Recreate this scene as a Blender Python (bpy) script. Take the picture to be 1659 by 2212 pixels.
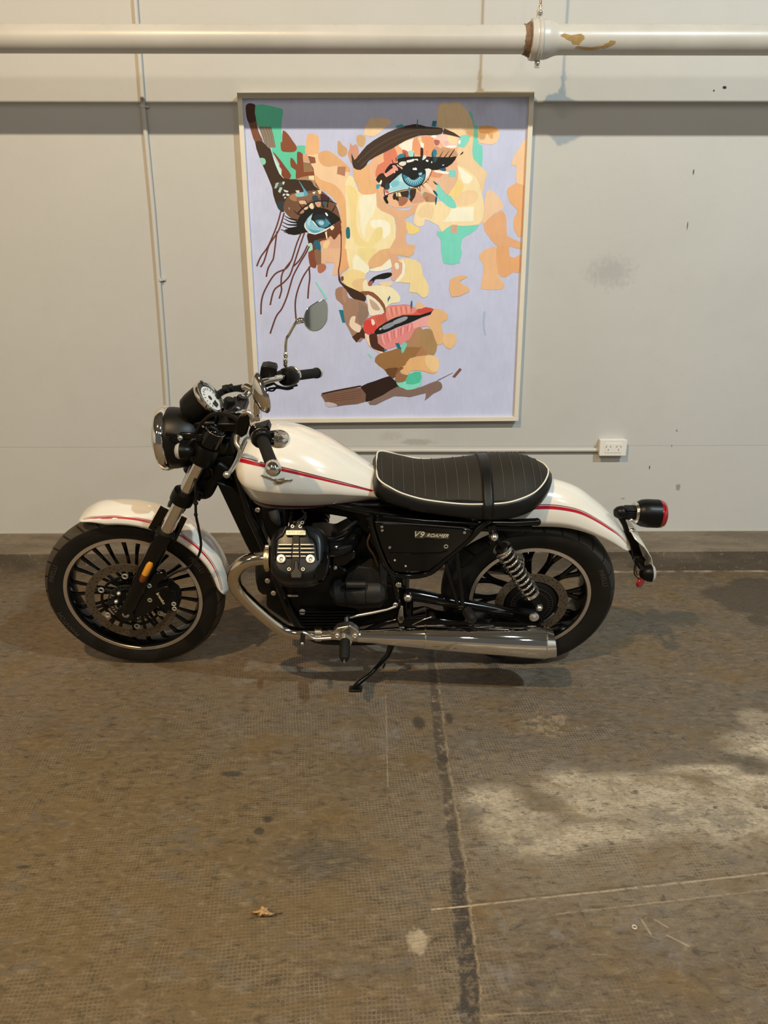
import bpy, math, random
from mathutils import Vector, Matrix
R = math.radians
for o in list(bpy.data.objects): bpy.data.objects.remove(o)
scene = bpy.context.scene
COL = scene.collection
# ------------------------------------------------------------------ camera
IMW, IMH, FPX = 1659.0, 2212.0, 1661.0
CAMH, PITCH, YAW = 1.46, R(18.37), R(0.6)
camd = bpy.data.cameras.new('camera'); cam = bpy.data.objects.new('camera', camd); COL.objects.link(cam)
camd.sensor_fit = 'VERTICAL'; camd.sensor_height = 24.0; camd.lens = 24.0*FPX/IMH
camd.clip_start = 0.02; camd.clip_end = 60
cam.location = (0, 0, CAMH); cam.rotation_euler = (R(90)-PITCH, 0, -YAW)
scene.camera = cam
# ------------------------------------------------------------------ world, lights, exposure
wd = bpy.data.worlds.new('garage_air'); scene.world = wd; wd.use_nodes = True
bg = wd.node_tree.nodes['Background']; bg.inputs[0].default_value = (1.0, 0.96, 0.90, 1); bg.inputs[1].default_value = 0.085
LAMPS = [((-1.65, -0.80, 5.20), (1.0, 0.69, 0.36), 860, 0.06),       # warm bulb, left
         ((3.00, -0.80, 5.20), (0.78, 0.95, 1.0), 840, 0.06),        # cool bulb, right
         ((-3.6, -4.2, 5.2), (1.0, 0.82, 0.58), 215, 0.30), ((0.8, -4.6, 5.2), (1.0, 0.92, 0.80), 215, 0.30), ((5.2, -4.2, 5.2), (0.95, 0.97, 1.0), 215, 0.30)]   # lamps deeper in the garage
for i, (p, c, e, r) in enumerate(LAMPS):
    l = bpy.data.lights.new('ceiling_bulb_light', 'SPOT'); l.spot_size = R(165); l.spot_blend = 0.25; l.color = c; l.energy = e; l.shadow_soft_size = r
    o = bpy.data.objects.new('ceiling_bulb_light', l); o.location = p; COL.objects.link(o)
vs = scene.view_settings
scene.display_settings.display_device = 'sRGB'
vs.view_transform = 'Standard'; vs.look = 'None'; vs.exposure = 0.0; vs.gamma = 1.0
try: vs.use_curve_mapping = False
except Exception: pass
# ------------------------------------------------------------------ pixel <-> place
_f = Vector((math.sin(YAW)*math.cos(PITCH), math.cos(YAW)*math.cos(PITCH), -math.sin(PITCH)))
_r = Vector((math.cos(YAW), -math.sin(YAW), 0)); _u = _r.cross(_f)
EYE = Vector((0, 0, CAMH))
def ray(px, py): return _f*FPX + _r*(px-IMW/2) - _u*(py-IMH/2)
def W(px, py, Y):                       # point on a plane parallel to the wall
    d = ray(px, py); return EYE + d*(Y/d.y)
FZ = 0.019                               # floor level
def G(px, py, z=0.019):                   # point on the floor
    d = ray(px, py); return EYE + d*((z-CAMH)/d.z)
LEAN, BY0 = R(12), 2.60                 # the motorcycle leans on its side stand
_n = Vector((0, math.cos(LEAN), math.sin(LEAN))); _k = Vector((0, -math.sin(LEAN), math.cos(LEAN))); _o = Vector((0, BY0, 0))
def B(px, py, w=0.0):                   # point in the motorcycle's own leaned frame, w = sideways offset
    d = ray(px, py); t = (w-_n.dot(EYE-_o))/_n.dot(d); p = EYE+d*t-_o
    return Vector((p.x, w, _k.dot(p)))
CROP = {'A': (80, 1060, 3.770), 'N': (320, 620, 4.1475), 'C': (460, 1040, 4.1475), 'D': (700, 1060, 3.190),
        'E': (960, 960, 3.318), 'T': (480, 880, 3.950), 'S': (790, 970, 3.858), 'K': (420, 880, 7.541),
        'L': (1290, 1060, 9.619), 'M': (390, 780, 5.027), 'H': (560, 1060, 9.217), 'F': (220, 1150, 8.295), '0': (0, 0, 1.0)}
def cb(k, x, y, w=0.0):
    a, b, s = CROP[k]; return B(a+x/s, b+y/s, w)
def cbs(k, pts, w=0.0): return [cb(k, p[0], p[1], p[2] if len(p) > 2 else w) for p in pts]
# ------------------------------------------------------------------ materials
def s2l(c): return c/12.92 if c <= 0.04045 else ((c+0.055)/1.055)**2.4
def hexc(h, g=1.0):
    h = h.lstrip('#'); return tuple(min(1.0, s2l(int(h[i:i+2], 16)/255.0)*g) for i in (0, 2, 4))+(1,)
def mat(name, col, rough=0.5, metal=0.0, coat=0.0, bump=0.0, bscale=200, var=0.0, vscale=8, spec=None, trans=0, emis=None, ior=None):
    m = bpy.data.materials.new(name); m.use_nodes = True; nt = m.node_tree; b = nt.nodes['Principled BSDF']
    if isinstance(col, str): col = hexc(col)
    b.inputs['Base Color'].default_value = tuple(col[:3])+(1,); b.inputs['Roughness'].default_value = rough; b.inputs['Metallic'].default_value = metal
    if coat: b.inputs['Coat Weight'].default_value = coat; b.inputs['Coat Roughness'].default_value = 0.04
    if spec is not None: b.inputs['Specular IOR Level'].default_value = spec
    if trans: b.inputs['Transmission Weight'].default_value = trans
    if ior: b.inputs['IOR'].default_value = ior
    tc = None
    if var or bump: tc = nt.nodes.new('ShaderNodeTexCoord')
    if var:
        n = nt.nodes.new('ShaderNodeTexNoise'); n.inputs['Scale'].default_value = vscale; n.inputs['Detail'].default_value = 5
        mx = nt.nodes.new('ShaderNodeMix'); mx.data_type = 'RGBA'
        mx.inputs[6].default_value = tuple(c*(1-var) for c in col[:3])+(1,); mx.inputs[7].default_value = tuple(min(1, c*(1+var)) for c in col[:3])+(1,)
        nt.links.new(tc.outputs['Object'], n.inputs['Vector']); nt.links.new(n.outputs[0], mx.inputs[0]); nt.links.new(mx.outputs[2], b.inputs['Base Color'])
    if bump:
        n = nt.nodes.new('ShaderNodeTexNoise'); n.inputs['Scale'].default_value = bscale; n.inputs['Detail'].default_value = 3
        bp = nt.nodes.new('ShaderNodeBump'); bp.inputs['Strength'].default_value = bump; bp.inputs['Distance'].default_value = 0.002
        nt.links.new(tc.outputs['Object'], n.inputs['Vector']); nt.links.new(n.outputs[0], bp.inputs['Height']); nt.links.new(bp.outputs[0], b.inputs['Normal'])
    return m
class NT:                               # small node-tree writer
    def __init__(s, name):
        s.m = bpy.data.materials.new(name); s.m.use_nodes = True; s.t = s.m.node_tree; s.b = s.t.nodes['Principled BSDF']
        s.pos = s.t.nodes.new('ShaderNodeNewGeometry').outputs['Position']
    def put(s, sock, v):
        if hasattr(v, 'is_output'): s.t.links.new(v, sock)
        else:
            if isinstance(v, tuple) and len(v) == 3 and sock.type == 'RGBA': v = v+(1,)
            sock.default_value = v
    def math(s, op, a, b=0.0, c=0.0):
        n = s.t.nodes.new('ShaderNodeMath'); n.operation = op
        for i, v in enumerate((a, b, c)): s.put(n.inputs[i], v)
        return n.outputs[0]
    def noise(s, scale, detail=4, vec=None, rough=0.55, dist=0.0):
        n = s.t.nodes.new('ShaderNodeTexNoise'); n.inputs['Scale'].default_value = scale; n.inputs['Detail'].default_value = detail
        n.inputs['Roughness'].default_value = rough; n.inputs['Distortion'].default_value = dist
        s.put(n.inputs['Vector'], vec if vec is not None else s.pos); return n.outputs[0]
    def voro(s, scale, vec=None):
        n = s.t.nodes.new('ShaderNodeTexVoronoi'); n.inputs['Scale'].default_value = scale; s.put(n.inputs['Vector'], vec if vec is not None else s.pos); return n.outputs[0]
    def step(s, v, a, b):               # smoothstep a..b
        n = s.t.nodes.new('ShaderNodeMapRange'); n.interpolation_type = 'SMOOTHSTEP'
        s.put(n.inputs[0], v); n.inputs[1].default_value = a; n.inputs[2].default_value = b; return n.outputs[0]
    def mix(s, f, a, b):
        n = s.t.nodes.new('ShaderNodeMix'); n.data_type = 'RGBA'; s.put(n.inputs[0], f); s.put(n.inputs[6], a); s.put(n.inputs[7], b); return n.outputs[2]
    def xyz(s, v=None):
        n = s.t.nodes.new('ShaderNodeSeparateXYZ'); s.put(n.inputs[0], v if v is not None else s.pos); return n.outputs
    def comb(s, x, y, z):
        n = s.t.nodes.new('ShaderNodeCombineXYZ')
        for i, v in enumerate((x, y, z)): s.put(n.inputs[i], v)
        return n.outputs[0]
    def ell(s, X, Y, cx, cy, rx, ry, wob=None, amp=0.5, soft=0.25):   # 1 inside a wobbly ellipse
        dx = s.math('DIVIDE', s.math('SUBTRACT', X, cx), rx); dy = s.math('DIVIDE', s.math('SUBTRACT', Y, cy), ry)
        d = s.math('SQRT', s.math('ADD', s.math('MULTIPLY', dx, dx), s.math('MULTIPLY', dy, dy)))
        if wob is not None: d = s.math('ADD', d, s.math('MULTIPLY', s.math('SUBTRACT', wob, 0.5), amp))
        return s.step(d, 1+soft, 1-soft)
    def seg(s, X, Y, a, b, w0, w1=None, soft=0.3):                    # 1 along a segment a-b of half width w
        ax, ay = a; bx, by = b; L = math.hypot(bx-ax, by-ay); ux, uy = (bx-ax)/L, (by-ay)/L
        rx = s.math('SUBTRACT', X, ax); ry = s.math('SUBTRACT', Y, ay)
        t = s.math('ADD', s.math('MULTIPLY', rx, ux), s.math('MULTIPLY', ry, uy))
        d = s.math('ABSOLUTE', s.math('SUBTRACT', s.math('MULTIPLY', ry, ux), s.math('MULTIPLY', rx, uy)))
        m = s.step(d, w0*(1+soft), w0*(1-soft))
        return s.math('MULTIPLY', m, s.math('MULTIPLY', s.step(t, -0.005, 0.005), s.step(t, L+0.005, L-0.005)))
    def bump(s, h, strength=0.3, dist=0.003):
        n = s.t.nodes.new('ShaderNodeBump'); n.inputs['Strength'].default_value = strength; n.inputs['Distance'].default_value = dist
        s.put(n.inputs['Height'], h); s.t.links.new(n.outputs[0], s.b.inputs['Normal'])
# ------------------------------------------------------------------ mesh builder
def frame_of(d):
    d = Vector(d).normalized(); a = Vector((0, 0, 1)) if abs(d.z) < 0.9 else Vector((1, 0, 0))
    x = a.cross(d).normalized(); return x, d.cross(x).normalized(), d
def catmull(pts, n=6, closed=False):
    P = [Vector(p) for p in pts]; N = len(P); out = []
    rng = N if closed else N-1
    for i in range(rng):
        if closed: a, b, c, d = P[(i-1) % N], P[i], P[(i+1) % N], P[(i+2) % N]
        else: a, b, c, d = P[max(i-1, 0)], P[i], P[i+1], P[min(i+2, N-1)]
        for j in range(n):
            t = j/n; t2 = t*t; t3 = t2*t
            out.append(0.5*((2*b)+(c-a)*t+(2*a-5*b+4*c-d)*t2+(3*b-a-3*c+d)*t3))
    if not closed: out.append(P[-1])
    return out
def lerp_list(v, n):
    out = []
    for i in range(n):
        t = i/(n-1)*(len(v)-1); k = min(int(t), len(v)-2); out.append(v[k]+(v[k+1]-v[k])*(t-k))
    return out
class MB:
    def __init__(s): s.v = []; s.f = []; s.m = []; s.mi = 0
    def add(s, vs_, fs):
        o = len(s.v); s.v += [Vector(p) for p in vs_]
        for f in fs: s.f.append([o+i for i in f]); s.m.append(s.mi)
        return s
    def box(s, c, size, rot=None):
        hx, hy, hz = size[0]/2, size[1]/2, size[2]/2; M = rot.to_3x3() if rot is not None else Matrix.Identity(3); c = Vector(c)
        V = [c+M @ Vector((x, y, z)) for x in (-hx, hx) for y in (-hy, hy) for z in (-hz, hz)]
        return s.add(V, [(0, 1, 3, 2), (4, 6, 7, 5), (0, 4, 5, 1), (2, 3, 7, 6), (0, 2, 6, 4), (1, 5, 7, 3)])
    def beam(s, a, b, w, h, up=(0, 0, 1)):      # bar from a to b, w across (sideways), h along 'up'
        a, b = Vector(a), Vector(b); d = (b-a).normalized(); x = d.cross(Vector(up)).normalized(); y = x.cross(d)
        V = [p+x*i*w/2+y*j*h/2 for p in (a, b) for i, j in ((-1, -1), (1, -1), (1, 1), (-1, 1))]
        return s.add(V, [(3, 2, 1, 0), (4, 5, 6, 7), (0, 1, 5, 4), (1, 2, 6, 5), (2, 3, 7, 6), (3, 0, 4, 7)])
    def rings(s, rs, cap=True, closed=False):
        n = len(rs[0]); V = [p for r in rs for p in r]; F = []
        K = len(rs)
        for i in range(K if closed else K-1):
            for j in range(n):
                a = i*n+j; b = i*n+(j+1) % n; c = ((i+1) % K)*n+(j+1) % n; d = ((i+1) % K)*n+j; F.append((a, b, c, d))
        if cap and not closed: F.append(tuple(range(n-1, -1, -1))); F.append(tuple(range((K-1)*n, K*n)))
        return s.add(V, F)
    def tube(s, pts, rad, seg=12, smooth=0, cap=True, closed=False, sy=1.0):
        P = [Vector(p) for p in pts]
        nr = rad if isinstance(rad, (list, tuple)) else [rad]*len(P)
        if smooth:
            K = len(P); P = catmull(P, smooth, closed); nr = lerp_list(list(nr), len(P)) if not closed else [nr[0]]*len(P)
        rs = []; N = len(P); prev = None
        for i, p in enumerate(P):
            if closed: t = P[(i+1) % N]-P[(i-1) % N]
            else: t = P[min(i+1, N-1)]-P[max(i-1, 0)]
            if t.length < 1e-9: t = Vector((0, 0, 1))
            t.normalize()
            if prev is None: x, y, _ = frame_of(t)
            else:
                x = (prev-t*prev.dot(t))
                x = x.normalized() if x.length > 1e-6 else frame_of(t)[0]
                y = t.cross(x)
            prev = x
            rs.append([p+(x*math.cos(a)+y*math.sin(a)*sy)*nr[i] for a in [2*math.pi*k/seg for k in range(seg)]])
        return s.rings(rs, cap, closed)
    def cyl(s, a, b, r, seg=20, r2=None): return s.tube([a, b], [r, r if r2 is None else r2], seg)
    def lathe(s, prof, origin, axis, seg=32, closed=False, a0=0, a1=360):   # prof: (radius, height along axis)
        x, y, d = frame_of(axis); o = Vector(origin); full = (a1-a0) >= 360
        n = seg if full else seg+1; rs = []
        for k in range(n):
            a = R(a0+(a1-a0)*k/seg); e = x*math.cos(a)+y*math.sin(a); rs.append([o+e*max(r, 1e-5)+d*h for r, h in prof])
        m = len(prof); F = []
        for i in range(n if full else n-1):
            for j in range(m if closed else m-1):
                F.append((i*m+j, ((i+1) % n)*m+j, ((i+1) % n)*m+(j+1) % m, i*m+(j+1) % m))
        return s.add([p for r in rs for p in r], F)
    def sphere(s, c, r, seg=16, sc=(1, 1, 1), rot=None):
        M = rot.to_3x3() if rot is not None else Matrix.Identity(3); c = Vector(c); rs = []
        for i in range(1, seg//2):
            a = math.pi*i/(seg//2)
            rs.append([c+M @ Vector((r*sc[0]*math.sin(a)*math.cos(b), r*sc[1]*math.sin(a)*math.sin(b), r*sc[2]*math.cos(a))) for b in [2*math.pi*k/seg for k in range(seg)]])
        o = len(s.v); s.rings(rs, cap=True); return s
    def torus(s, c, axis, R1, r, seg=40, s2=10, squash=1.0):
        return s.lathe([(R1+r*math.cos(a), r*squash*math.sin(a)) for a in [2*math.pi*k/s2 for k in range(s2)]], c, axis, seg, closed=True)
    def prism(s, poly, y0, y1, axis=(0, 1, 0)):    # poly: points; pushed along axis from y0 to y1 (relative)
        ax = Vector(axis); n = len(poly); V = [Vector(p)+ax*y0 for p in poly]+[Vector(p)+ax*y1 for p in poly]
        F = [tuple(range(n)), tuple(range(2*n-1, n-1, -1))]+[(i, i+n, (i+1) % n+n, (i+1) % n) for i in range(n)]
        return s.add(V, F)
    def sheet(s, grid):                 # grid of rows of points
        n = len(grid[0]); V = [p for r in grid for p in r]
        return s.add(V, [(i*n+j, i*n+j+1, (i+1)*n+j+1, (i+1)*n+j) for i in range(len(grid)-1) for j in range(n-1)])
    def build(s, name, mats, parent=None, smooth=40, bevel=0, solid=0, subsurf=0, label=None, recalc=True, bseg=2):
        me = bpy.data.meshes.new(name); me.from_pydata([tuple(v) for v in s.v], [], [tuple(f) for f in s.f]); 
        if not isinstance(mats, (list, tuple)): mats = [mats]
        for m in mats: me.materials.append(m)
        if len(mats) > 1: me.polygons.foreach_set('material_index', s.m)
        if recalc:
            import bmesh
            b = bmesh.new(); b.from_mesh(me); bmesh.ops.recalc_face_normals(b, faces=b.faces[:]); b.to_mesh(me); b.free()
        if smooth:
            me.polygons.foreach_set('use_smooth', [True]*len(me.polygons)); me.set_sharp_from_angle(angle=R(smooth))
        me.update()
        o = bpy.data.objects.new(name, me); COL.objects.link(o)
        if parent is not None: o.parent = parent
        if solid: md = o.modifiers.new('thick', 'SOLIDIFY'); md.thickness = solid; md.offset = -1
        if bevel:
            md = o.modifiers.new('edge', 'BEVEL'); md.width = bevel; md.segments = bseg; md.limit_method = 'ANGLE'; md.angle_limit = R(35)
            if smooth: md.harden_normals = False
        if subsurf: md = o.modifiers.new('smooth', 'SUBSURF'); md.levels = subsurf; md.render_levels = subsurf
        if label: o['label'] = label
        return o
def thing(name, label, cat, loc=(0, 0, 0), rot=(0, 0, 0), group=None):
    o = bpy.data.objects.new(name, None); o.empty_display_size = 0.1; COL.objects.link(o); o.location = loc; o.rotation_euler = rot
    o['label'] = label; o['category'] = cat
    if group: o['group'] = group
    return o
def tag(o, label, cat, group=None, kind=None):
    o['label'] = label; o['category'] = cat
    if group: o['group'] = group
    if kind: o['kind'] = kind
    return o
def struct(o, label=None):
    o['kind'] = 'structure'
    if label: o['label'] = label
    return o
# ================================================================== THE ROOM
WY = 3.71                                # wall face
KY, KZ = 3.425, 0.121                    # kerb front face and height
X0, X1, YB, ZC = -6.5, 7.5, -5.0, 5.7
# ---- floor
def floor_mat():
    n = NT('stained_concrete_floor'); P = n.xyz(); X, Y = P[0], P[1]
    w1 = n.noise(1.3, 5); w2 = n.noise(4.0, 6, rough=0.6); w3 = n.noise(14, 6, rough=0.65); w4 = n.noise(90, 3); w5 = n.noise(2.3, 4, n.comb(X, n.math('MULTIPLY', Y, 3.0), 7.0))
    c = n.mix(n.step(w1, 0.35, 0.65), (0.125, 0.094, 0.064), (0.155, 0.112, 0.068))
    # cool grey film towards the middle / right and by the wall
    gm = n.ell(X, Y, 0.25, 2.3, 1.15, 0.8, w2, 0.9, 0.5)
    c = n.mix(n.math('MULTIPLY', gm, 0.6), c, (0.125, 0.112, 0.094))
    c = n.mix(n.math('MULTIPLY', n.step(w2, 0.50, 0.68), 0.70), c, (0.165, 0.102, 0.034))      # ochre rust
    c = n.mix(n.math('MULTIPLY', n.step(w5, 0.55, 0.72), 0.55), c, (0.082, 0.070, 0.056))
    c = n.mix(n.math('MULTIPLY', n.step(w3, 0.42, 0.75), 0.50), c, (0.068, 0.048, 0.028))
    c = n.mix(n.math('MULTIPLY', n.step(n.noise(30, 5, rough=0.7), 0.5, 0.8), 0.50), c, (0.22, 0.175, 0.12))
    # mesh imprint of the screed
    wob = n.math('MULTIPLY', n.noise(7, 4), 7.0)
    u = n.math('ADD', n.math('ADD', n.math('MULTIPLY', X, 330.0), n.math('MULTIPLY', Y, 32.0)), wob); v = n.math('ADD', n.math('SUBTRACT', n.math('MULTIPLY', Y, 330.0), n.math('MULTIPLY', X, 32.0)), wob)
    ln = n.math('MAXIMUM', n.math('ABSOLUTE', n.math('SINE', u)), n.math('ABSOLUTE', n.math('SINE', v)))
    ln = n.step(ln, 0.72, 0.99)
    patch = n.step(n.noise(4.5, 5, rough=0.65), 0.38, 0.58)
    fadeR = n.step(X, 1.25, 0.6)
    gp = n.math('MULTIPLY', n.math('MULTIPLY', patch, n.math('ADD', n.math('MULTIPLY', n.step(w3, 0.3, 0.6), 0.6), 0.3)), n.math('ADD', n.math('MULTIPLY', fadeR, 0.6), 0.4))
    a = G(1380, 2060); gp = n.math('MULTIPLY', gp, n.math('SUBTRACT', 1.0, n.math('MULTIPLY', n.ell(X, Y, a.x, a.y, 0.34, 0.22, w2, 1.2, 0.5), 0.8)))
    c = n.mix(n.math('MULTIPLY', n.math('MULTIPLY', ln, gp), 0.75), c, (0.25, 0.215, 0.17))
    c = n.mix(n.math('MULTIPLY', n.math('MULTIPLY', n.math('SUBTRACT', 1.0, ln), gp), 0.60), c, (0.050, 0.036, 0.024))
    # grey-blue worn film
    fm = n.math('MULTIPLY', n.step(n.noise(5.5, 5, n.comb(X, Y, 3.3), rough=0.7), 0.56, 0.66), n.ell(X, Y, 0.0, 1.9, 0.65, 1.3, w1, 1.2, 0.6))
    c = n.mix(n.math('MULTIPLY', fm, 0.70), c, (0.200, 0.190, 0.180))
    # ochre field on the left and along the bottom
    a = G(250, 1850); lo = n.ell(X, Y, a.x, a.y, 0.75, 0.55, w2, 1.3, 0.6)
    c = n.mix(n.math('MULTIPLY', lo, 0.60), c, (0.165, 0.108, 0.036))
    a = G(200, 1480); lo = n.ell(X, Y, a.x, a.y, 0.7, 0.22, w2, 1.6, 0.6)
    c = n.mix(n.math('MULTIPLY', lo, 0.40), c, (0.19, 0.13, 0.065))
    # dark smudge left of the joint
    a = G(700, 1855); c = n.mix(n.math('MULTIPLY', n.ell(X, Y, a.x, a.y, 0.13, 0.07, w2, 1.0, 0.5), 0.6), c, (0.062, 0.056, 0.044))
    # pale lime bloom, right, with a painted glow of light over it
    bl = None
    wq2 = n.math('ADD', n.math('MULTIPLY', w2, 0.6), n.math('MULTIPLY', w3, 0.4))
    for px, py, rx, ry in ((1065, 1728, 0.080, 0.055), (1120, 1775, 0.095, 0.060), (1170, 1825, 0.095, 0.045), (1240, 1695, 0.090, 0.060), (1330, 1700, 0.12, 0.06), (1450, 1700, 0.13, 0.055), (1550, 1710, 0.13, 0.055), (1290, 1735, 0.110, 0.070), (1290, 1800, 0.15, 0.04), (1390, 1720, 0.13, 0.050), (1480, 1765, 0.15, 0.075), (1590, 1770, 0.14, 0.085), (1640, 1700, 0.11, 0.08), (1650, 1610, 0.11, 0.07), (1540, 1665, 0.14, 0.030)):
        a = G(px, py); e = n.ell(X, Y, a.x, a.y, rx, ry, wq2, 1.3, 0.55); bl = e if bl is None else n.math('MAXIMUM', bl, e)
    soft = n.math('MULTIPLY', bl, n.math('ADD', n.math('MULTIPLY', n.step(n.noise(9, 7, rough=0.8), 0.30, 0.62), 0.70), 0.26))
    c = n.mix(soft, c, (0.62, 0.54, 0.41))
    a = G(1400, 1800); c = n.mix(n.math('MULTIPLY', n.ell(X, Y, a.x, a.y, 0.55, 0.28, w2, 1.0, 0.8), 0.42), c, (0.30, 0.25, 0.18))  # broad soft glow of light put into the floor colour
    a = G(1600, 1640); c = n.mix(n.math('MULTIPLY', n.ell(X, Y, a.x, a.y, 0.06, 0.018, w3, 1.8, 0.3), 0.6), c, (0.09, 0.075, 0.055))
    a = G(1625, 1660); c = n.mix(n.math('MULTIPLY', n.ell(X, Y, a.x, a.y, 0.05, 0.03, w2, 1.4, 0.4), 0.7), c, (0.09, 0.075, 0.055))
    a = G(1180, 1735); c = n.mix(n.math('MULTIPLY', n.ell(X, Y, a.x, a.y, 0.055, 0.035, w2, 1.0, 0.3), 0.75), c, (0.17, 0.14, 0.10))
    a = G(1640, 1555); c = n.mix(n.math('MULTIPLY', n.ell(X, Y, a.x, a.y, 0.07, 0.06, w2, 1.0, 0.3), 0.6), c, (0.42, 0.36, 0.27))
    # fine streaky grain
    st1 = n.noise(1.0, 6, n.comb(n.math('MULTIPLY', X, 26.0), n.math('MULTIPLY', Y, 55.0), 1.0), rough=0.75, dist=0.6)
    c = n.mix(n.math('MULTIPLY', n.step(st1, 0.50, 0.70), 0.70), c, (0.255, 0.200, 0.130))
    c = n.mix(n.math('MULTIPLY', n.step(st1, 0.50, 0.32), 0.75), c, (0.042, 0.032, 0.021))
    st2 = n.noise(1.0, 6, n.comb(n.math('MULTIPLY', X, 5.0), n.math('MULTIPLY', Y, 9.0), 5.0), rough=0.7, dist=0.4)
    c = n.mix(n.math('MULTIPLY', n.step(st2, 0.53, 0.60), 0.35), c, (0.160, 0.105, 0.040))
    c = n.mix(n.math('MULTIPLY', n.step(st2, 0.44, 0.36), 0.45), c, (0.120, 0.112, 0.100))
    # small pale chips
    a = G(1180, 1565); c = n.mix(n.math('MULTIPLY', n.math('MULTIPLY', n.step(n.noise(28, 6, rough=0.75), 0.46, 0.56), n.ell(X, Y, a.x, a.y, 0.10, 0.055, n.noise(18, 4), 2.0, 0.4)), 0.8), c, (0.32, 0.25, 0.165))
    a = G(905, 2030); c = n.mix(n.math('MULTIPLY', n.ell(X, Y, a.x, a.y, 0.022, 0.035, n.noise(30, 4), 2.4, 0.3), 0.9), c, (0.40, 0.33, 0.23))
    chips = n.math('MULTIPLY', n.step(n.voro(13), 0.13, 0.08), n.step(X, 0.2, 1.3))
    c = n.mix(n.math('MULTIPLY', chips, 0.35), c, (0.28, 0.235, 0.175))
    dots = n.math('MULTIPLY', n.step(n.voro(9.7, n.comb(X, Y, 4.0)), 0.09, 0.05), n.step(X, -0.1, 1.0))
    c = n.mix(n.math('MULTIPLY', dots, 0.7), c, (0.06, 0.048, 0.036))
    # oily patch by the kerb, right
    st = None
    for px, py, rx, ry in ((1600, 1285, 0.17, 0.10), (1640, 1270, 0.12, 0.12), (1660, 1310, 0.20, 0.09), (1640, 1340, 0.05, 0.05)):
        a = G(px, py); e = n.ell(X, Y, a.x, a.y, rx, ry, w3, 1.2, 0.12); st = e if st is None else n.math('MAXIMUM', st, e)
    c = n.mix(n.math('MULTIPLY', st, 0.8), c, (0.060, 0.048, 0.038))
    a = G(1460, 1330); c = n.mix(n.math('MULTIPLY', n.ell(X, Y, a.x, a.y, 0.18, 0.05, w3, 2.4, 0.2), 0.55), c, (0.11, 0.09, 0.07))
    # black spots on the mesh, left of middle
    for px, py, rx, ry in ((578, 1770, 0.013, 0.012), (560, 1796, 0.011, 0.011), (50, 1873, 0.017, 0.006), (500, 1672, 0.03, 0.012), (960, 1640, 0.02, 0.02), (905, 1560, 0.02, 0.035), (970, 1552, 0.012, 0.03)):
        a = G(px, py); c = n.mix(n.math('MULTIPLY', n.ell(X, Y, a.x, a.y, rx, ry, w3, 1.6, 0.3), 0.8), c, (0.035, 0.030, 0.026))
    # expansion joint running towards the viewer
    j = None; path = [(928, 1400), (936, 1480), (948, 1600), (965, 1720), (985, 1860), (997, 1980), (1010, 2090), (1016, 2212)]
    Xw = n.math('ADD', X, n.math('MULTIPLY', n.math('SUBTRACT', n.math('ADD', n.math('MULTIPLY', w3, 0.6), n.math('MULTIPLY', n.noise(45, 4, rough=0.7), 0.5)), 0.55), 0.034))
    pts = [(G(x, y).x, G(x, y).y) for x, y in path]
    for p, q in zip(pts, pts[1:]):
        wd_ = 0.0135 if p[1] > 1.7 else 0.0185
        e = n.seg(Xw, Y, p, q, wd_, soft=0.25); j = e if j is None else n.math('MAXIMUM', j, e)
    brk = n.noise(34, 5, rough=0.75)
    nearq = n.step(Y, 1.62, 1.48)
    c = n.mix(n.math('MULTIPLY', j, n.math('ADD', n.math('MULTIPLY', n.step(brk, 0.40, 0.52), 0.72), n.math('MULTIPLY', nearq, 0.28))), c, (0.045, 0.038, 0.032))
    c = n.mix(n.math('MULTIPLY', n.math('MULTIPLY', j, n.step(brk, 0.42, 0.34)), n.math('SUBTRACT', 0.85, n.math('MULTIPLY', nearq, 0.6))), c, (0.27, 0.22, 0.15))
    jl = None
    for p, q in zip(pts, pts[1:]):
        e = n.seg(Xw, Y, (p[0]+0.022, p[1]), (q[0]+0.022, q[1]), 0.003, soft=0.6); jl = e if jl is None else n.math('MAXIMUM', jl, e)
    c = n.mix(n.math('MULTIPLY', jl, n.math('MULTIPLY', n.step(brk, 0.42, 0.55), 0.75)), c, (0.30, 0.24, 0.16))
    # pale straight scratch and its fainter neighbours
    Yw = n.math('ADD', Y, n.math('MULTIPLY', n.math('SUBTRACT', w3, 0.5), 0.006))
    def line(p, q, w, col, k):
        a = G(*p); b = G(*q); return n.mix(n.math('MULTIPLY', n.seg(X, Yw, (a.x, a.y), (b.x, b.y), w, soft=0.7), n.math('MULTIPLY', n.step(brk, 0.36, 0.52), k)), c, col)
    c = line((932, 1965), (1012, 1957), 0.0022, (0.62, 0.50, 0.34), 0.8)
    c = line((1012, 1957), (1659, 1886), 0.0028, (0.42, 0.35, 0.25), 0.75)
    c = line((1012, 1953), (1659, 1880), 0.0030, (0.10, 0.07, 0.045), 0.5)
    c = line((1200, 1975), (1659, 1922), 0.0022, (0.36, 0.29, 0.20), 0.6)
    c = line((1040, 2010), (1240, 1975), 0.0030, (0.12, 0.09, 0.06), 0.6)
    c = line((833, 1500), (838, 1700), 0.0020, (0.36, 0.30, 0.22), 0.5)
    c = line((1040, 2194), (1300, 2180), 0.0020, (0.36, 0.28, 0.18), 0.4)
    for p, q in (((1385, 1985), (1410, 2025)), ((1412, 1985), (1445, 2005)), ((1440, 2020), (1490, 2045))): c = line(p, q, 0.0022, (0.42, 0.36, 0.27), 0.6)
    # dust line along the kerb
    c = n.mix(n.math('MULTIPLY', n.math('MULTIPLY', n.step(Y, KY-0.035, KY-0.01), n.step(X, 0.8, 1.1)), n.step(w3, 0.38, 0.6)), c, (0.46, 0.38, 0.27))
    c = n.mix(n.math('MULTIPLY', n.step(w4, 0.35, 0.7), 0.30), c, (0.12, 0.09, 0.06))
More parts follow.
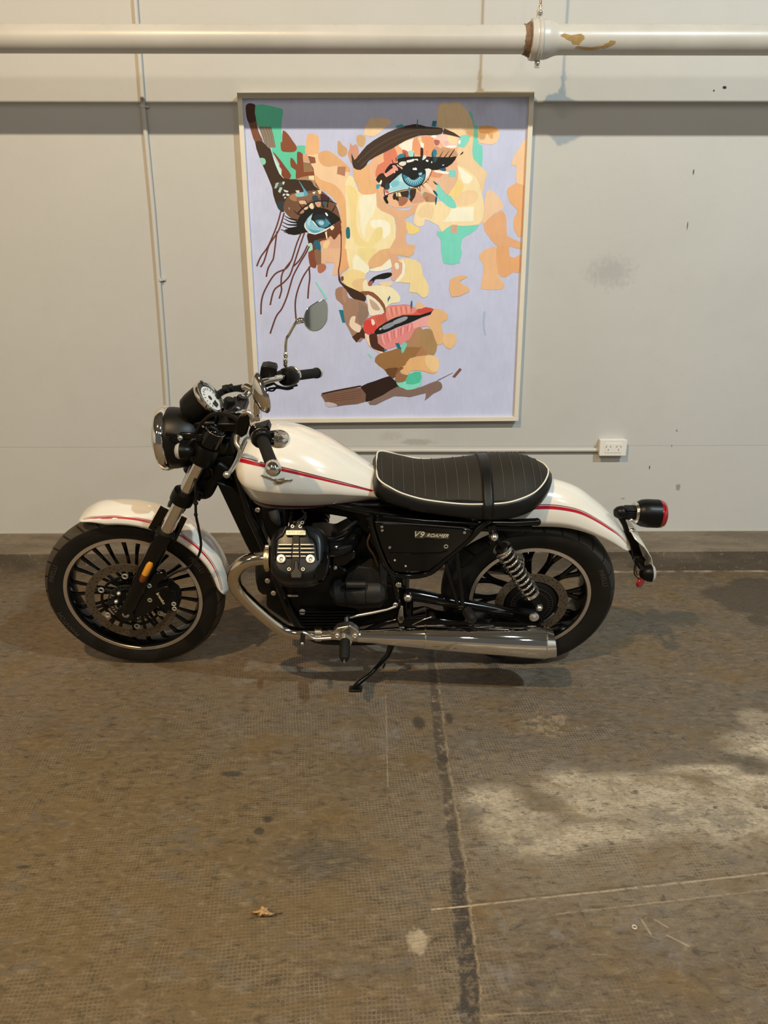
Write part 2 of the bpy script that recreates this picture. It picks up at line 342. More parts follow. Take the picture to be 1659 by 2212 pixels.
    n.put(n.b.inputs['Base Color'], c); n.put(n.b.inputs['Roughness'], n.math('ADD', 0.52, n.math('MULTIPLY', w3, 0.3)))
    n.b.inputs['Specular IOR Level'].default_value = 0.35
    h = n.math('ADD', n.math('ADD', n.math('MULTIPLY', n.math('MULTIPLY', ln, gp), 0.5), n.math('MULTIPLY', st1, 0.9)), n.math('ADD', n.math('MULTIPLY', w3, 1.4), n.math('MULTIPLY', w4, 0.35)))
    h = n.math('SUBTRACT', h, n.math('MULTIPLY', j, 0.9))
    n.bump(h, 0.55, 0.004)
    return n.m
m_floor = floor_mat()
fb = MB(); fb.add([(X0, YB, FZ), (X1, YB, FZ), (X1, WY+0.2, FZ), (X0, WY+0.2, FZ), (X0, YB, -0.12), (X1, YB, -0.12), (X1, WY+0.2, -0.12), (X0, WY+0.2, -0.12)],
   [(0, 1, 2, 3), (7, 6, 5, 4), (0, 4, 5, 1), (1, 5, 6, 2), (2, 6, 7, 3), (3, 7, 4, 0)])
struct(fb.build('floor', m_floor, smooth=0))
# ---- kerb along the wall
def kerb_mat():
    n = NT('grimy_kerb_concrete'); P = n.xyz(); X, Y, Z = P
    s = n.comb(n.math('MULTIPLY', X, 1.0), n.math('MULTIPLY', Y, 3.0), n.math('MULTIPLY', Z, 3.0))
    w = n.noise(3, 5, s); w3 = n.noise(16, 6, rough=0.7); w6 = n.noise(60, 3)
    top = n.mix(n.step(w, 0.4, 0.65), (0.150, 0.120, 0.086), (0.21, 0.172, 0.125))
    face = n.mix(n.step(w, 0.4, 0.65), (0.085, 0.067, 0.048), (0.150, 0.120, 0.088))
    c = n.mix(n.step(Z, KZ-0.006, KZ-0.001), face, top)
    c = n.mix(n.math('MULTIPLY', n.step(w3, 0.5, 0.72), 0.5), c, (0.085, 0.068, 0.05))
    c = n.mix(n.math('MULTIPLY', n.step(w6, 0.6, 0.75), 0.35), c, (0.42, 0.36, 0.27))
    c = n.mix(n.math('MULTIPLY', n.step(n.math('ADD', Y, n.math('MULTIPLY', w3, 0.02)), WY-0.004, WY+0.003), 0.7), c, (0.45, 0.40, 0.32))
    n.put(n.b.inputs['Base Color'], c); n.b.inputs['Roughness'].default_value = 0.8
    n.bump(n.math('ADD', w3, n.math('MULTIPLY', w6, 0.3)), 0.7, 0.006); return n.m
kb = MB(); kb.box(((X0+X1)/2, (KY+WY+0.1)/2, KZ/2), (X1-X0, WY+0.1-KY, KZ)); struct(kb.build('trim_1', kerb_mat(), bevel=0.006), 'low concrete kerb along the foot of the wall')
# ---- wall
def wall_mat():
    n = NT('grey_painted_wall'); P = n.xyz(); X, Z = P[0], P[2]
    w1 = n.noise(0.9, 4); w3 = n.noise(7, 5); w5 = n.noise(45, 4)
    c = n.mix(n.step(w1, 0.3, 0.7), (0.505, 0.512, 0.505), (0.54, 0.546, 0.538))
    c = n.mix(n.math('MULTIPLY', n.step(w3, 0.5, 0.8), 0.25), c, (0.47, 0.462, 0.44))
    def at(px, py): q = W(px, py, WY); return q.x, q.z
    # seam
    zs = at(1500, 963)[1]; wz = n.math('ADD', Z, n.math('MULTIPLY', n.noise(2, 3), 0.008))
    sm = n.math('MULTIPLY', n.step(n.math('ABSOLUTE', n.math('SUBTRACT', wz, zs+0.004)), 0.0028, 0.0008), 0.6)
    c = n.mix(sm, c, (0.30, 0.28, 0.25))
    lower = n.step(wz, zs+0.005, zs)
    c = n.mix(n.math('MULTIPLY', lower, 0.12), c, (0.60, 0.58, 0.53))
    def blot(px, py, rx, rz, col, k, wob=None, amp=1.2, soft=0.3):
        x, z = at(px, py); return n.mix(n.math('MULTIPLY', n.ell(X, Z, x, z, rx, rz, wob if wob is not None else w5, amp, soft), k), c, col)
    c = blot(1318, 588, 0.095, 0.055, (0.36, 0.36, 0.37), 0.55, n.noise(60, 4), 2.2, 0.7)
    c = blot(1565, 189, 0.009, 0.006, (0.02, 0.02, 0.02), 1.0, amp=0.8); c = blot(1542, 196, 0.004, 0.004, (0.04, 0.04, 0.04), 1.0)
    c = blot(1498, 372, 0.003, 0.012, (0.06, 0.06, 0.05), 0.9); c = blot(1485, 487, 0.003, 0.018, (0.12, 0.11, 0.10), 0.9)
    c = blot(1465, 1053, 0.012, 0.013, (0.22, 0.20, 0.18), 0.7, amp=2.0); c = blot(1403, 1010, 0.003, 0.010, (0.04, 0.04, 0.04), 0.9)
    c = blot(1462, 930, 0.004, 0.006, (0.15, 0.14, 0.12), 0.8); c = blot(1345, 1077, 0.010, 0.004, (0.32, 0.30, 0.27), 0.8); c = blot(1451, 963, 0.002, 0.007, (0.1, 0.1, 0.09), 0.8)
    c = blot(1000, 1003, 0.012, 0.003, (0.3, 0.27, 0.24), 0.7, amp=1.5)
    c = blot(900, 955, 0.08, 0.014, (0.30, 0.28, 0.26), 0.5, n.noise(50, 4), 2.4, 0.5)
    c = blot(840, 942, 0.05, 0.02, (0.40, 0.38, 0.36), 0.4, n.noise(50, 4), 2.4, 0.5)
    c = n.mix(n.math('MULTIPLY', n.step(w5, 0.62, 0.74), 0.16), c, (0.36, 0.34, 0.31))
    n.put(n.b.inputs['Base Color'], c); n.b.inputs['Roughness'].default_value = 0.62; n.b.inputs['Specular IOR Level'].default_value = 0.25
    n.bump(n.math('ADD', n.math('ADD', n.math('MULTIPLY', w3, 1.2), n.math('MULTIPLY', w5, 0.25)), n.math('MULTIPLY', lower, 0.5)), 0.35, 0.004)
    return n.m
m_wall = wall_mat()
wb = MB(); wb.box(((X0+X1)/2, WY+0.1, ZC/2), (X1-X0, 0.2, ZC)); struct(wb.build('wall_back', m_wall, smooth=0), 'grey painted garage wall behind the motorcycle')
for nm, xx in (('wall_left', X0-0.1), ('wall_right', X1+0.1)):
    b_ = MB(); b_.box((xx, (YB+WY)/2, ZC/2), (0.2, WY-YB, ZC)); struct(b_.build(nm, m_wall, smooth=0))
m_ceil = mat('ceiling_concrete', (0.30, 0.285, 0.26), 0.9, var=0.2, vscale=2, bump=0.3, bscale=30)
cb_ = MB(); cb_.box(((X0+X1)/2, (YB+WY)/2, ZC+0.1), (X1-X0, WY-YB, 0.2)); struct(cb_.build('ceiling', m_ceil, smooth=0))
# ---- big grey pipe on its hanger
m_pipe = (lambda n: (n.put(n.b.inputs['Base Color'], n.mix(n.math('MULTIPLY', n.math('MULTIPLY', n.step(n.noise(40, 5, rough=0.7), 0.5, 0.72), n.step(n.xyz()[2], 2.285, 2.310)), 0.5), n.mix(n.step(n.noise(3, 4), 0.3, 0.7), (0.50, 0.49, 0.46), (0.57, 0.56, 0.53)), (0.22, 0.17, 0.12))),
    n.put(n.b.inputs['Roughness'], 0.34), n.bump(n.noise(25, 4), 0.12, 0.003), n.m)[-1])(NT('glossy_grey_pipe_paint'))
m_rust = mat('rust_primer_showing', (0.36, 0.235, 0.085), 0.7, var=0.3, vscale=60)
m_dust = mat('brown_joint_compound', (0.20, 0.13, 0.085), 0.9, var=0.4, vscale=50, bump=1, bscale=60)
m_steel = mat('dull_zinc_steel', (0.55, 0.54, 0.52), 0.35, 1.0, var=0.2, vscale=60)
PY = 3.39
PR = 0.5*(W(600, 51, PY)-W(600, 115, PY)).length*1.0
def pc(px, y0, y1): a = W(px, (y0+y1)/2, PY); return a
pl_, pr_ = pc(0, 52, 115), pc(1659, 55, 118)
pd = (pr_-pl_).normalized()
pj = W(1150, 83, PY); tj = (pj-pl_).dot(pd); J = pl_+pd*tj
pipe = thing('overhead_pipe', 'thick grey painted pipe running the whole width above the painting', 'pipe', J)
def loc(v): return Vector(v)-J
def pipe_tube(a, b, r): return MB().tube([loc(J+pd*a), loc(J+pd*b)], r, 48)
pipe_tube(-4.0, 0.0, PR*0.985).build('pipe_run', m_pipe, pipe)
MB().lathe([(PR*1.0, -0.02), (PR*1.02, -0.012), (PR*1.40, -0.008), (PR*1.44, 0.0), (PR*1.44, 0.022), (PR*1.40, 0.026), (PR*1.40, 0.030), (PR*1.36, 0.034), (PR*1.36, 0.048), (PR*1.30, 0.062), (PR*1.14, 0.082), (PR*1.06, 0.098), (PR*1.05, 0.11), (PR*1.05, 3.9)], loc(J), pd, 48).build('socket_end', m_pipe, pipe)
rj = MB(); random.seed(4)
rs = []
for k in range(9):
    h = -0.034+0.03*k/8; rs.append([loc(J+pd*(h+random.uniform(-.003, .003))+Vector((0, math.cos(a), math.sin(a)))*(PR*(1.02+0.30*(k/8)**2)+random.uniform(-.002, .003))) for a in [2*math.pi*i/40 for i in range(40)]])
rj.rings(rs, cap=False).build('joint_filler', m_dust, pipe, smooth=60)
# hanging clamp
cl = MB(); cl.torus(loc(J+pd*0.024), pd, PR*1.46, 0.0035, 48, 8, 2.4)
cl.box(loc(J+pd*0.024+Vector((0, 0, PR*1.46+0.012))), (0.022, 0.016, 0.03)); cl.box(loc(J+pd*0.024+Vector((0, 0, -PR*1.46-0.010))), (0.018, 0.012, 0.026))
cl.build('clamp_band', m_pipe, pipe)
for dz, r_ in ((PR*1.46+0.016, 0.0085), (-PR*1.46-0.010, 0.007)): MB().sphere(loc(J+pd*0.024+Vector((0, -0.012, dz))), r_, 12).build('clamp_bolt', m_steel, pipe)
zr = J.z+PR*1.46
MB().cyl(loc(J+pd*0.024+Vector((0, 0, PR*1.46+0.02))), loc(Vector((J.x+0.024, J.y, ZC))), 0.0045, 10).build('hanger_rod', m_steel, pipe)
# chain-like eye above the clamp
ey = MB()
for i in range(4): ey.torus(loc(J+pd*0.024+Vector((0, -0.004, PR*1.46+0.035+i*0.020))), (1, 0, 0) if i % 2 else (0.2, 1, 0), 0.009, 0.0022, 16, 6)
ey.build('hanger_chain', m_steel, pipe)
# scraped paint showing primer: blotches wrapped just proud of the pipe
def on_pipe(px, py, lift=0.0006):
    d = ray(px, py); o = EYE
    # intersect the ray with the pipe cylinder of radius r about the axis
    r = PR*1.05+lift; w0 = o-J; a_ = d-pd*d.dot(pd); b_ = w0-pd*w0.dot(pd)
    A = a_.dot(a_); Bq = 2*a_.dot(b_); Cq = b_.dot(b_)-r*r; D = max(Bq*Bq-4*A*Cq, 0); t = (-Bq-math.sqrt(D))/(2*A); return loc(o+d*t)
sc = MB()
for poly in ([(372, 215), (400, 207), (440, 218), (500, 208), (522, 222), (524, 240), (500, 262), (490, 276), (450, 272), (440, 255), (415, 245), (400, 232), (378, 226)],
             [(462, 296), (480, 284), (520, 290), (570, 294), (600, 290), (640, 282), (640, 292), (600, 302), (570, 310), (520, 308), (490, 300)],
             [(628, 290), (650, 272), (674, 262), (682, 250), (718, 254), (712, 272), (690, 282), (668, 290), (640, 300)]):
    c0 = (sum(p[0] for p in poly)/len(poly), sum(p[1] for p in poly)/len(poly)); n_ = len(poly)
    q = lambda p: on_pipe(1080+p[0]/2.865, p[1]/2.865)
    V = [q(c0)]+[q(((p[0]+c0[0])/2, (p[1]+c0[1])/2)) for p in poly]+[q(p) for p in poly]
    sc.add(V, [(0, 1+i, 1+(i+1) % n_) for i in range(n_)]+[(1+i, 1+n_+i, 1+n_+(i+1) % n_, 1+(i+1) % n_) for i in range(n_)])
sc.build('scraped_patch', m_rust, pipe, recalc=False)
# out-of-frame service pipe close under the ceiling (its shadow crosses the top left of the wall)
# ---- conduits
m_cond = mat('grey_painted_conduit', (0.54, 0.53, 0.50), 0.42, bump=0.1, bscale=40)
cr = 0.0105
pts = [(289, -160), (292, 0), (301, 120), (309, 230), (330, 450), (346, 650), (357, 800), (365, 930)]
cv = [W(x, y, WY-cr) for x, y in pts]
base = cv[-1]
c1 = thing('vertical_conduit', 'slim grey conduit running down the wall left of the painting', 'conduit', base)
MB().tube([p-base for p in cv], cr, 16).build('conduit_tube', m_cond, c1)
for (px, py) in ((309, 230), (346, 604)):
    p = W(px, py, WY-cr)-base
    k = MB(); k.cyl(p-Vector((0, 0, 0.006)), p+Vector((0, 0, 0.006)), cr+0.002, 16); k.box(p+Vector((0.016, 0.004, 0)), (0.014, 0.008, 0.008)); k.build('clip', m_cond, c1, smooth=30)
# top left cross conduit seen at frame top
h1 = [W(x, y, WY-0.010) for x, y in ((640, 973), (1000, 973), (1296, 972))]
hc = thing('horizontal_conduit', 'thin grey conduit running sideways from behind the tank to the socket', 'conduit', h1[-1])
MB().tube([p-h1[-1] for p in h1], 0.0105, 16).build('conduit_tube', m_cond, hc)
m_mark = mat('black_conduit_print', (0.02, 0.02, 0.02), 0.6)
mk = MB(); random.seed(8)
for i in range(22):
    px = 1018+i*5.4+random.uniform(-1, 1)
    if i in (7, 13): continue
    p = W(px, 976.2, WY-0.0195)-h1[-1]; mk.box(p, (random.uniform(.003, .008), 0.003, 0.0028))
mk.build('printed_marking', m_mark, hc, smooth=0)
# ---- socket
m_wpl = mat('white_plastic', (0.80, 0.79, 0.75), 0.3); m_slot = mat('dark_slot', (0.02, 0.02, 0.02), 0.6)
sa, sb, sd_ = W(1297, 950, WY-0.042), W(1352, 985, WY-0.042), 0.042
sc_ = Vector(((sa.x+sb.x)/2, WY, (sa.z+sb.z)/2)); sw, sh = abs(sb.x-sa.x), abs(sa.z-sb.z)
so = thing('wall_socket', 'white surface-mounted double power socket on the wall right of the seat', 'socket', sc_)
MB().box((0, -0.018, 0), (sw*0.96, 0.036, sh*0.95)).build('back_box', m_wpl, so, bevel=0.003)
MB().box((0, -0.039, 0), (sw, 0.006, sh)).build('face_plate', m_wpl, so, bevel=0.0025)
MB().box((0.001, -0.0425, -0.001), (sw*0.60, 0.003, sh*0.60)).build('outlet_insert', m_wpl, so, bevel=0.0012)
for cx in (-0.18*sw, 0.20*sw):
    for dx, dz, an in ((-0.075*sw, 0.08*sh, 32), (0.075*sw, 0.08*sh, -32), (0, -0.12*sh, 0)):
        MB().box((cx+dx, -0.0442, dz), (0.0022, 0.001, 0.0095), Matrix.Rotation(R(an), 3, 'Y')).build('pin_slot', m_slot, so, smooth=0)
# ---- fallen leaf
lf = G(566, 1972); lz = Vector((lf.x, lf.y, FZ))
leaf = thing('dry_leaf', 'curled dry tan leaf lying on the floor left of the joint', 'leaf', lz)
m_leaf = mat('dry_leaf_skin', (0.56, 0.36, 0.17), 0.7, var=0.35, vscale=60, bump=0.6, bscale=120)
out = [(460, 515), (525, 468), (545, 488), (610, 470), (640, 430), (660, 378), (720, 400), (760, 395), (805, 408), (820, 450), (830, 490), (880, 515), (1000, 552), (900, 590), (820, 622), (770, 620), (700, 600), (650, 580), (630, 625), (600, 590), (570, 545), (535, 525), (500, 545)]
V = []; c0 = (720, 520)
L = lambda x, y, z: G(500+x/10.37, 1920+y/10.37, z+FZ)-lz
random.seed(3); n_ = len(out)
V = [L(c0[0], c0[1], 0.016)]+[L((x+c0[0])/2, (y+c0[1])/2, 0.010+random.uniform(0, .010)) for x, y in out]+[L(x, y, 0.004+random.uniform(0, .010)) for x, y in out]
lm = MB(); lm.add(V, [(0, 1+i, 1+(i+1) % n_) for i in range(n_)]+[(1+i, 1+n_+i, 1+n_+(i+1) % n_, 1+(i+1) % n_) for i in range(n_)])
lm.build('leaf_blade', m_leaf, leaf, smooth=25, solid=0.0006)
MB().tube([L(960, 560, 0.006), L(1050, 552, 0.005), L(1145, 535, 0.003)], [0.0014, 0.001, 0.0012], 6).build('leaf_stalk', mat('leaf_stalk_brown', (0.07, 0.04, 0.02), 0.7), leaf)
# ---- small ring washer lying on the floor
wq = G(1370, 2004)
tag(MB().torus((0, 0, 0), (0, 0, 1), 0.0048, 0.0018, 20, 8).build('washer', mat('pale_washer_metal', (0.7, 0.62, 0.5), 0.5, 0.6)), 'tiny pale ring washer lying on the floor at the lower right', 'washer')
bpy.data.objects['washer'].location = (wq.x, wq.y, 0.0018+FZ)
# ================================================================== THE PAINTING
FRD, CND = 0.042, 0.030                   # frame front and canvas distance from the wall
cr4 = [W(513, 200.5, WY-FRD), W(1155, 196, WY-FRD), W(1119.5, 910, WY-FRD), W(553, 914, WY-FRD)]
pc_ = sum(cr4, Vector())/4; PC = Vector((pc_.x, WY, pc_.z))
# true rectangle through the four corners
ux = ((cr4[1]-cr4[0])+(cr4[2]-cr4[3])).normalized(); uz = Vector((-ux.z, 0, ux.x))
pw = 0.5*((cr4[1]-cr4[0]).length+(cr4[2]-cr4[3]).length); ph = 0.5*((cr4[3]-cr4[0]).length+(cr4[2]-cr4[1]).length)
art = thing('framed_painting', 'large white-framed portrait painting of a fragmented face on lavender, hanging on the wall', 'painting', PC)
def PL(x, z, y): return ux*x+uz*z+Vector((0, -y, 0))
m_fr = mat('cream_painted_wood', (0.74, 0.70, 0.60), 0.5, var=0.06, vscale=10, bump=0.15, bscale=40)
bw = 0.021; fr = MB()
for (ax0, az0, ax1, az1) in ((-pw/2, ph/2-bw, pw/2, ph/2), (-pw/2, -ph/2, pw/2, -ph/2+bw), (-pw/2, -ph/2+bw, -pw/2+bw, ph/2-bw), (pw/2-bw, -ph/2+bw, pw/2, ph/2-bw)):
    fr.add([PL(x, z, y) for y in (0.001, FRD) for x, z in ((ax0, az0), (ax1, az0), (ax1, az1), (ax0, az1))],
           [(3, 2, 1, 0), (4, 5, 6, 7), (0, 1, 5, 4), (1, 2, 6, 5), (2, 3, 7, 6), (3, 0, 4, 7)])
fr.build('frame', m_fr, art, smooth=0, bevel=0.0015)
PCROP = {1: (500, 190, 4.879), 2: (740, 190, 3.858), 3: (540, 540, 5.53), 4: (700, 540, 3.770), 5: (800, 280, 6.381), 0: (0, 0, 1)}
PGAIN = (1.03, 1.12, 1.28)
paint = []                                # (points, colour)
def pw_(k, x, y, d=CND): a, b, s = PCROP[k]; return W(a+x/s, b+y/s, WY-d)-PC
def patch(k, col, pts, smooth=3):
    q = [Vector((x, y, 0)) for x, y in pts]
    if smooth: q = catmull(q, smooth, True)
    paint.append(([(k, p.x, p.y) for p in q], col))
def stroke(k, col, pts, w0, w1=None, n=5):
    P = catmull([Vector((x, y, 0)) for x, y in pts], n) if len(pts) > 2 else [Vector((x, y, 0)) for x, y in pts]
    w1 = w0 if w1 is None else w1; L_, R_ = [], []
    for i, p in enumerate(P):
        t = P[min(i+1, len(P)-1)]-P[max(i-1, 0)]; t.normalize(); nn = Vector((-t.y, t.x, 0))*((w0+(w1-w0)*i/(len(P)-1))/2); L_.append(p+nn); R_.append(p-nn)
    paint.append(([(k, p.x, p.y) for p in L_+R_[::-1]], col))
LAV = '#c5c6da'
# --- upper left: brow, greens, temple
patch(1, '#7a4a33', [(152, 178), (245, 172), (256, 260), (262, 350), (285, 460), (330, 565), (250, 575), (190, 400), (160, 300)])
patch(1, '#4a2a1e', [(152, 178), (245, 172), (256, 260), (250, 350), (170, 350)])  # upper part of the strip, shade painted into its colour
patch(1, '#62caa2', [(250, 178), (400, 185), (480, 205), (543, 230), (530, 330), (525, 420), (535, 540), (560, 640), (690, 610), (778, 608), (780, 690), (720, 690), (690, 720), (690, 810), (660, 790), (640, 760), (625, 830), (680, 870), (680, 960), (612, 968), (590, 890), (520, 780), (430, 690), (430, 600), (420, 420), (290, 410), (262, 350)], 2)
patch(1, '#8c7d6b', [(285, 405), (418, 410), (468, 628), (365, 630)], 0)
for x in (300, 330, 360, 385, 408): stroke(1, '#6d5d4c', [(x, 412), (x+35, 520), (x+42, 622)], 7, 3)
patch(1, '#c3ead6', [(415, 640), (440, 720), (500, 830), (548, 945), (515, 930), (470, 840), (430, 720)])
patch(1, '#8a4d31', [(540, 445), (600, 490), (640, 550), (683, 610), (685, 650), (650, 675), (545, 672), (520, 640), (518, 570), (535, 565)], 2)
patch(1, '#82432a', [(430, 665), (500, 740), (560, 820), (628, 918), (600, 965), (560, 955), (525, 915), (530, 860), (500, 820), (505, 800)], 2)
patch(1, '#87492e', [(695, 670), (752, 695), (757, 780), (830, 800), (865, 850), (882, 960), (800, 970), (680, 965), (680, 870), (625, 830), (622, 735), (660, 760), (690, 810), (690, 730)], 2)
patch(1, '#3c2a1e', [(248, 570), (325, 565), (380, 625), (410, 640), (440, 740), (480, 850), (545, 950), (700, 960), (850, 962), (930, 1070), (860, 1078), (700, 1110), (620, 1130), (560, 1200), (552, 1310), (490, 1270), (440, 1130), (430, 1060), (400, 980), (340, 840), (290, 720)], 2)
patch(1, '#8fcdb3', [(298, 740), (345, 742), (362, 780), (345, 808), (318, 800)])
patch(1, '#f1cba0', [(750, 700), (915, 690), (1015, 660), (1110, 720), (1240, 835), (1245, 890), (1225, 940), (1205, 1000), (1205, 1200), (1215, 1440), (1215, 1810), (1150, 1810), (1150, 1380), (1120, 1250), (1050, 1130), (930, 1060), (882, 960), (865, 850), (830, 790), (800, 700)], 2)
patch(1, '#e8b27c', [(880, 915), (950, 970), (1080, 1015), (1170, 1110), (1205, 1220), (1215, 1440), (1215, 1830), (1150, 1830), (1148, 1380), (1110, 1220), (1030, 1120), (930, 1060), (885, 985)])
patch(1, '#e0ab77', [(915, 690), (1015, 660), (1110, 720), (1240, 835), (1248, 885), (1200, 880), (1180, 835), (1100, 820), (1010, 832), (935, 790)])
patch(1, '#e9b582', [(800, 490), (870, 485), (915, 505), (920, 560), (915, 690), (780, 695), (785, 600)], 2)
patch(1, '#b47d5f', [(1120, 825), (1205, 830), (1195, 930), (1110, 905)], 0)
patch(1, '#cb9e70', [(1120, 570), (1140, 555), (1170, 600), (1218, 640), (1212, 700), (1170, 725), (1125, 700), (1118, 640)])
patch(1, '#d2987c', [(1252, 578), (1275, 610), (1310, 590), (1340, 640), (1335, 740), (1300, 775), (1262, 795), (1240, 740), (1225, 690), (1245, 640)], 2)
patch(1, '#d1a878', [(1320, 510), (1365, 493), (1415, 520), (1405, 590), (1370, 622), (1325, 590)])
patch(1, '#8f5539', [(805, 715), (880, 730), (888, 790), (830, 797)], 0)
patch(1, '#98744e', [(755, 780), (835, 790), (865, 880), (762, 887)], 0)
patch(1, '#dda472', [(750, 700), (802, 710), (818, 778), (755, 772)], 0)
patch(1, '#b08a68', [(680, 965), (760, 935), (850, 925), (880, 960), (890, 1020), (930, 1070), (870, 1030), (830, 975)])
patch(1, '#f0dbab', [(815, 925), (872, 922), (870, 975), (815, 960)], 0)
# eyelid mosaic
for q, c in (([(450, 1005), (560, 985), (552, 1020), (470, 1060)], '#57544a'), ([(470, 1000), (500, 995), (470, 1060), (450, 1055)], '#a9bfb2'), ([(540, 985), (562, 990), (550, 1020), (535, 1010)], '#cfe0d4'), ([(510, 1045), (538, 1050), (512, 1108), (490, 1090)], '#b5d0c8'),
             ([(545, 1070), (600, 1085), (590, 1100), (560, 1095)], '#d5e2d8'), ([(580, 1110), (612, 1120), (600, 1140), (575, 1130)], '#dfe6dc'), ([(550, 1110), (572, 1120), (548, 1140), (535, 1130)], '#c4d8ce'), ([(560, 1145), (578, 1150), (565, 1168), (552, 1160)], '#cfdcd2')): patch(1, c, q, 0)
patch(1, '#2d3a3e', [(480, 1200), (560, 1200), (552, 1290), (500, 1280)], 2)
patch(1, '#74503a', [(560, 1200), (620, 1120), (700, 1100), (860, 1080), (940, 1080), (1040, 1160), (1110, 1250), (1148, 1380), (1140, 1430), (900, 1400), (720, 1420), (670, 1400), (600, 1350), (550, 1280)])
patch(1, '#a87a57', [(620, 1130), (690, 1115), (690, 1190), (640, 1185), (610, 1160)]); patch(1, '#8a6549', [(690, 1150), (850, 1100), (930, 1090), (960, 1150), (830, 1180), (790, 1230), (710, 1200)])
patch(1, '#8ec6d0', [(675, 1110), (765, 1098), (772, 1138), (690, 1146)], 2); patch(1, '#5ea4ba', [(706, 975), (735, 1010), (760, 1050), (805, 1110), (795, 1135), (765, 1135), (757, 1070)], 2)
patch(1, '#ead3bc', [(672, 1080), (715, 1078), (715, 1102), (690, 1108)], 0); patch(1, '#efe6d6', [(850, 1098), (890, 1090), (870, 1122)], 0); patch(1, '#efd596', [(905, 1075), (945, 1080), (945, 1120), (920, 1115)], 0)
patch(1, '#2e4a55', [(850, 1140), (905, 1135), (915, 1200), (860, 1190)], 2); patch(1, '#46282c', [(940, 1110), (1030, 1160), (1010, 1200), (950, 1190)], 2)
patch(1, '#eab890', [(710, 1190), (780, 1190), (800, 1230), (770, 1220), (730, 1225)], 2); patch(1, '#d4a284', [(880, 1200), (940, 1200), (935, 1250), (895, 1250)]); patch(1, '#3f5c5e', [(950, 1200), (1000, 1200), (990, 1245), (960, 1245)])
patch(1, '#c99d82', [(600, 1260), (615, 1260), (608, 1290)], 0)
# left eye
patch(1, '#161412', [(560, 1500), (620, 1480), (690, 1475), (685, 1420), (720, 1350), (790, 1270), (880, 1255), (1000, 1275), (1080, 1320), (1148, 1385), (1090, 1430), (1040, 1460), (960, 1500), (880, 1545), (800, 1520), (720, 1540), (640, 1548)], 3)
for a in ([(700, 1320), (760, 1260), (850, 1205), (960, 1190), (1060, 1200), (1110, 1225)],): stroke(1, '#1b1512', a, 18, 8)
for a in ([(870, 1190), (880, 1230), (905, 1265)], [(950, 1160), (955, 1220), (975, 1260)], [(1025, 1150), (1015, 1210), (1010, 1260)], [(780, 1180), (800, 1220), (830, 1250)], [(715, 1230), (750, 1270), (790, 1290)], [(655, 1290), (700, 1330), (750, 1340)], [(1100, 1230), (1080, 1270), (1060, 1300)]): stroke(1, '#1b1512', a, 6, 16)
patch(1, '#f0d9b4', [(815, 1240), (850, 1210), (868, 1265), (840, 1275)], 2); patch(1, '#e8c7a8', [(760, 1270), (800, 1250), (805, 1270), (780, 1285)], 2); patch(1, '#b08264', [(720, 1310), (760, 1280), (765, 1310), (740, 1325)], 2)
patch(1, '#f1e5d2', [(765, 1450), (800, 1390), (860, 1400), (920, 1470), (1000, 1485), (1080, 1440), (1010, 1520), (870, 1550), (800, 1510)])
patch(1, '#8cc2d2', [(858, 1320), (835, 1360), (850, 1400), (900, 1460), (985, 1482), (930, 1520), (860, 1530), (800, 1495), (778, 1440), (800, 1375)])
patch(1, '#5a9fb2', [(810, 1480), (870, 1500), (940, 1505), (870, 1530)]); patch(1, '#b4dbe0', [(850, 1340), (830, 1400), (820, 1450), (800, 1430), (815, 1370)])
patch(1, '#1c2a30', [(870, 1350), (930, 1330), (1000, 1350), (1040, 1400), (1035, 1450), (985, 1478), (920, 1460), (880, 1410)])
patch(1, '#3f8398', [(885, 1400), (940, 1385), (1000, 1400), (1030, 1440), (985, 1470), (925, 1455)]); patch(1, '#a7cdd4', [(915, 1410), (950, 1400), (975, 1420), (960, 1445), (930, 1440)])
patch(1, '#4f8fa6', [(985, 1370), (1020, 1400), (1048, 1440), (1010, 1420)]); patch(1, '#f6f2ea', [(985, 1318), (1000, 1315), (1018, 1340), (1005, 1350)])
for i, a in enumerate(([(558, 1345), (610, 1375), (690, 1395)], [(552, 1375), (620, 1410), (700, 1420)], [(535, 1410), (600, 1440), (700, 1445)], [(530, 1445), (600, 1478), (700, 1465)], [(518, 1490), (590, 1510), (700, 1490)], [(550, 1515), (620, 1530), (700, 1515)], [(590, 1535), (660, 1540), (730, 1520)])): stroke(1, '#14110f', a, 5, 20)
# below the left eye
patch(1, '#6e3d28', [(800, 1530), (880, 1545), (1000, 1500), (1080, 1440), (1148, 1400), (1152, 1560), (1080, 1620), (940, 1640), (940, 1760), (880, 1810), (815, 1810), (810, 1640)], 2)
patch(1, '#3b2018', [(800, 1535), (880, 1545), (1000, 1510), (1010, 1570), (900, 1600), (850, 1640), (810, 1620)])
patch(1, '#dfac8a', [(935, 1620), (1000, 1600), (1045, 1560), (1085, 1600), (1145, 1535), (1152, 1700), (1150, 1830), (950, 1830), (930, 1700)])
patch(1, '#efcb93', [(965, 1640), (1030, 1600), (1030, 1650), (975, 1720)], 2); patch(1, '#f1dcae', [(985, 1520), (1005, 1510), (1012, 1590), (1000, 1590)], 0); patch(1, '#f3dfb8', [(1050, 1450), (1085, 1465), (1060, 1500), (1040, 1480)], 2)
patch(1, '#1f667a', [(868, 1612), (930, 1620), (942, 1730), (895, 1712)], 2); patch(1, '#a9dcc9', [(812, 1642), (845, 1637), (855, 1705), (815, 1730), (800, 1700)], 2)
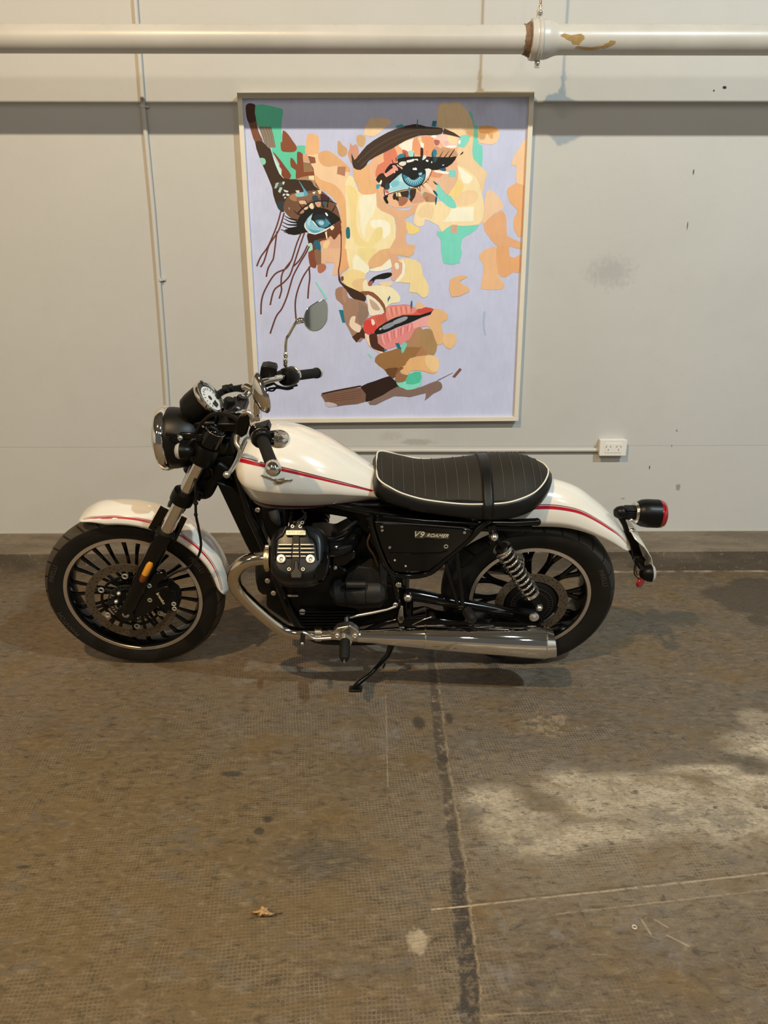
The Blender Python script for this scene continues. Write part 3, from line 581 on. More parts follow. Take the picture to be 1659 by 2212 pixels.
# strings
for s_ in ([(606.6, 456), (598, 487), (580, 530), (563, 555), (554.5, 575)], [(613.7, 460), (602, 497), (582, 528), (574.5, 551), (569, 567), (562.6, 577)], [(598, 500), (596, 516), (591, 555), (587, 565), (579, 580), (575, 598)],
           [(650.6, 503), (641, 526), (633, 552), (628.6, 563.5), (617.8, 580), (594, 592), (574, 623), (565, 648.5), (563.5, 679)], [(657.8, 502), (648, 530), (634, 572.5), (625, 596), (610.5, 612), (592, 627), (583.4, 659)],
           [(630, 562), (610.5, 589), (607, 612), (608, 627), (603, 645)], [(664, 530), (657, 545), (646, 563), (634, 575)], [(668, 532), (660, 548), (648.5, 567), (634, 594), (627, 616), (619.6, 641), (608.7, 666.6), (596, 684.7), (583.4, 720.8)],
           [(672, 573), (655.7, 596), (643, 627), (637.6, 655.7), (639.5, 690)], [(667.5, 576), (669, 599.7), (666.6, 621), (665, 645)]): stroke(0, '#66372a', s_, 3.1, 3.4)
patch(3, '#854630', [(698, 30), (770, 10), (795, 180), (770, 218), (720, 190), (705, 130)], 2); patch(3, '#8b654c', [(768, 0), (850, 20), (860, 160), (812, 185), (790, 150)], 2)
patch(3, '#b26d50', [(808, 180), (860, 165), (905, 180), (905, 230), (850, 275), (812, 262)], 2)
patch(3, '#e5b78f', [(850, -20), (1085, -20), (1062, 290), (985, 310), (1010, 150), (900, 130), (905, 165), (850, 160)], 0)
# --- upper patches
patch(2, '#eecb9f', [(205, 290), (240, 252), (390, 256), (395, 300), (345, 340), (270, 400), (178, 388)], 2)
patch(2, '#7ad2ba', [(1055, 195), (1085, 225), (1100, 310), (1132, 320), (1130, 465), (1166, 480), (1160, 668), (1100, 630), (1055, 600), (1085, 560), (1080, 400)], 2)
patch(2, '#edcb9c', [(792, 170), (830, 122), (905, 125), (970, 117), (1020, 170), (1060, 220), (1095, 330), (1085, 480), (1090, 590), (1200, 700), (1190, 760), (1160, 885), (1100, 760), (960, 650), (930, 500), (860, 400), (830, 340), (790, 310)], 2)
patch(2, '#f0c99c', [(1140, 320), (1255, 320), (1305, 370), (1300, 430), (1250, 470), (1140, 455), (1130, 400)], 2); patch(2, '#e0a768', [(1140, 320), (1255, 318), (1306, 358), (1258, 378), (1255, 420), (1225, 415), (1208, 378), (1145, 375)], 2)
patch(2, '#efc598', [(1536, 436), (1522, 820), (1450, 815), (1450, 650), (1408, 645), (1430, 570), (1480, 490)], 2); patch(2, '#e7ae79', [(1380, 830), (1520, 812), (1503, 1238), (1430, 1180), (1430, 1080), (1462, 1020), (1400, 960), (1378, 900)], 2)
patch(2, '#edc69e', [(1200, 860), (1260, 865), (1330, 950), (1335, 1010), (1260, 1050), (1180, 1130), (1160, 1100), (1180, 980)], 2)
patch(2, '#e4ab7b', [(1175, 1130), (1330, 1020), (1368, 1120), (1375, 1235), (1490, 1285), (1492, 1345), (1400, 1320), (1385, 1345), (1320, 1345), (1220, 1240)], 2)
patch(4, '#eab787', [(1262, 60), (1290, 10), (1340, -15), (1420, -15), (1418, 200), (1465, 270), (1450, 320), (1290, 320), (1282, 280), (1300, 130)], 2)
patch(4, '#e4a772', [(1405, -20), (1500, -20), (1512, 50), (1560, 60), (1602, 40), (1600, 182), (1540, 180), (1480, 222), (1420, 190)], 2)
# --- central skin
patch(2, '#f3dfab', [(25, 775), (90, 745), (130, 860), (200, 888), (300, 870), (290, 990), (360, 1040), (430, 1080), (442, 1250), (390, 1350), (420, 1440), (200, 1460), (20, 1460), (35, 1200)], 2)
patch(2, '#f3eac9', [(150, 905), (280, 885), (280, 960), (250, 1060), (190, 1150), (185, 1240), (160, 1200), (145, 1060)]); patch(2, '#f6efd3', [(235, 1105), (340, 1100), (395, 1140), (390, 1215), (340, 1250), (330, 1170), (250, 1165)])
patch(2, '#eed995', [(260, 1190), (310, 1158), (335, 1180), (320, 1260), (240, 1330), (200, 1430), (120, 1400), (200, 1310)]); patch(2, '#f0d693', [(30, 820), (90, 830), (130, 900), (110, 1100), (150, 1250), (240, 1300), (150, 1320), (80, 1240), (60, 1000)])
patch(2, '#eab47f', [(88, 665), (150, 680), (285, 600), (275, 720), (300, 860), (200, 890), (140, 870), (122, 800), (95, 760)], 2)
patch(2, '#e3b188', [(290, 820), (340, 830), (360, 960), (430, 1000), (550, 1020), (620, 950), (660, 990), (620, 1040), (520, 1090), (545, 1180), (525, 1240), (540, 1300), (605, 1310), (600, 1350), (560, 1400), (430, 1395), (370, 1370), (442, 1250), (440, 1090), (360, 1040), (285, 980)], 2)
patch(2, '#f2d37f', [(530, 1110), (600, 1150), (645, 1170), (620, 1210), (550, 1215)], 2)
patch(2, '#f3daa8', [(950, 640), (1110, 740), (1160, 880), (1180, 1000), (1160, 1110), (1120, 1140), (1000, 1150), (895, 1150), (835, 1203), (800, 1150), (760, 1125), (690, 1095), (680, 1140), (640, 1155), (595, 1130), (600, 1060), (640, 960), (700, 940), (880, 940), (900, 780)], 2)
patch(2, '#f5edcf', [(912, 1000), (1098, 988), (1092, 1108), (838, 1115), (885, 1060)], 0); patch(2, '#efcc9c', [(930, 905), (1050, 850), (1132, 880), (1100, 960), (960, 985)], 2); patch(2, '#f2d287', [(880, 885), (960, 760), (1010, 820), (980, 880), (920, 930)])
patch(2, '#f5efd2', [(965, 655), (1030, 700), (1085, 745), (1060, 790), (1010, 790), (985, 730)]); patch(2, '#efce9e', [(620, 1040), (700, 960), (760, 1000), (740, 1090), (690, 1080), (650, 1080)])
patch(2, '#e4b893', [(900, 620), (955, 650), (962, 760), (900, 862), (868, 888), (790, 780), (820, 700)], 2)
patch(2, '#7fd4be', [(715, 750), (790, 790), (860, 888), (905, 900), (952, 990), (910, 1002), (860, 975), (780, 890), (750, 830), (705, 790)], 2)
patch(2, '#79d3b9', [(790, 1190), (830, 1200), (895, 1150), (1000, 1152), (1140, 1145), (1060, 1220), (995, 1260), (975, 1430), (972, 1460), (840, 1460), (820, 1270), (790, 1230)], 2); patch(4, '#79d3b9', [(965, -30), (1112, -30), (1110, 75), (1040, 72), (985, 92), (970, 40)], 2)
patch(2, '#d4a688', [(905, 1140), (957, 1140), (955, 1207), (900, 1205)], 0)
# --- right eye close-up
patch(5, '#ebb78d', [(0, 440), (150, 320), (320, 200), (600, 110), (850, 80), (1100, 60), (1240, 110), (1210, 250), (1190, 400), (1190, 500), (1080, 620), (950, 640), (900, 900), (905, 1000), (740, 1000), (560, 1060), (350, 1080), (200, 1000), (120, 900), (80, 700), (0, 700)], 2)
patch(5, '#dd7f60', [(180, 310), (330, 210), (365, 330), (395, 430), (300, 470), (205, 610), (70, 650), (100, 490), (190, 440)], 2)
patch(5, '#f1b689', [(335, 215), (400, 205), (432, 280), (390, 345), (345, 270)]); patch(5, '#f3ecd5', [(395, 205), (605, 120), (600, 200), (575, 310), (450, 280), (430, 255)], 2)
patch(5, '#eb9d70', [(600, 120), (700, 90), (862, 100), (885, 200), (870, 345), (760, 365), (590, 330), (578, 230)], 2); patch(5, '#f3d097', [(650, 108), (702, 95), (712, 185), (688, 205)], 0); patch(5, '#f6f0e2', [(690, 172), (738, 190), (733, 252), (700, 242)], 2)
patch(5, '#f0c7b3', [(880, 120), (1000, 65), (1215, 115), (1190, 240), (1030, 245), (960, 150), (890, 145)], 2); patch(5, '#f4d7a4', [(1060, 85), (1190, 112), (1180, 195), (1090, 190)], 2); patch(5, '#e8b8b0', [(1010, 160), (1085, 160), (1070, 215), (1020, 210)], 2)
patch(5, '#f7f0e6', [(842, 80), (912, 78), (903, 112), (850, 106)], 2); patch(5, '#b1685e', [(880, 140), (955, 150), (945, 205), (900, 218)], 2); patch(5, '#f7efe3', [(1030, 235), (1110, 215), (1180, 220), (1180, 245), (1060, 255)], 2)
patch(5, '#ca9870', [(885, 235), (1000, 240), (1100, 255), (1185, 300), (1188, 385), (900, 375), (878, 300)], 2); patch(5, '#efb993', [(920, 220), (960, 205), (1000, 230), (965, 262)], 0)
patch(5, '#cb6350', [(440, 280), (500, 290), (545, 345), (530, 385), (465, 385)]); patch(5, '#a9dccd', [(520, 300), (600, 292), (602, 372), (540, 375)], 2); patch(5, '#2f7d90', [(370, 370), (430, 330), (472, 350), (470, 405), (400, 432)])
patch(5, '#c0704f', [(775, 295), (785, 290), (778, 345)], 0); patch(5, '#2f7d90', [(870, 270), (915, 290), (912, 350), (872, 385), (838, 350)])
patch(5, '#e7e1cf', [(385, 465), (430, 430), (500, 440), (490, 490), (440, 500)]); patch(5, '#ee9c88', [(215, 590), (290, 520), (330, 560), (300, 650), (240, 650)], 2)
patch(5, '#161413', [(240, 760), (235, 700), (345, 590), (325, 520), (240, 580), (215, 600), (200, 575), (275, 472), (380, 455), (372, 405), (470, 380), (600, 370), (750, 370), (880, 375), (1100, 380), (1190, 368), (1125, 470), (1000, 540), (850, 560), (760, 545), (600, 560), (440, 610), (330, 690)], 2)
patch(5, '#ee9a8c', [(302, 495), (340, 490), (382, 540), (372, 568), (325, 548)], 2); patch(5, '#f0a695', [(365, 470), (400, 500), (440, 520), (440, 548), (405, 520), (372, 500)], 2)
patch(5, '#e3ddcb', [(392, 465), (430, 440), (490, 442), (488, 480), (450, 500), (410, 490)]); patch(5, '#f0e9dd', [(500, 425), (560, 412), (600, 402), (600, 432), (530, 452), (505, 450)], 2); patch(5, '#ece5da', [(610, 405), (655, 403), (655, 430), (635, 418), (612, 420)], 2)
patch(5, '#dfe6df', [(720, 370), (750, 350), (775, 380), (740, 412), (715, 415)], 2); patch(5, '#e9f0ea', [(765, 415), (800, 420), (795, 445), (770, 435)], 2); patch(5, '#d9e6e2', [(842, 435), (862, 445), (860, 462), (840, 458)], 2); patch(5, '#efe7d8', [(985, 490), (1020, 478), (1010, 497)], 0)
patch(5, '#2c4048', [(860, 380), (930, 378), (900, 450), (862, 440)], 2); patch(5, '#33272a', [(770, 375), (830, 372), (815, 418), (780, 410)], 2)
patch(5, '#301d16', [(75, 690), (118, 620), (180, 598), (222, 655), (330, 590), (310, 670), (250, 740), (215, 835), (190, 800), (150, 785), (125, 740)], 2); patch(5, '#f4eee0', [(120, 745), (150, 690), (160, 720), (140, 762)], 2); patch(5, '#4a9bb0', [(80, 760), (135, 752), (130, 790), (90, 822)], 2); patch(5, '#24404a', [(215, 740), (262, 745), (268, 800), (235, 830), (205, 800)])
patch(5, '#ece4d6', [(760, 540), (840, 548), (790, 650), (640, 775), (545, 815), (420, 840), (270, 880), (215, 900), (210, 870), (330, 840), (560, 780), (700, 700), (748, 610)], 2)
patch(5, '#a4d4d9', [(432, 600), (340, 675), (265, 745), (270, 790), (250, 862), (440, 822), (560, 795), (500, 760), (450, 680)], 2); patch(5, '#c6e5e4', [(400, 640), (440, 660), (455, 730), (400, 700)], 0); patch(5, '#7fc0cc', [(300, 720), (380, 700), (400, 760), (330, 790), (290, 780)], 2)
patch(5, '#f6f6f2', [(270, 775), (295, 780), (285, 805)], 0); patch(5, '#e65e6c', [(205, 835), (235, 840), (262, 875), (215, 875)], 2)
patch(5, '#0f1c22', [(435, 590), (450, 560), (600, 530), (745, 545), (765, 610), (750, 690), (700, 760), (610, 792), (530, 775), (465, 720), (438, 650)])
patch(5, '#3a8198', [(450, 620), (500, 640), (600, 680), (700, 640), (752, 610), (740, 680), (690, 748), (610, 778), (535, 760), (475, 705)])
for a in range(-60, 70, 14): stroke(5, '#a6d2da' if a % 28 else '#6fb2c4', [(600+80*math.sin(R(a)), 620+78*math.cos(R(a))), (600+138*math.sin(R(a)), 630+130*math.cos(R(a)))], 16, 6)
patch(5, '#111111', [(540, 590), (570, 545), (630, 540), (655, 590), (650, 650), (610, 690), (560, 680), (535, 640)]); patch(5, '#8cc4d4', [(665, 600), (712, 590), (708, 625), (675, 630)], 2); patch(5, '#f5f3ee', [(580, 548), (592, 522), (605, 535), (618, 520), (640, 530), (643, 556), (600, 556)], 0)
patch(5, '#3d281e', [(320, 880), (500, 840), (630, 812), (612, 930), (570, 1012), (520, 940), (420, 930), (385, 985), (345, 960), (318, 965)], 2); patch(5, '#efdba6', [(352, 872), (410, 866), (432, 922), (362, 922)], 0); patch(5, '#a86b51', [(390, 930), (520, 945), (485, 1025), (400, 1052)], 2)
patch(5, '#d8a284', [(612, 930), (650, 850), (705, 900), (745, 985), (650, 1005), (560, 1015)], 2); patch(5, '#ba8865', [(740, 860), (800, 870), (895, 915), (905, 985), (780, 995), (722, 920)], 2); patch(5, '#a67a54', [(755, 930), (800, 912), (805, 985), (762, 992)], 0); patch(5, '#4e9fb2', [(520, 800), (552, 800), (540, 880), (553, 930), (536, 962), (518, 930), (532, 880)], 2)
patch(5, '#f1cfae', [(735, 760), (770, 730), (900, 870), (895, 905), (800, 840)], 2); patch(5, '#e19670', [(850, 570), (1000, 600), (950, 660), (820, 640)], 2); patch(5, '#f6efe4', [(890, 560), (1085, 585), (1062, 612), (900, 588)], 2); patch(5, '#1f5a78', [(950, 540), (1040, 530), (1035, 570), (985, 565)], 2)
patch(5, '#85cfc3', [(1085, 555), (1182, 560), (1177, 652), (1080, 645)], 0); patch(5, '#a0d9ca', [(690, 840), (752, 850), (715, 890)], 0); patch(5, '#87d4c1', [(1260, 75), (1375, 90), (1330, 200), (1285, 242), (1205, 225), (1225, 150)], 2); patch(5, '#eef5ee', [(1215, 160), (1245, 140), (1240, 190), (1222, 200)], 2)
for q in ([(865, 705), (905, 730), (932, 762), (890, 750)], [(860, 833), (905, 855), (932, 918), (885, 885)], [(905, 920), (922, 940), (905, 1042), (890, 980)]): patch(5, '#1f5868', q, 2)
stroke(5, '#161210', [(195, 925), (260, 885), (420, 838), (560, 812), (700, 765), (800, 680), (850, 562)], 12, 7); patch(5, '#161210', [(180, 925), (250, 905), (228, 950), (252, 1000), (230, 1022), (198, 985)], 2); stroke(5, '#161210', [(195, 780), (190, 850), (205, 930)], 9, 14)
for p, q, a, b in (((480, 390), (475, 310), 14, 5), ((600, 375), (600, 310), 12, 4), ((360, 430), (352, 378), 14, 5), ((320, 480), (298, 410), 14, 5), ((862, 470), (858, 300), 16, 6), ((915, 450), (1008, 290), 20, 4), ((970, 450), (1090, 290), 20, 4), ((1040, 450), (1165, 265), 24, 8), ((1090, 450), (1190, 365), 34, 5), ((680, 775), (690, 855), 10, 4), ((640, 790), (685, 850), 12, 4), ((705, 755), (748, 800), 10, 4), ((755, 715), (800, 735), 8, 3), ((790, 680), (812, 705), 8, 3), ((340, 870), (330, 960), 14, 10), ((375, 860), (385, 985), 8, 10)): stroke(5, '#171312', [p, q], a, b)
patch(5, '#33201c', [(695, 420), (692, 255), (725, 258), (730, 330), (715, 420)], 2); patch(5, '#171312', [(1235, 352), (1262, 315), (1282, 300), (1275, 328)], 2)
# eyebrow
patch(2, '#3f2e22', [(78, 600), (74, 545), (92, 585), (110, 592), (200, 480), (320, 400), (440, 342), (600, 300), (700, 322), (832, 335), (826, 380), (740, 393), (640, 395), (520, 440), (420, 500), (330, 545), (220, 605), (200, 640), (150, 682), (92, 665)], 2)
patch(2, '#3f2e22', [(845, 335), (930, 372), (990, 414), (910, 396), (838, 380)], 0)
for a in ([(120, 620), (260, 500), (420, 410), (600, 350), (800, 352)], [(150, 650), (300, 520), (470, 430), (640, 375)]): stroke(2, '#57432f', a, 8, 4)
patch(2, '#4a9ca4', [(443, 315), (498, 300), (511, 325), (455, 338)], 0); patch(2, '#2c7d85', [(752, 273), (786, 275), (776, 322), (742, 318)], 0); stroke(2, '#2a6d74', [(626, 263), (620, 328)], 5, 9)
patch(2, '#1b6c79', [(45, 1157), (60, 1175), (62, 1240), (48, 1256), (32, 1245), (28, 1180)])
# --- nose and cheeks
patch(4, '#e8aa74', [(135, -10), (195, -10), (205, 140), (150, 180), (120, 240), (116, 190)], 0)
patch(4, '#f2dda9', [(180, -10), (480, -10), (470, 60), (380, 120), (345, 190), (320, 260), (322, 350), (230, 320), (140, 250), (205, 140), (190, 80)], 0)
patch(4, '#eed995', [(280, -10), (430, -10), (360, 90), (300, 70)]); patch(4, '#f5edcd', [(250, 35), (330, 100), (372, 160), (330, 192), (235, 160)], 2); patch(4, '#f0d594', [(160, 190), (240, 155), (335, 190), (318, 240), (330, 270), (322, 350), (240, 330), (142, 252)], 2); patch(4, '#e9c28b', [(240, 250), (325, 232), (328, 345), (235, 302)], 2)
patch(4, '#e4b381', [(358, 115), (375, 70), (430, 20), (500, -10), (735, -10), (690, 60), (600, 30), (545, 90), (470, 135), (390, 152)], 2)
patch(4, '#f6efd2', [(378, 155), (470, 130), (540, 68), (552, 140), (460, 172), (385, 172)], 2); patch(4, '#deaa8a', [(518, 32), (580, 35), (635, 120), (632, 190), (580, 247), (545, 230), (552, 140), (540, 78)]); patch(4, '#f3e4cc', [(578, 110), (600, 105), (612, 140), (595, 160), (580, 140)])
patch(4, '#f1d79b', [(600, 80), (700, 70), (785, 110), (805, 200), (830, 248), (852, 300), (845, 372), (800, 388), (760, 350), (692, 340), (700, 270), (600, 262), (655, 200), (662, 130)], 2); patch(4, '#f5ead0', [(635, 75), (662, 130), (655, 200), (600, 262), (580, 250), (632, 190), (638, 120)], 2)
patch(4, '#f3e4b9', [(315, 270), (345, 240), (362, 290), (400, 292), (480, 288), (560, 312), (620, 380), (612, 425), (560, 432), (522, 450), (500, 475), (440, 400), (330, 345)], 2); patch(4, '#eed0a4', [(440, 270), (540, 258), (555, 285), (500, 300)])
patch(4, '#161412', [(355, 272), (400, 222), (480, 190), (545, 184), (550, 210), (490, 236), (420, 238), (402, 268), (385, 262)], 2); patch(4, '#a65c4e', [(357, 265), (398, 250), (385, 292), (362, 292)], 2)
patch(4, '#8c573a', [(290, 345), (330, 335), (400, 345), (470, 410), (502, 470), (492, 530), (440, 480), (350, 375)], 2)
patch(4, '#402719', [(122, 205), (140, 260), (200, 300), (290, 340), (342, 382), (322, 425), (230, 390), (195, 345), (145, 285), (126, 255)], 2); patch(4, '#7b4a34', [(135, 225), (155, 212), (160, 240), (145, 255)])
patch(4, '#a47d65', [(95, 320), (150, 300), (190, 340), (200, 390), (330, 420), (362, 480), (360, 540), (312, 620), (322, 720), (262, 750), (200, 640), (160, 560), (155, 450), (100, 400)], 2)
patch(4, '#927765', [(280, 420), (362, 480), (350, 540), (300, 612), (270, 540), (285, 480)]); patch(4, '#b38670', [(150, 310), (185, 345), (175, 430), (150, 400)]); patch(4, '#4b2b1e', [(228, 708), (262, 680), (310, 640), (335, 590), (332, 722), (300, 715), (263, 753)], 0)
patch(4, '#f0e1ca', [(345, 368), (382, 375), (450, 430), (492, 510), (430, 528), (370, 532), (355, 440)], 2); patch(4, '#c9a78e', [(370, 400), (430, 440), (455, 490), (395, 480)]); patch(4, '#efd4b8', [(222, 545), (258, 543), (250, 590), (300, 618), (290, 670), (250, 660), (205, 612)], 2)
patch(4, '#1c7682', [(120, 487), (155, 490), (172, 590), (150, 592)], 0)
stroke(3, '#4c231b', [(1090, -230), (1088, 0), (1075, 150), (1058, 260), (1082, 395)], 9, 16)
stroke(4, '#5a2a20', [(118, 200), (128, 260), (200, 310)], 5, 5)
# --- mouth
patch(4, '#da6351', [(322, 610), (350, 560), (430, 528), (500, 520), (512, 462), (600, 448), (700, 448), (740, 492), (830, 465), (900, 485), (882, 512), (780, 532), (640, 532), (540, 562), (440, 640), (400, 682), (345, 682), (320, 645)], 2)
patch(4, '#e88f7d', [(505, 490), (530, 460), (700, 450), (750, 490), (720, 520), (640, 525), (530, 572), (505, 545)], 2); patch(4, '#cb4b42', [(760, 488), (830, 466), (900, 487), (875, 510), (780, 520)], 2)
for i in range(10): stroke(4, '#c55a4c' if i % 2 else '#f4b3a2', [(525+i*20, 470-i*1.5), (530+i*20, 500-i), (540+i*19, 545-i*4)], 7, 3)
for i in range(5): stroke(4, '#b8483c', [(425+i*18, 545-i*5), (435+i*18, 575), (450+i*17, 600-i*4)], 6, 3)
patch(4, '#d9453c', [(322, 600), (360, 570), (420, 600), (425, 650), (385, 682), (340, 680)]); patch(4, '#f6e3d3', [(385, 568), (400, 565), (415, 595), (400, 615), (388, 600)], 2)
patch(4, '#e68b86', [(430, 700), (500, 676), (620, 626), (720, 588), (850, 532), (872, 560), (852, 620), (760, 632), (700, 722), (620, 772), (540, 802), (480, 812), (432, 770)], 2); patch(4, '#eba7a0', [(720, 590), (850, 533), (870, 560), (850, 618), (760, 630), (735, 640)], 2)
for i in range(15): stroke(4, ('#c4605a', '#f6c9bf', '#d97770')[i % 3], [(455+i*19, 700-i*7), (462+i*18, 735-i*7), (480+i*16, 780-i*9)], 7, 3)
patch(4, '#18140f', [(408, 672), (450, 622), (540, 570), (640, 534), (780, 530), (890, 495), (893, 515), (800, 547), (700, 592), (600, 627), (500, 672), (430, 687)], 2)
patch(4, '#8f9097', [(475, 622), (560, 585), (570, 615), (490, 650)], 2); patch(4, '#9b9ca4', [(563, 580), (640, 546), (680, 545), (665, 572), (575, 608)], 2); patch(4, '#b9b9be', [(450, 640), (470, 632), (465, 650), (450, 652)], 2)
patch(4, '#4c291c', [(368, 692), (430, 684), (440, 760), (490, 800), (490, 832), (400, 802), (374, 760)], 2); patch(4, '#c58a78', [(440, 700), (470, 690), (452, 730), (470, 770), (448, 768)], 2); patch(4, '#f1cfae', [(330, 685), (366, 700), (385, 800), (480, 830), (490, 852), (420, 822), (362, 772)], 2)
patch(4, '#9c7041', [(440, 852), (540, 820), (640, 790), (805, 770), (740, 880), (650, 960), (560, 985), (520, 1000), (480, 965), (414, 910)], 2); patch(4, '#b28660', [(640, 782), (700, 720), (745, 640), (800, 640), (800, 780), (740, 790)], 2)
patch(4, '#ab875a', [(770, 700), (800, 650), (880, 650), (922, 770), (892, 862), (820, 862), (795, 780)], 2); patch(4, '#b17c55', [(738, 880), (800, 782), (822, 862), (690, 885)], 2)
patch(4, '#e7b681', [(858, 545), (900, 480), (950, 485), (1005, 520), (1000, 570), (950, 600), (978, 690), (972, 750), (922, 772), (882, 660), (845, 620)], 2); patch(4, '#eabd89', [(980, 690), (1060, 680), (1080, 740), (1030, 808), (972, 770)], 2); patch(4, '#e7bb90', [(750, 435), (785, 425), (825, 465), (752, 482)], 2)
patch(4, '#e7b378', [(660, 940), (700, 882), (820, 860), (892, 860), (936, 900), (926, 985), (880, 1008), (800, 985), (705, 985), (680, 1022), (628, 1000), (618, 960)], 2); patch(4, '#efc891', [(830, 860), (892, 862), (936, 900), (926, 985), (870, 980), (825, 920)])
patch(4, '#6f4829', [(495, 975), (560, 960), (605, 965), (580, 1035), (545, 1038)], 2); patch(4, '#9b6d48', [(578, 1060), (600, 972), (630, 1010), (690, 1022), (682, 1060), (612, 1080)], 2); patch(4, '#8a5a36', [(650, 960), (600, 1000), (570, 1040), (610, 960)])
patch(4, '#88ddc3', [(550, 1042), (600, 1082), (680, 1060), (700, 1012), (790, 990), (790, 1100), (700, 1142), (640, 1137), (590, 1095)], 2); patch(4, '#52c19b', [(690, 1012), (786, 992), (780, 1080), (668, 1092)], 2)
stroke(4, '#1a1410', [(548, 1040), (600, 1105), (650, 1140), (710, 1140)], 6, 3)
patch(4, '#2d1c14', [(300, 1112), (420, 1065), (520, 1030), (550, 1040), (602, 1110), (480, 1190), (345, 1237), (315, 1180)], 2); patch(4, '#7e5d4b', [(-20, 1168), (100, 1152), (300, 1122), (337, 1235), (180, 1262), (30, 1278), (10, 1240), (-10, 1205)], 2)
stroke(4, '#3a2319', [(-15, 1172), (100, 1146), (300, 1108)], 14, 12); patch(4, '#c5b7b4', [(10, 1240), (70, 1245), (110, 1268), (30, 1280)], 2)
for i in range(4): stroke(4, '#6a4838', [(10+i*12, 1190+i*15), (150, 1168+i*18), (300, 1145+i*20)], 6, 5)
patch(4, '#866c5f', [(360, 1242), (480, 1182), (600, 1112), (680, 1142), (800, 1112), (920, 1065), (962, 1100), (950, 1140), (890, 1170), (820, 1226), (830, 1165), (700, 1198), (570, 1190), (420, 1262)], 2)
patch(4, '#7e5645', [(1045, 1032), (1105, 960), (1122, 975), (1066, 1040)], 0); stroke(4, '#3a2a22', [(925, 1063), (990, 1030), (1050, 1000)], 5, 2)
patch(4, '#e7b483', [(1028, 240), (1140, 205), (1166, 222), (1100, 258), (1172, 302), (1178, 340), (1040, 385)], 2)
patch(3, '#8fd8c3', [(780, 380), (800, 380), (925, 575), (905, 590)], 0); patch(3, '#8fd8c3', [(1405, 1240), (1425, 1230), (1462, 1280), (1445, 1290)], 0)
patch(4, '#1e7181', [(578, 760), (610, 757), (632, 815), (600, 802)], 0); patch(4, '#7bcdb6', [(640, 755), (676, 760), (665, 800), (640, 842), (628, 810)], 2); patch(4, '#2a6c80', [(488, 803), (515, 815), (490, 826)], 0); patch(4, '#1e7181', [(712, 410), (720, 430), (716, 482), (704, 450)], 2); patch(4, '#1e7181', [(534, 370), (541, 388), (527, 410), (520, 426), (517, 400)], 0)
for x in (1310,): stroke(4, '#aebfd6', [(x, 500), (x-8, 600), (x+5, 690)], 16, 8)
# ---- canvas mesh: ground plus every brush patch, a hair above one another
me = bpy.data.meshes.new('canvas'); V, Fc, Cc = [], [], []
ix, iz = pw/2-bw*0.9, ph/2-bw*0.9
V += [PL(x, z, 0.004) for x, z in ((-ix, -iz), (ix, -iz), (ix, iz), (-ix, iz))]+[PL(x, z, CND-0.0035) for x, z in ((-ix, -iz), (ix, -iz), (ix, iz), (-ix, iz))]
for f in ((3, 2, 1, 0), (4, 5, 6, 7), (0, 1, 5, 4), (1, 2, 6, 5), (2, 3, 7, 6), (3, 0, 4, 7)): Fc.append(f); Cc.append(hexc(LAV))
from mathutils.geometry import tessellate_polygon
ixc = pw/2-bw-0.001
for i, (pts, col) in enumerate(paint):
    d = CND-0.0032+i*0.000005; o = len(V); P = []
    for k, x, y in pts:
        a, b, s = PCROP[k]; q = W(a+x/s, b+y/s, WY-CND)-PC; lx, lz_ = q.dot(ux), q.dot(uz)
        P.append(PL(max(-ixc, min(ixc, lx)), lz_, d))
    V += P
    for t in tessellate_polygon([[Vector((p.dot(ux), p.dot(uz), 0)) for p in P]]):
        a, b, c = (P[j] for j in t)
        nrm = (b-a).cross(c-a)
        if nrm.length < 1e-12: continue
        t = t if nrm.y < 0 else (t[2], t[1], t[0]); Fc.append(tuple(o+j for j in t)); Cc.append(hexc(col))
me.from_pydata([tuple(v) for v in V], [], Fc)
at = me.color_attributes.new('paint', 'FLOAT_COLOR', 'CORNER'); buf = []
for p, c in zip(me.polygons, Cc): buf += list(c)*p.loop_total
at.data.foreach_set('color', buf)
n = NT('oil_paint_on_canvas'); an = n.t.nodes.new('ShaderNodeAttribute'); an.attribute_name = 'paint'
P_ = n.xyz(); br = n.noise(1.0, 5, n.comb(n.math('MULTIPLY', P_[0], 60.0), 0.0, n.math('MULTIPLY', P_[2], 14.0)), rough=0.65); cl_ = n.noise(9, 4)
k_ = n.math('ADD', 0.985, n.math('MULTIPLY', n.math('ADD', n.math('SUBTRACT', br, 0.5), n.math('SUBTRACT', cl_, 0.5)), 0.20))
g_ = n.comb(n.math('MULTIPLY', k_, PGAIN[0]), n.math('MULTIPLY', k_, PGAIN[1]), n.math('MULTIPLY', k_, PGAIN[2]))
vm = n.t.nodes.new('ShaderNodeVectorMath'); vm.operation = 'MULTIPLY'; n.t.links.new(an.outputs['Color'], vm.inputs[0]); n.t.links.new(g_, vm.inputs[1])
n.t.links.new(vm.outputs[0], n.b.inputs['Base Color']); n.b.inputs['Roughness'].default_value = 0.55; n.b.inputs['Specular IOR Level'].default_value = 0.3; n.bump(br, 0.15, 0.001)
me.materials.append(n.m); me.update()
cv_ = bpy.data.objects.new('canvas', me); COL.objects.link(cv_); cv_.parent = art; cv_['label'] = 'lavender canvas painted with a face in peach, brown, mint and coral patches'
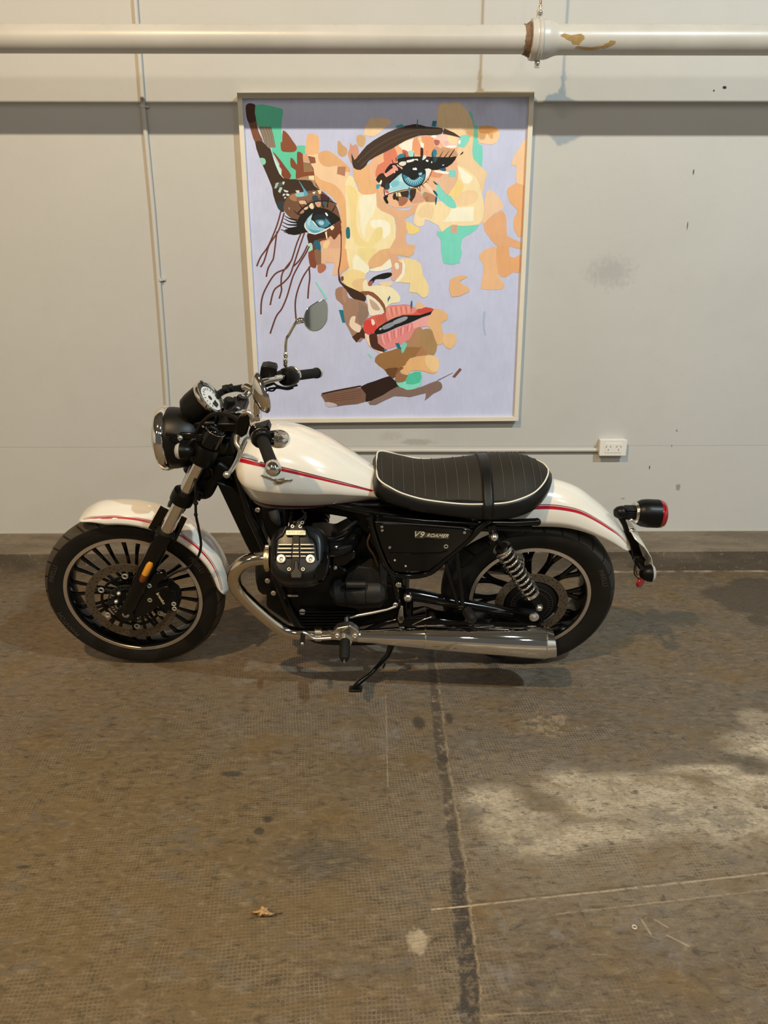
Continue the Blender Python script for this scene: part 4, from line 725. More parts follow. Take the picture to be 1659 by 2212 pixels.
# ================================================================== THE MOTORCYCLE (built in its own upright frame, then leaned)
from mathutils.bvhtree import BVHTree
PI = math.pi
moto = thing('motorcycle', 'white and black cruiser motorcycle with red pinstripes leaning on its side stand', 'motorcycle', (0, BY0, 0), (LEAN, 0, 0))
V3 = Vector
gloss = mat('gloss_black_enamel', (0.003, 0.003, 0.003), 0.12, spec=0.40)
satin = mat('satin_black_metal', (0.0035, 0.0034, 0.0033), 0.36, spec=0.22)
greyblk = mat('dark_grey_casting', (0.014, 0.0135, 0.0125), 0.46, spec=0.3, bump=0.3, bscale=300)
rub = mat('black_rubber', (0.008, 0.0075, 0.007), 0.6, spec=0.25)
chrome = mat('chrome', (0.86, 0.84, 0.80), 0.05, 1.0)
chrome2 = mat('satin_chrome', (0.80, 0.78, 0.74), 0.17, 1.0)
alu = mat('brushed_aluminium', (0.66, 0.63, 0.58), 0.32, 1.0)
boltm = mat('zinc_bolt', (0.60, 0.57, 0.52), 0.35, 0.7)
white = mat('pearl_white_paint', (0.78, 0.755, 0.69), 0.22, coat=1.0)
red = mat('red_pinstripe', (0.42, 0.006, 0.022), 0.3, coat=0.6)
dred = mat('dark_red_pinstripe', (0.10, 0.006, 0.014), 0.3, coat=0.6)
discm = mat('brown_brake_steel', (0.125, 0.098, 0.068), 0.42, 0.6, var=0.15, vscale=30)
lipm = mat('machined_rim_lip', (0.60, 0.53, 0.45), 0.36, 0.85)
amber = mat('amber_reflector', (0.85, 0.36, 0.03), 0.25, bump=0.8, bscale=900); amberd = mat('dark_amber_reflector', (0.20, 0.055, 0.01), 0.3)
redl = mat('red_lens', (0.30, 0.006, 0.010), 0.12, coat=1.0)
clearl = mat('clear_lens', (0.80, 0.80, 0.78), 0.10, trans=0.55, ior=1.3, bump=0.5, bscale=300)
leather = mat('quilted_black_leather', (0.019, 0.0165, 0.012), 0.6, spec=0.25, bump=0.25, bscale=500, var=0.2, vscale=12)
leather2 = mat('smooth_black_leather', (0.006, 0.0058, 0.0055), 0.38, spec=0.3, bump=0.15, bscale=400)
pipm = mat('cream_piping', (0.74, 0.72, 0.62), 0.5)
stm = mat('grey_stitching', (0.075, 0.070, 0.060), 0.7)
EL = V3((EYE.x-_o.x, _n.dot(EYE-_o), _k.dot(EYE-_o)))
def rayL(px, py): d = ray(px, py); return V3((d.x, _n.dot(d), _k.dot(d))).normalized()
def bvh(mb): return BVHTree.FromPolygons([tuple(v) for v in mb.v], [tuple(f) for f in mb.f])
def hit(tree, k, x, y, lift=0.0008):
    a, b, s = CROP[k]; d = rayL(a+x/s, b+y/s); h = tree.ray_cast(EL, d)
    if h[0] is None: return None
    nn = h[1] if h[1].dot(d) < 0 else -h[1]; return h[0]+nn*lift
def decal_strip(tree, k, pts, lift=0.0008, n=8, thick=3):        # pts: (x, y, width) in crop pixels -> strip lying on the surface
    P = catmull([V3(p) for p in pts], n); rows = []
    for i, p in enumerate(P):
        t = V3(P[min(i+1, len(P)-1)]-P[max(i-1, 0)]); t.z = 0; t.normalize(); q = V3((-t.y, t.x, 0)); row = []
        for j in range(thick):
            u = (j/(thick-1)-0.5)*p.z; h = hit(tree, k, p.x+q.x*u, p.y+q.y*u, lift); row.append(h)
        if all(r is not None for r in row): rows.append(row)
    m = MB()
    if len(rows) > 1: m.sheet(rows)
    return m
def decal_poly(tree, k, poly, lift=0.001):
    c = V3((sum(p[0] for p in poly)/len(poly), sum(p[1] for p in poly)/len(poly), 0)); n = len(poly)
    V = [hit(tree, k, c.x, c.y, lift)]+[hit(tree, k, (x+c.x)/2, (y+c.y)/2, lift) for x, y in poly]+[hit(tree, k, x, y, lift) for x, y in poly]
    m = MB()
    if any(v is None for v in V): return m
    m.add(V, [(0, 1+i, 1+(i+1) % n) for i in range(n)]+[(1+i, 1+n+i, 1+n+(i+1) % n, 1+(i+1) % n) for i in range(n)]); return m
def glyphs(s, size=1.0, shear=0.0, extr=0.0):                    # text as raw mesh data, centred
    cu = bpy.data.curves.new('t', 'FONT'); cu.body = s; cu.size = size; cu.shear = shear; cu.extrude = extr; cu.align_x = 'CENTER'; cu.align_y = 'CENTER'; cu.resolution_u = 3
    ob = bpy.data.objects.new('t', cu); COL.objects.link(ob); dg = bpy.context.evaluated_depsgraph_get(); me = bpy.data.meshes.new_from_object(ob.evaluated_get(dg))
    V = [v.co.copy() for v in me.vertices]; F = [tuple(p.vertices) for p in me.polygons]
    bpy.data.objects.remove(ob); bpy.data.curves.remove(cu); bpy.data.meshes.remove(me); return V, F
def bolt(parent, c, ax, r, h=0.006, m=None, name='bolt', hexa=True):
    x, y, d = frame_of(ax); c = V3(c); b = MB()
    b.lathe([(0, h), (r*0.42, h), (r*0.44, h*0.55), (r*0.5, h), (r*0.82, h), (r, h*0.75), (r, 0)], c, ax, 18); return b.build(name, m or boltm, parent)
def acorn(parent, c, r, ax=(0, -1, 0), m=None, name='acorn_nut'):
    b = MB(); b.lathe([(0, r*1.1), (r*0.35, r*1.02), (r*0.72, r*0.72), (r*0.95, r*0.3), (r, 0), (r*0.9, -r*0.5), (r*0.6, -r*0.7)], c, ax, 24); return b.build(name, m or boltm, parent)
# ------------------------------------------------------------------ wheels
def tyre_mat(name, half, k, slant):
    n = NT(name); tc = n.t.nodes.new('ShaderNodeTexCoord').outputs['Object']; P = n.xyz(tc); x, y, z = P
    ang = n.math('ARCTAN2', z, x); ay = n.math('ABSOLUTE', y); rr = n.math('SQRT', n.math('ADD', n.math('MULTIPLY', x, x), n.math('MULTIPLY', z, z)))
    ph = n.math('ADD', n.math('MULTIPLY', ang, k), n.math('MULTIPLY', n.math('POWER', ay, 1.5), slant))
    g = n.step(n.math('ABSOLUTE', n.math('SINE', ph)), 0.24, 0.10)
    g = n.math('MULTIPLY', g, n.step(ay, 0.006, 0.010))
    tread = n.step(rr, half[0], half[0]+0.004)
    g = n.math('MULTIPLY', g, tread)
    c = n.mix(n.step(n.noise(8, 4, tc), 0.3, 0.7), (0.0065, 0.0057, 0.0045), (0.011, 0.0095, 0.0072))
    c = n.mix(n.math('MULTIPLY', tread, 0.8), c, half[1]); c = n.mix(g, c, (0.006, 0.0055, 0.005))
    n.put(n.b.inputs['Base Color'], c); n.b.inputs['Roughness'].default_value = 0.6; n.b.inputs['Specular IOR Level'].default_value = 0.3
    n.bump(n.math('ADD', n.math('MULTIPLY', g, -1.0), n.math('MULTIPLY', n.step(n.math('ABSOLUTE', n.math('SINE', n.math('MULTIPLY', rr, 520.0))), 0.85, 1.0), n.math('MULTIPLY', n.math('SUBTRACT', 1.0, tread), 0.12))), 0.8, 0.003); return n.m
def wheel(name, C, Rt, hw, Rr, hr, spokes, curve, discR, discIn, dw, treadm, text):
    ctr = V3(C); ax = (0, 1, 0)
    # cast rim: outer lips, barrel and hub in one casting
    b = MB(); b.mi = 0
    b.lathe([(Rr-0.004, -hr), (Rr-0.016, -hr+0.004), (Rr-0.024, -hr*0.45), (Rr-0.026, 0), (Rr-0.024, hr*0.45), (Rr-0.016, hr-0.004), (Rr-0.004, hr), (Rr-0.010, hr*0.8), (Rr-0.018, 0), (Rr-0.010, -hr*0.8)], (0, 0, 0), ax, 96, closed=True)
    b.lathe([(0.012, -0.055), (0.034, -0.055), (0.040, -0.045), (0.048, -0.02), (0.060, -0.010), (0.062, 0.010), (0.048, 0.03), (0.038, 0.055), (0.012, 0.055)], (0, 0, 0), ax, 40, closed=True)
    w = b.build(name, gloss, moto); w.location = ctr
    for s in (-1, 1):
        MB().lathe([(Rr+0.001, s*(hr+0.002)), (Rr-0.011, s*(hr+0.0035)), (Rr-0.0125, s*(hr+0.001)), (Rr-0.002, s*(hr-0.006))], (0, 0, 0), ax, 96, closed=True).build('rim_lip', lipm, w)
    # tyre
    prof = [(Rr-0.006, -hr+0.006), (Rr+0.004, -hr+0.001), (Rr+0.016, -hr-0.004), (Rr+(Rt-Rr)*0.35, -hw*0.96), (Rr+(Rt-Rr)*0.52, -hw), (Rr+(Rt-Rr)*0.68, -hw*0.965), (Rt-(Rt-Rr)*0.20, -hw*0.86), (Rt-(Rt-Rr)*0.115, -hw*0.68), (Rt-(Rt-Rr)*0.04, -hw*0.40), (Rt-(Rt-Rr)*0.008, -hw*0.18), (Rt, 0)]
    full = prof+[(r, -y) for r, y in prof[-2::-1]]
    t = MB().lathe(full, (0, 0, 0), ax, 128).build('tyre', treadm, w, smooth=60)
    # raised sidewall lettering
    lt_ = mat(name+'_lettering', (0.060, 0.052, 0.042), 0.6)
    for a0, s in text:
        tm = MB()
        V, F = glyphs(s, 0.024); R0 = Rr+(Rt-Rr)*0.50; P = []
        for v in V:
            an = R(a0)+v.x/R0; r_ = R0+v.y; P.append(V3((math.sin(an)*r_, -hw-0.0006 - 0.0*v.y, math.cos(an)*r_)))
        tm.add(P, F); tm.build('sidewall_lettering', lt_, t, smooth=0)
    # spokes
    for i in range(spokes):
        a = 2*PI*i/spokes+(0.03 if (i % 2 and curve > 0.1) else 0.0)+0.06; sgn = 1 if i % 2 else -1; pts = []
        for t_ in (0, 0.3, 0.65, 1.0):
            r_ = 0.045+(Rr-0.022-0.045)*t_; aa = a+sgn*curve*math.sin(PI*t_)*0.6+sgn*curve*(t_-0.5)*0.3; pts.append(V3((math.cos(aa)*r_, -0.012+0.006*t_, math.sin(aa)*r_)))
        MB().tube(pts, [0.0075, 0.0052, 0.0052, 0.0075] if curve < 0.1 else [0.0085, 0.0062, 0.0070, 0.0105], 8, smooth=3, sy=1.2).build('spoke', gloss, w)
    # brake disc with holes look: annulus with drilled dots as sunk pins
    d = MB().lathe([(discR, dw-0.0025), (discIn, dw-0.0025), (discIn, dw+0.0025), (discR, dw+0.0025)], (0, 0, 0), ax, 96, closed=True).build('brake_disc', discm, w)
    hm = MB()
    for i in range(36):
        for rr_, off in ((discIn+(discR-discIn)*0.25, 0.0), (discIn+(discR-discIn)*0.5, 0.08), (discIn+(discR-discIn)*0.78, 0.16)):
            if (i+int(off*20)) % 3 == 0:
                continue
            a = 2*PI*i/36+off; c = V3((math.cos(a)*rr_, dw-0.003, math.sin(a)*rr_)); hm.cyl(c, c+V3((0, 0.001, 0)), 0.0028, 8)
    hm.build('drilled_holes', mat('drill_hole_dark', (0.012, 0.010, 0.008), 0.7), d, smooth=0)
    return w, d
f_tm = tyre_mat('front_tyre_rubber', (0.293, (0.075, 0.062, 0.045)), 15.0, 160.0)
r_tm = tyre_mat('rear_tyre_rubber', (0.281, (0.034, 0.034, 0.032)), 14.0, 60.0)
FC, RC = V3((-0.858, 0, 0.337)), V3((0.541, 0, 0.3305))
fw, fd = wheel('front_wheel', FC, 0.3155, 0.047, 0.241, 0.040, 24, 0.045, 0.158, 0.128, -0.068, f_tm, [(-115, 'PHANTOM'), (-68, 'PIRELLI'), (60, 'PIRELLI')])
rw, rd_ = wheel('rear_wheel', RC, 0.3095, 0.070, 0.214, 0.056, 22, 0.15, 0.128, 0.098, -0.085, r_tm, [(68, 'PIRELLI')])
# front disc carrier: ring, arms, floating buttons, toothed sensor ring
ca = MB(); ca.lathe([(0.106, -0.069), (0.097, -0.069), (0.097, -0.064), (0.106, -0.064)], (0, 0, 0), (0, 1, 0), 64, closed=True)
for i in range(10):
    a = 2*PI*i/10+0.12; ca.tube([V3((math.cos(a)*0.055, -0.055, math.sin(a)*0.055)), V3((math.cos(a+.1)*0.13, -0.066, math.sin(a+.1)*0.13))], [0.007, 0.0048], 6)
ca.build('disc_carrier', satin, fd)
for i in range(6):
    a = 2*PI*i/6+R(-93+5); c = V3((math.cos(a)*0.108, -0.0705, math.sin(a)*0.108))
    MB().torus(c, (0, 1, 0), 0.0085, 0.0028, 20, 8).build('float_button', boltm, fd)
def tone(R0, y, n, par):
    b = MB(); b.lathe([(R0, y), (R0-0.004, y-0.001), (R0-0.004, y+0.003), (R0, y+0.003)], (0, 0, 0), (0, 1, 0), 64, closed=True); b.lathe([(R0-0.016, y), (R0-0.019, y-0.001), (R0-0.019, y+0.003), (R0-0.016, y+0.003)], (0, 0, 0), (0, 1, 0), 64, closed=True)
    for i in range(n):
        a = 2*PI*i/n; b.beam(V3((math.cos(a)*(R0-0.018), y, math.sin(a)*(R0-0.018))), V3((math.cos(a)*(R0-0.002), y, math.sin(a)*(R0-0.002))), 0.0035, 0.0025, up=(0, 1, 0))
    b.build('sensor_ring', greyblk, par)
tone(0.078, -0.080, 40, fw); tone(0.075, -0.093, 40, rw)
hb = MB(); hb.lathe([(0, -0.082), (0.03, -0.082), (0.052, -0.078), (0.058, -0.07), (0.058, -0.05)], (0, 0, 0), (0, 1, 0), 40); hb.build('hub_cover', satin, fw)
hb = MB(); hb.lathe([(0, -0.098), (0.03, -0.098), (0.055, -0.094), (0.092, -0.082), (0.10, -0.07)], (0, 0, 0), (0, 1, 0), 40); hb.build('hub_cover', satin, rw)
for dx, dz in ((-0.022, 0.045), (-0.037, 0.010)): acorn(fw, (dx-0.01, -0.083, dz), 0.0075)
# ------------------------------------------------------------------ fenders
def fender(name, C, a0, a1, n, rc, re, W_, tmax, m=28):
    rows = []
    def pt(a, t, lift=0.0):
        th = t*PI/2; r_e, r_c = re(a), rc(a); w = W_(a)*math.sin(th)+0.0; r = r_e+(r_c-r_e)*max(math.cos(th), 0)**0.75
        rr = r+lift*max(math.cos(th), 0.25); w += lift*math.sin(th)
        return V3((C.x-math.cos(a)*rr if name == 'front_fender' else C.x+math.cos(a)*rr, w, C.z+math.sin(a)*rr))
    for i in range(n+1):
        a = a0+(a1-a0)*i/n; T = tmax(a); rows.append([pt(a, T*(2*j/m-1)) for j in range(m+1)])
    return MB().sheet(rows), pt
def il(tab):                              # smooth interpolation of a table of (degrees, value)
    N = len(tab); sl = [(tab[k+1][1]-tab[k][1])/(tab[k+1][0]-tab[k][0]) for k in range(N-1)]
    m = [sl[0]]+[0.0 if sl[k-1]*sl[k] <= 0 else 2*sl[k-1]*sl[k]/(sl[k-1]+sl[k]) for k in range(1, N-1)]+[sl[-1]]
    def f(a):
        d = math.degrees(a)
        if d <= tab[0][0]: return tab[0][1]
        for k in range(N-1):
            x0, y0 = tab[k]; x1, y1 = tab[k+1]
            if d <= x1:
                h = x1-x0; t = (d-x0)/h; t2 = t*t; t3 = t2*t
                return (2*t3-3*t2+1)*y0+(t3-2*t2+t)*h*m[k]+(-2*t3+3*t2)*y1+(t3-t2)*h*m[k+1]
        return tab[-1][1]
    return f
def rounded(a0, a1, s0, s1):
    def f(a):
        d = math.degrees(a); v = 1.0
        if d < a0+s0: u = (a0+s0-d)/s0; v = min(v, math.sqrt(max(0, 1-u*u)))
        if d > a1-s1: u = (d-a1+s1)/s1; v = min(v, math.sqrt(max(0, 1-u*u)))
        return max(v, 0.06)
    return f
ff, ffp = fender('front_fender', FC, R(66), R(179), 64, il([(66, 0.340), (80, 0.356), (110, 0.357), (140, 0.354), (165, 0.345), (179, 0.334)]), il([(66, 0.336), (75, 0.332), (86, 0.314), (110, 0.313), (150, 0.314), (172, 0.310), (179, 0.312)]), il([(66, 0.060), (80, 0.068), (179, 0.068)]), rounded(66, 179, 12, 10))
ffo = ff.build('front_fender', white, moto, smooth=60, solid=0.003)
def fstripe(par, ptf, a0, a1, tf, wf, m, lift=0.0006, n=60):
    rows = []
    for i in range(n+1):
        u = i/n; a = R(a0+(a1-a0)*u); t0 = tf(math.degrees(a)); w = wf(u); rows.append([ptf(a, t0-w, lift), ptf(a, t0, lift), ptf(a, t0+w, lift)])
    MB().sheet(rows).build('pinstripe', m, par, smooth=60)
lin = lambda tab: (lambda d: il(tab)(R(d)))
T1 = lin([(70, -0.62), (80, -0.70), (128, -0.70), (150, -0.72), (172, -0.84)])
fstripe(ffo, ffp, 72, 172, T1, lambda u: 0.050*min(1, u*8+0.15)*min(1, (1-u)*2.2+0.15), red)
fstripe(ffo, ffp, 71, 172, lambda d: T1(d)+0.080, lambda u: 0.011, dred)
for s in (-1, 1):
    fb_ = MB(); fb_.beam(cb('A', 940, 320, s*0.071), cb('A', 1040, 140, s*0.060), 0.006, 0.030, up=(1, 0, 0)); fb_.beam(cb('A', 1105, 410, s*0.071), cb('A', 1200, 215, s*0.060), 0.006, 0.020, up=(1, 0, 0))
    fb_.beam(cb('A', 940, 315, s*0.076), cb('A', 1100, 400, s*0.076), 0.006, 0.02)
    fb_.build('fender_bracket', gloss, ffo, bevel=0.001)
rf_, rfp = fender('rear_fender', RC, R(31), R(142), 72, il([(31, 0.392), (44, 0.398), (60, 0.412), (75, 0.436), (90, 0.447), (142, 0.445)]), il([(31, 0.372), (41, 0.356), (56, 0.338), (73, 0.327), (89, 0.321), (114, 0.334), (142, 0.350)]), il([(31, 0.066), (41, 0.078), (56, 0.088), (142, 0.092)]), rounded(31, 160, 6, 8))
rfo = rf_.build('rear_fender', white, moto, smooth=60, solid=0.003)
T2 = lin([(36, -0.62), (43, -0.60), (54, -0.645), (68, -0.67), (80, -0.70), (95, -0.715), (142, -0.72)])
fstripe(rfo, rfp, 37, 142, T2, lambda u: 0.031*min(1, u*6+0.15), red); fstripe(rfo, rfp, 36, 142, lambda d: T2(d)+0.052, lambda u: 0.007, dred)
# ------------------------------------------------------------------ fork
fa, fz = V3((-0.876, 0, 0.305)), V3((-0.488, 0, 1.000)); fdir = (fz-fa).normalized()
def fp(z, w): t = (z-fa.z)/(fz.z-fa.z); p = fa+(fz-fa)*t; return V3((p.x, w, p.z))
for s in (-1, 1):
    w = s*0.100
    b = MB(); b.tube([fp(0.315, w), fp(0.36, w), fp(0.45, w), fp(0.60, w), fp(0.628, w), fp(0.640, w)], [0.022, 0.027, 0.028, 0.0285, 0.033, 0.031], 28)
    b.lathe([(0, -0.020), (0.030, -0.020), (0.032, 0), (0.030, 0.018), (0, 0.018)], fp(0.318, w), (0, 1, 0), 28)
    # brace towards the calliper
    b.add([*(v for v in [])], []) if False else None
    lg = b.build('fork_lower', gloss, moto)
    MB().tube([fp(0.63, w), fp(0.985, w)], 0.0205, 28).build('fork_tube', chrome, lg)
    MB().lathe([(0.0205, 0), (0.030, 0.001), (0.031, 0.010), (0.0205, 0.014)], fp(0.636, w), fdir, 28).build('dust_seal', rub, lg)
    MB().lathe([(0, 0.030), (0.020, 0.030), (0.025, 0.026), (0.027, 0.020), (0.031, 0.018), (0.032, 0.010), (0.032, -0.030), (0.020, -0.034)], fp(0.985, w), fdir, 32).build('fork_cap', gloss, lg)
    MB().torus(fp(1.003, w), fdir, 0.0305, 0.0015, 32, 6).build('cap_ring', chrome2, lg)
    MB().lathe([(0.021, -0.030), (0.038, -0.028), (0.040, -0.010), (0.040, 0.022), (0.036, 0.032), (0.021, 0.034)], fp(0.925, w), fdir, 32).build('clamp_collar', satin, lg)
    MB().lathe([(0.021, -0.022), (0.037, -0.020), (0.038, 0.0), (0.036, 0.018), (0.021, 0.022)], fp(0.775, w), fdir, 32).build('clamp_collar', satin, lg)
    MB().lathe([(0, -0.022), (0.008, -0.022), (0.0125, -0.020), (0.013, 0), (0, 0)], fp(0.318, w)+V3((0.002, s*0.0, 0)), (0, 1, 0) if s < 0 else (0, -1, 0), 20).build('axle_end', mat('green_tinted_axle', (0.42, 0.46, 0.36), 0.35, 0.8), lg)
    if s < 0:
        for (z0, z1, mm, nm) in ((0.462, 0.492, amberd, 'lower_reflector'), (0.492, 0.542, amber, 'upper_reflector')):
            r_ = MB(); P0, P1 = fp(z0, w-0.0235), fp(z1, w-0.0235)
            r_.tube([P0, P0+(P1-P0)*0.25, P0+(P1-P0)*0.75, P1], [0.0075, 0.0115, 0.0118, 0.0118] if nm[0] == 'l' else [0.0118, 0.0118, 0.0115, 0.0075], 16); r_.build(nm, mm, lg)
tc = MB()
for z, h in ((0.945, 0.030), (0.778, 0.034)):
    c = fp(z, 0); M = Matrix.Rotation(math.atan2(fdir.x, fdir.z), 3, 'Y'); tc.box(c+V3((0.022, 0, 0.006)), (0.075, 0.19, h), M)
tc.tube([fp(0.76, 0)+V3((0.045, 0, 0.02)), fp(0.97, 0)+V3((0.045, 0, 0.02))], 0.034, 24)
tc.build('steering_head', gloss, moto, bevel=0.004)
MB().cyl(fp(0.318, -0.09), fp(0.318, 0.09), 0.012, 16).build('front_axle', boltm, moto)
# calliper and its bracket
ck = lambda pts, w: [cb('F', x, y, w) for x, y in pts]
MB().prism(ck([(620, 900), (880, 720), (1110, 700), (1180, 880), (1050, 1080), (1040, 1290), (900, 1400), (760, 1480), (560, 1500), (420, 1400), (480, 1150)], -0.102), -0.006, 0.018).build('calliper_bracket', gloss, moto, bevel=0.004)
cal = MB().prism(ck([(960, 1000), (1040, 960), (1120, 930), (1210, 920), (1260, 1000), (1340, 1060), (1395, 1170), (1390, 1330), (1310, 1395), (1180, 1360), (1090, 1310), (1030, 1240), (990, 1120)], -0.120), -0.016, 0.040).build('brake_calliper', satin, moto, bevel=0.007, bseg=3)
for x, y in ((1290, 1285), (1300, 1370), (850, 960), (862, 1215)): MB().torus(cb('F', x, y, -0.137 if x > 1000 else -0.11), (0, 1, 0), 0.0062, 0.0026, 18, 8).build('calliper_bolt', boltm, cal)
for i in range(4): MB().tube([cb('F', 1200-i*6, 1030+i*45, -0.136), cb('F', 1310-i*4, 1085+i*42, -0.134)], 0.0045, 8).build('calliper_rib', satin, cal)
def text_part(s, k, p0, p1, w, size, m, par, name, shear=0.0, lift=0.0, extr=0.0006, up=None, bold=0.0):   # flat text from crop point p0 to p1 on plane w
    A, Bp = cb(k, p0[0], p0[1], w), cb(k, p1[0], p1[1], w); ex = (Bp-A).normalized(); ey = V3((-ex.z, 0, ex.x)); ez = V3((0, -1, 0)); V, F = glyphs(s, size, shear, extr)
    mnx, mxx = min(v.x for v in V), max(v.x for v in V); sc = (Bp-A).length/(mxx-mnx); c = (A+Bp)/2
    MB().add([c+ex*((v.x-(mnx+mxx)/2)*sc)+ey*(v.y*sc)+ez*(v.z+lift) for v in V], F).build(name, m, par, smooth=0)
text_part('brembo', 'F', (995, 1090), (1120, 1285), -0.137, 0.02, mat('cream_lettering', (0.70, 0.64, 0.45), 0.5), cal, 'lettering')
# ------------------------------------------------------------------ headlight, signals, speedometer
hc_ = V3((-0.668, 0, 0.932)); hax = V3((1, 0, 0.03)).normalized()
hl = MB().lathe([(0.092, 0.0), (0.098, 0.004), (0.098, 0.03), (0.094, 0.06), (0.082, 0.095), (0.060, 0.122), (0.030, 0.136), (0, 0.140)], hc_, hax, 48).build('headlight', mat('matte_black_bowl', (0.005, 0.0048, 0.0045), 0.42, spec=0.3), moto, smooth=60)
MB().lathe([(0.086, -0.014), (0.098, -0.016), (0.103, -0.010), (0.104, 0.004), (0.101, 0.014), (0.098, 0.016)], hc_, hax, 48).build('chrome_bezel', chrome, hl, smooth=60)
MB().lathe([(0, -0.040), (0.03, -0.038), (0.06, -0.030), (0.087, -0.014)], hc_, hax, 48).build('headlight_glass', clearl, hl, smooth=60)
MB().lathe([(0.010, 0.09), (0.05, 0.045), (0.08, 0.005), (0.088, -0.008)], hc_, hax, 40).build('reflector_bowl', chrome2, hl, smooth=60)
for s in (-1, 1):
    br = MB(); br.beam(cb('N', 285, 1335, s*0.112), cb('N', 500, 1350, s*0.112), 0.010, 0.026)
    br.beam(cb('N', 285, 1335, s*0.112), V3((hc_.x+0.03, s*0.098, cb('N', 285, 1335, s*0.112).z)), 0.012, 0.012)
    br.build('headlight_bracket', gloss, moto, bevel=0.003)

for s in (-1, 1): MB().sphere(cb('N', 290, 1352, -0.125) if s < 0 else cb('N', 290, 1352, -0.125)+V3((0, 0.25, 0)), 0.0095, 16).build('bracket_bolt', chrome2, moto)
def signal(c, d, r, par=None, L_=0.055, lens=clearl):
    t = MB().lathe([(0, L_), (r*0.35, L_*0.97), (r*0.7, L_*0.75), (r*0.93, L_*0.38), (r, 0), (r*0.9, -0.001)], c, d, 32).build('turn_signal', satin, moto, smooth=60)
    MB().lathe([(r*1.0, -0.0005), (r*0.98, -0.006), (r*0.8, -0.013), (r*0.4, -0.017), (0, -0.018)], c, d, 32).build('signal_lens', lens, t, smooth=60); return t
for s in (-1, 1):
    c = cb('N', 290, 1470, -0.135); c.y = s*0.135
    signal(c, (1, 0, 0), 0.0245, L_=0.040)
    MB().tube([c+V3((0.02, -s*0.01, 0.012)), c+V3((0.045, -s*0.02, 0.030)), fp(0.93, s*0.10)], 0.007, 10, smooth=4).build('signal_stalk', satin, moto)
sn = V3((0.80, -0.06, 0.60)).normalized(); sc0 = V3((-0.513, -0.01, 1.074))
sp = MB().lathe([(0, -0.092), (0.035, -0.092), (0.048, -0.080), (0.052, -0.060), (0.0555, -0.004), (0.0555, 0.0)], sc0, sn, 48).build('speedometer', mat('speedometer_can_black', (0.004, 0.004, 0.0038), 0.45, spec=0.22), moto, smooth=60)
MB().lathe([(0.050, -0.002), (0.0535, 0.005), (0.058, 0.006), (0.0595, 0.0), (0.0585, -0.010), (0.0555, -0.012)], sc0, sn, 48).build('chrome_bezel', chrome, sp, smooth=60)
MB().lathe([(0, -0.0008), (0.052, -0.0008), (0.052, -0.004)], sc0, sn, 40).build('dial_surround', mat('dial_surround_black', (0.012, 0.012, 0.014), 0.3), sp, smooth=0)
up_ = (V3((0, 0, 1))-sn*sn.z).normalized(); rt_ = up_.cross(sn)
dial = MB().lathe([(0, 0.0), (0.0425, 0.0), (0.0425, -0.003)], sc0-up_*0.006+rt_*0.004, sn, 40).build('dial_face', mat('pale_dial', (0.72, 0.74, 0.72), 0.4), sp, smooth=0)
sx, sy_, _d = frame_of(sn); up_ = (V3((0, 0, 1))-sn*sn.z).normalized(); rt_ = up_.cross(sn)
dk = mat('dial_print_black', (0.02, 0.02, 0.022), 0.4)
q = MB(); c = sc0+sn*0.001
q.lathe([(0, 0.0), (0.008, 0.0), (0.008, -0.001)], c+up_*-0.002, sn, 20); q.build('dial_hub', dk, dial, smooth=0)
q = MB(); q.add([c+up_*-0.018+rt_*-0.016, c+up_*-0.018+rt_*0.016, c+up_*-0.036+rt_*0.012, c+up_*-0.036+rt_*-0.012], [(0, 1, 2, 3)]); q.build('display_window', dk, dial, smooth=0)
q = MB()
for i in range(13):
    a = R(-120+20*i); e = up_*math.cos(a)+rt_*math.sin(a); q.beam(c-up_*0.006+rt_*0.004+e*0.030, c-up_*0.006+rt_*0.004+e*0.037, 0.0018, 0.0012, up=sn)
q.build('dial_ticks', dk, dial, smooth=0)
q = MB(); q.lathe([(0.044, 0.0012), (0.0505, 0.0025)], sc0, sn, 30, a0=-80, a1=60); q.build('dial_shade_ring', mat('dial_ring_grey', (0.10, 0.10, 0.11), 0.4), dial)
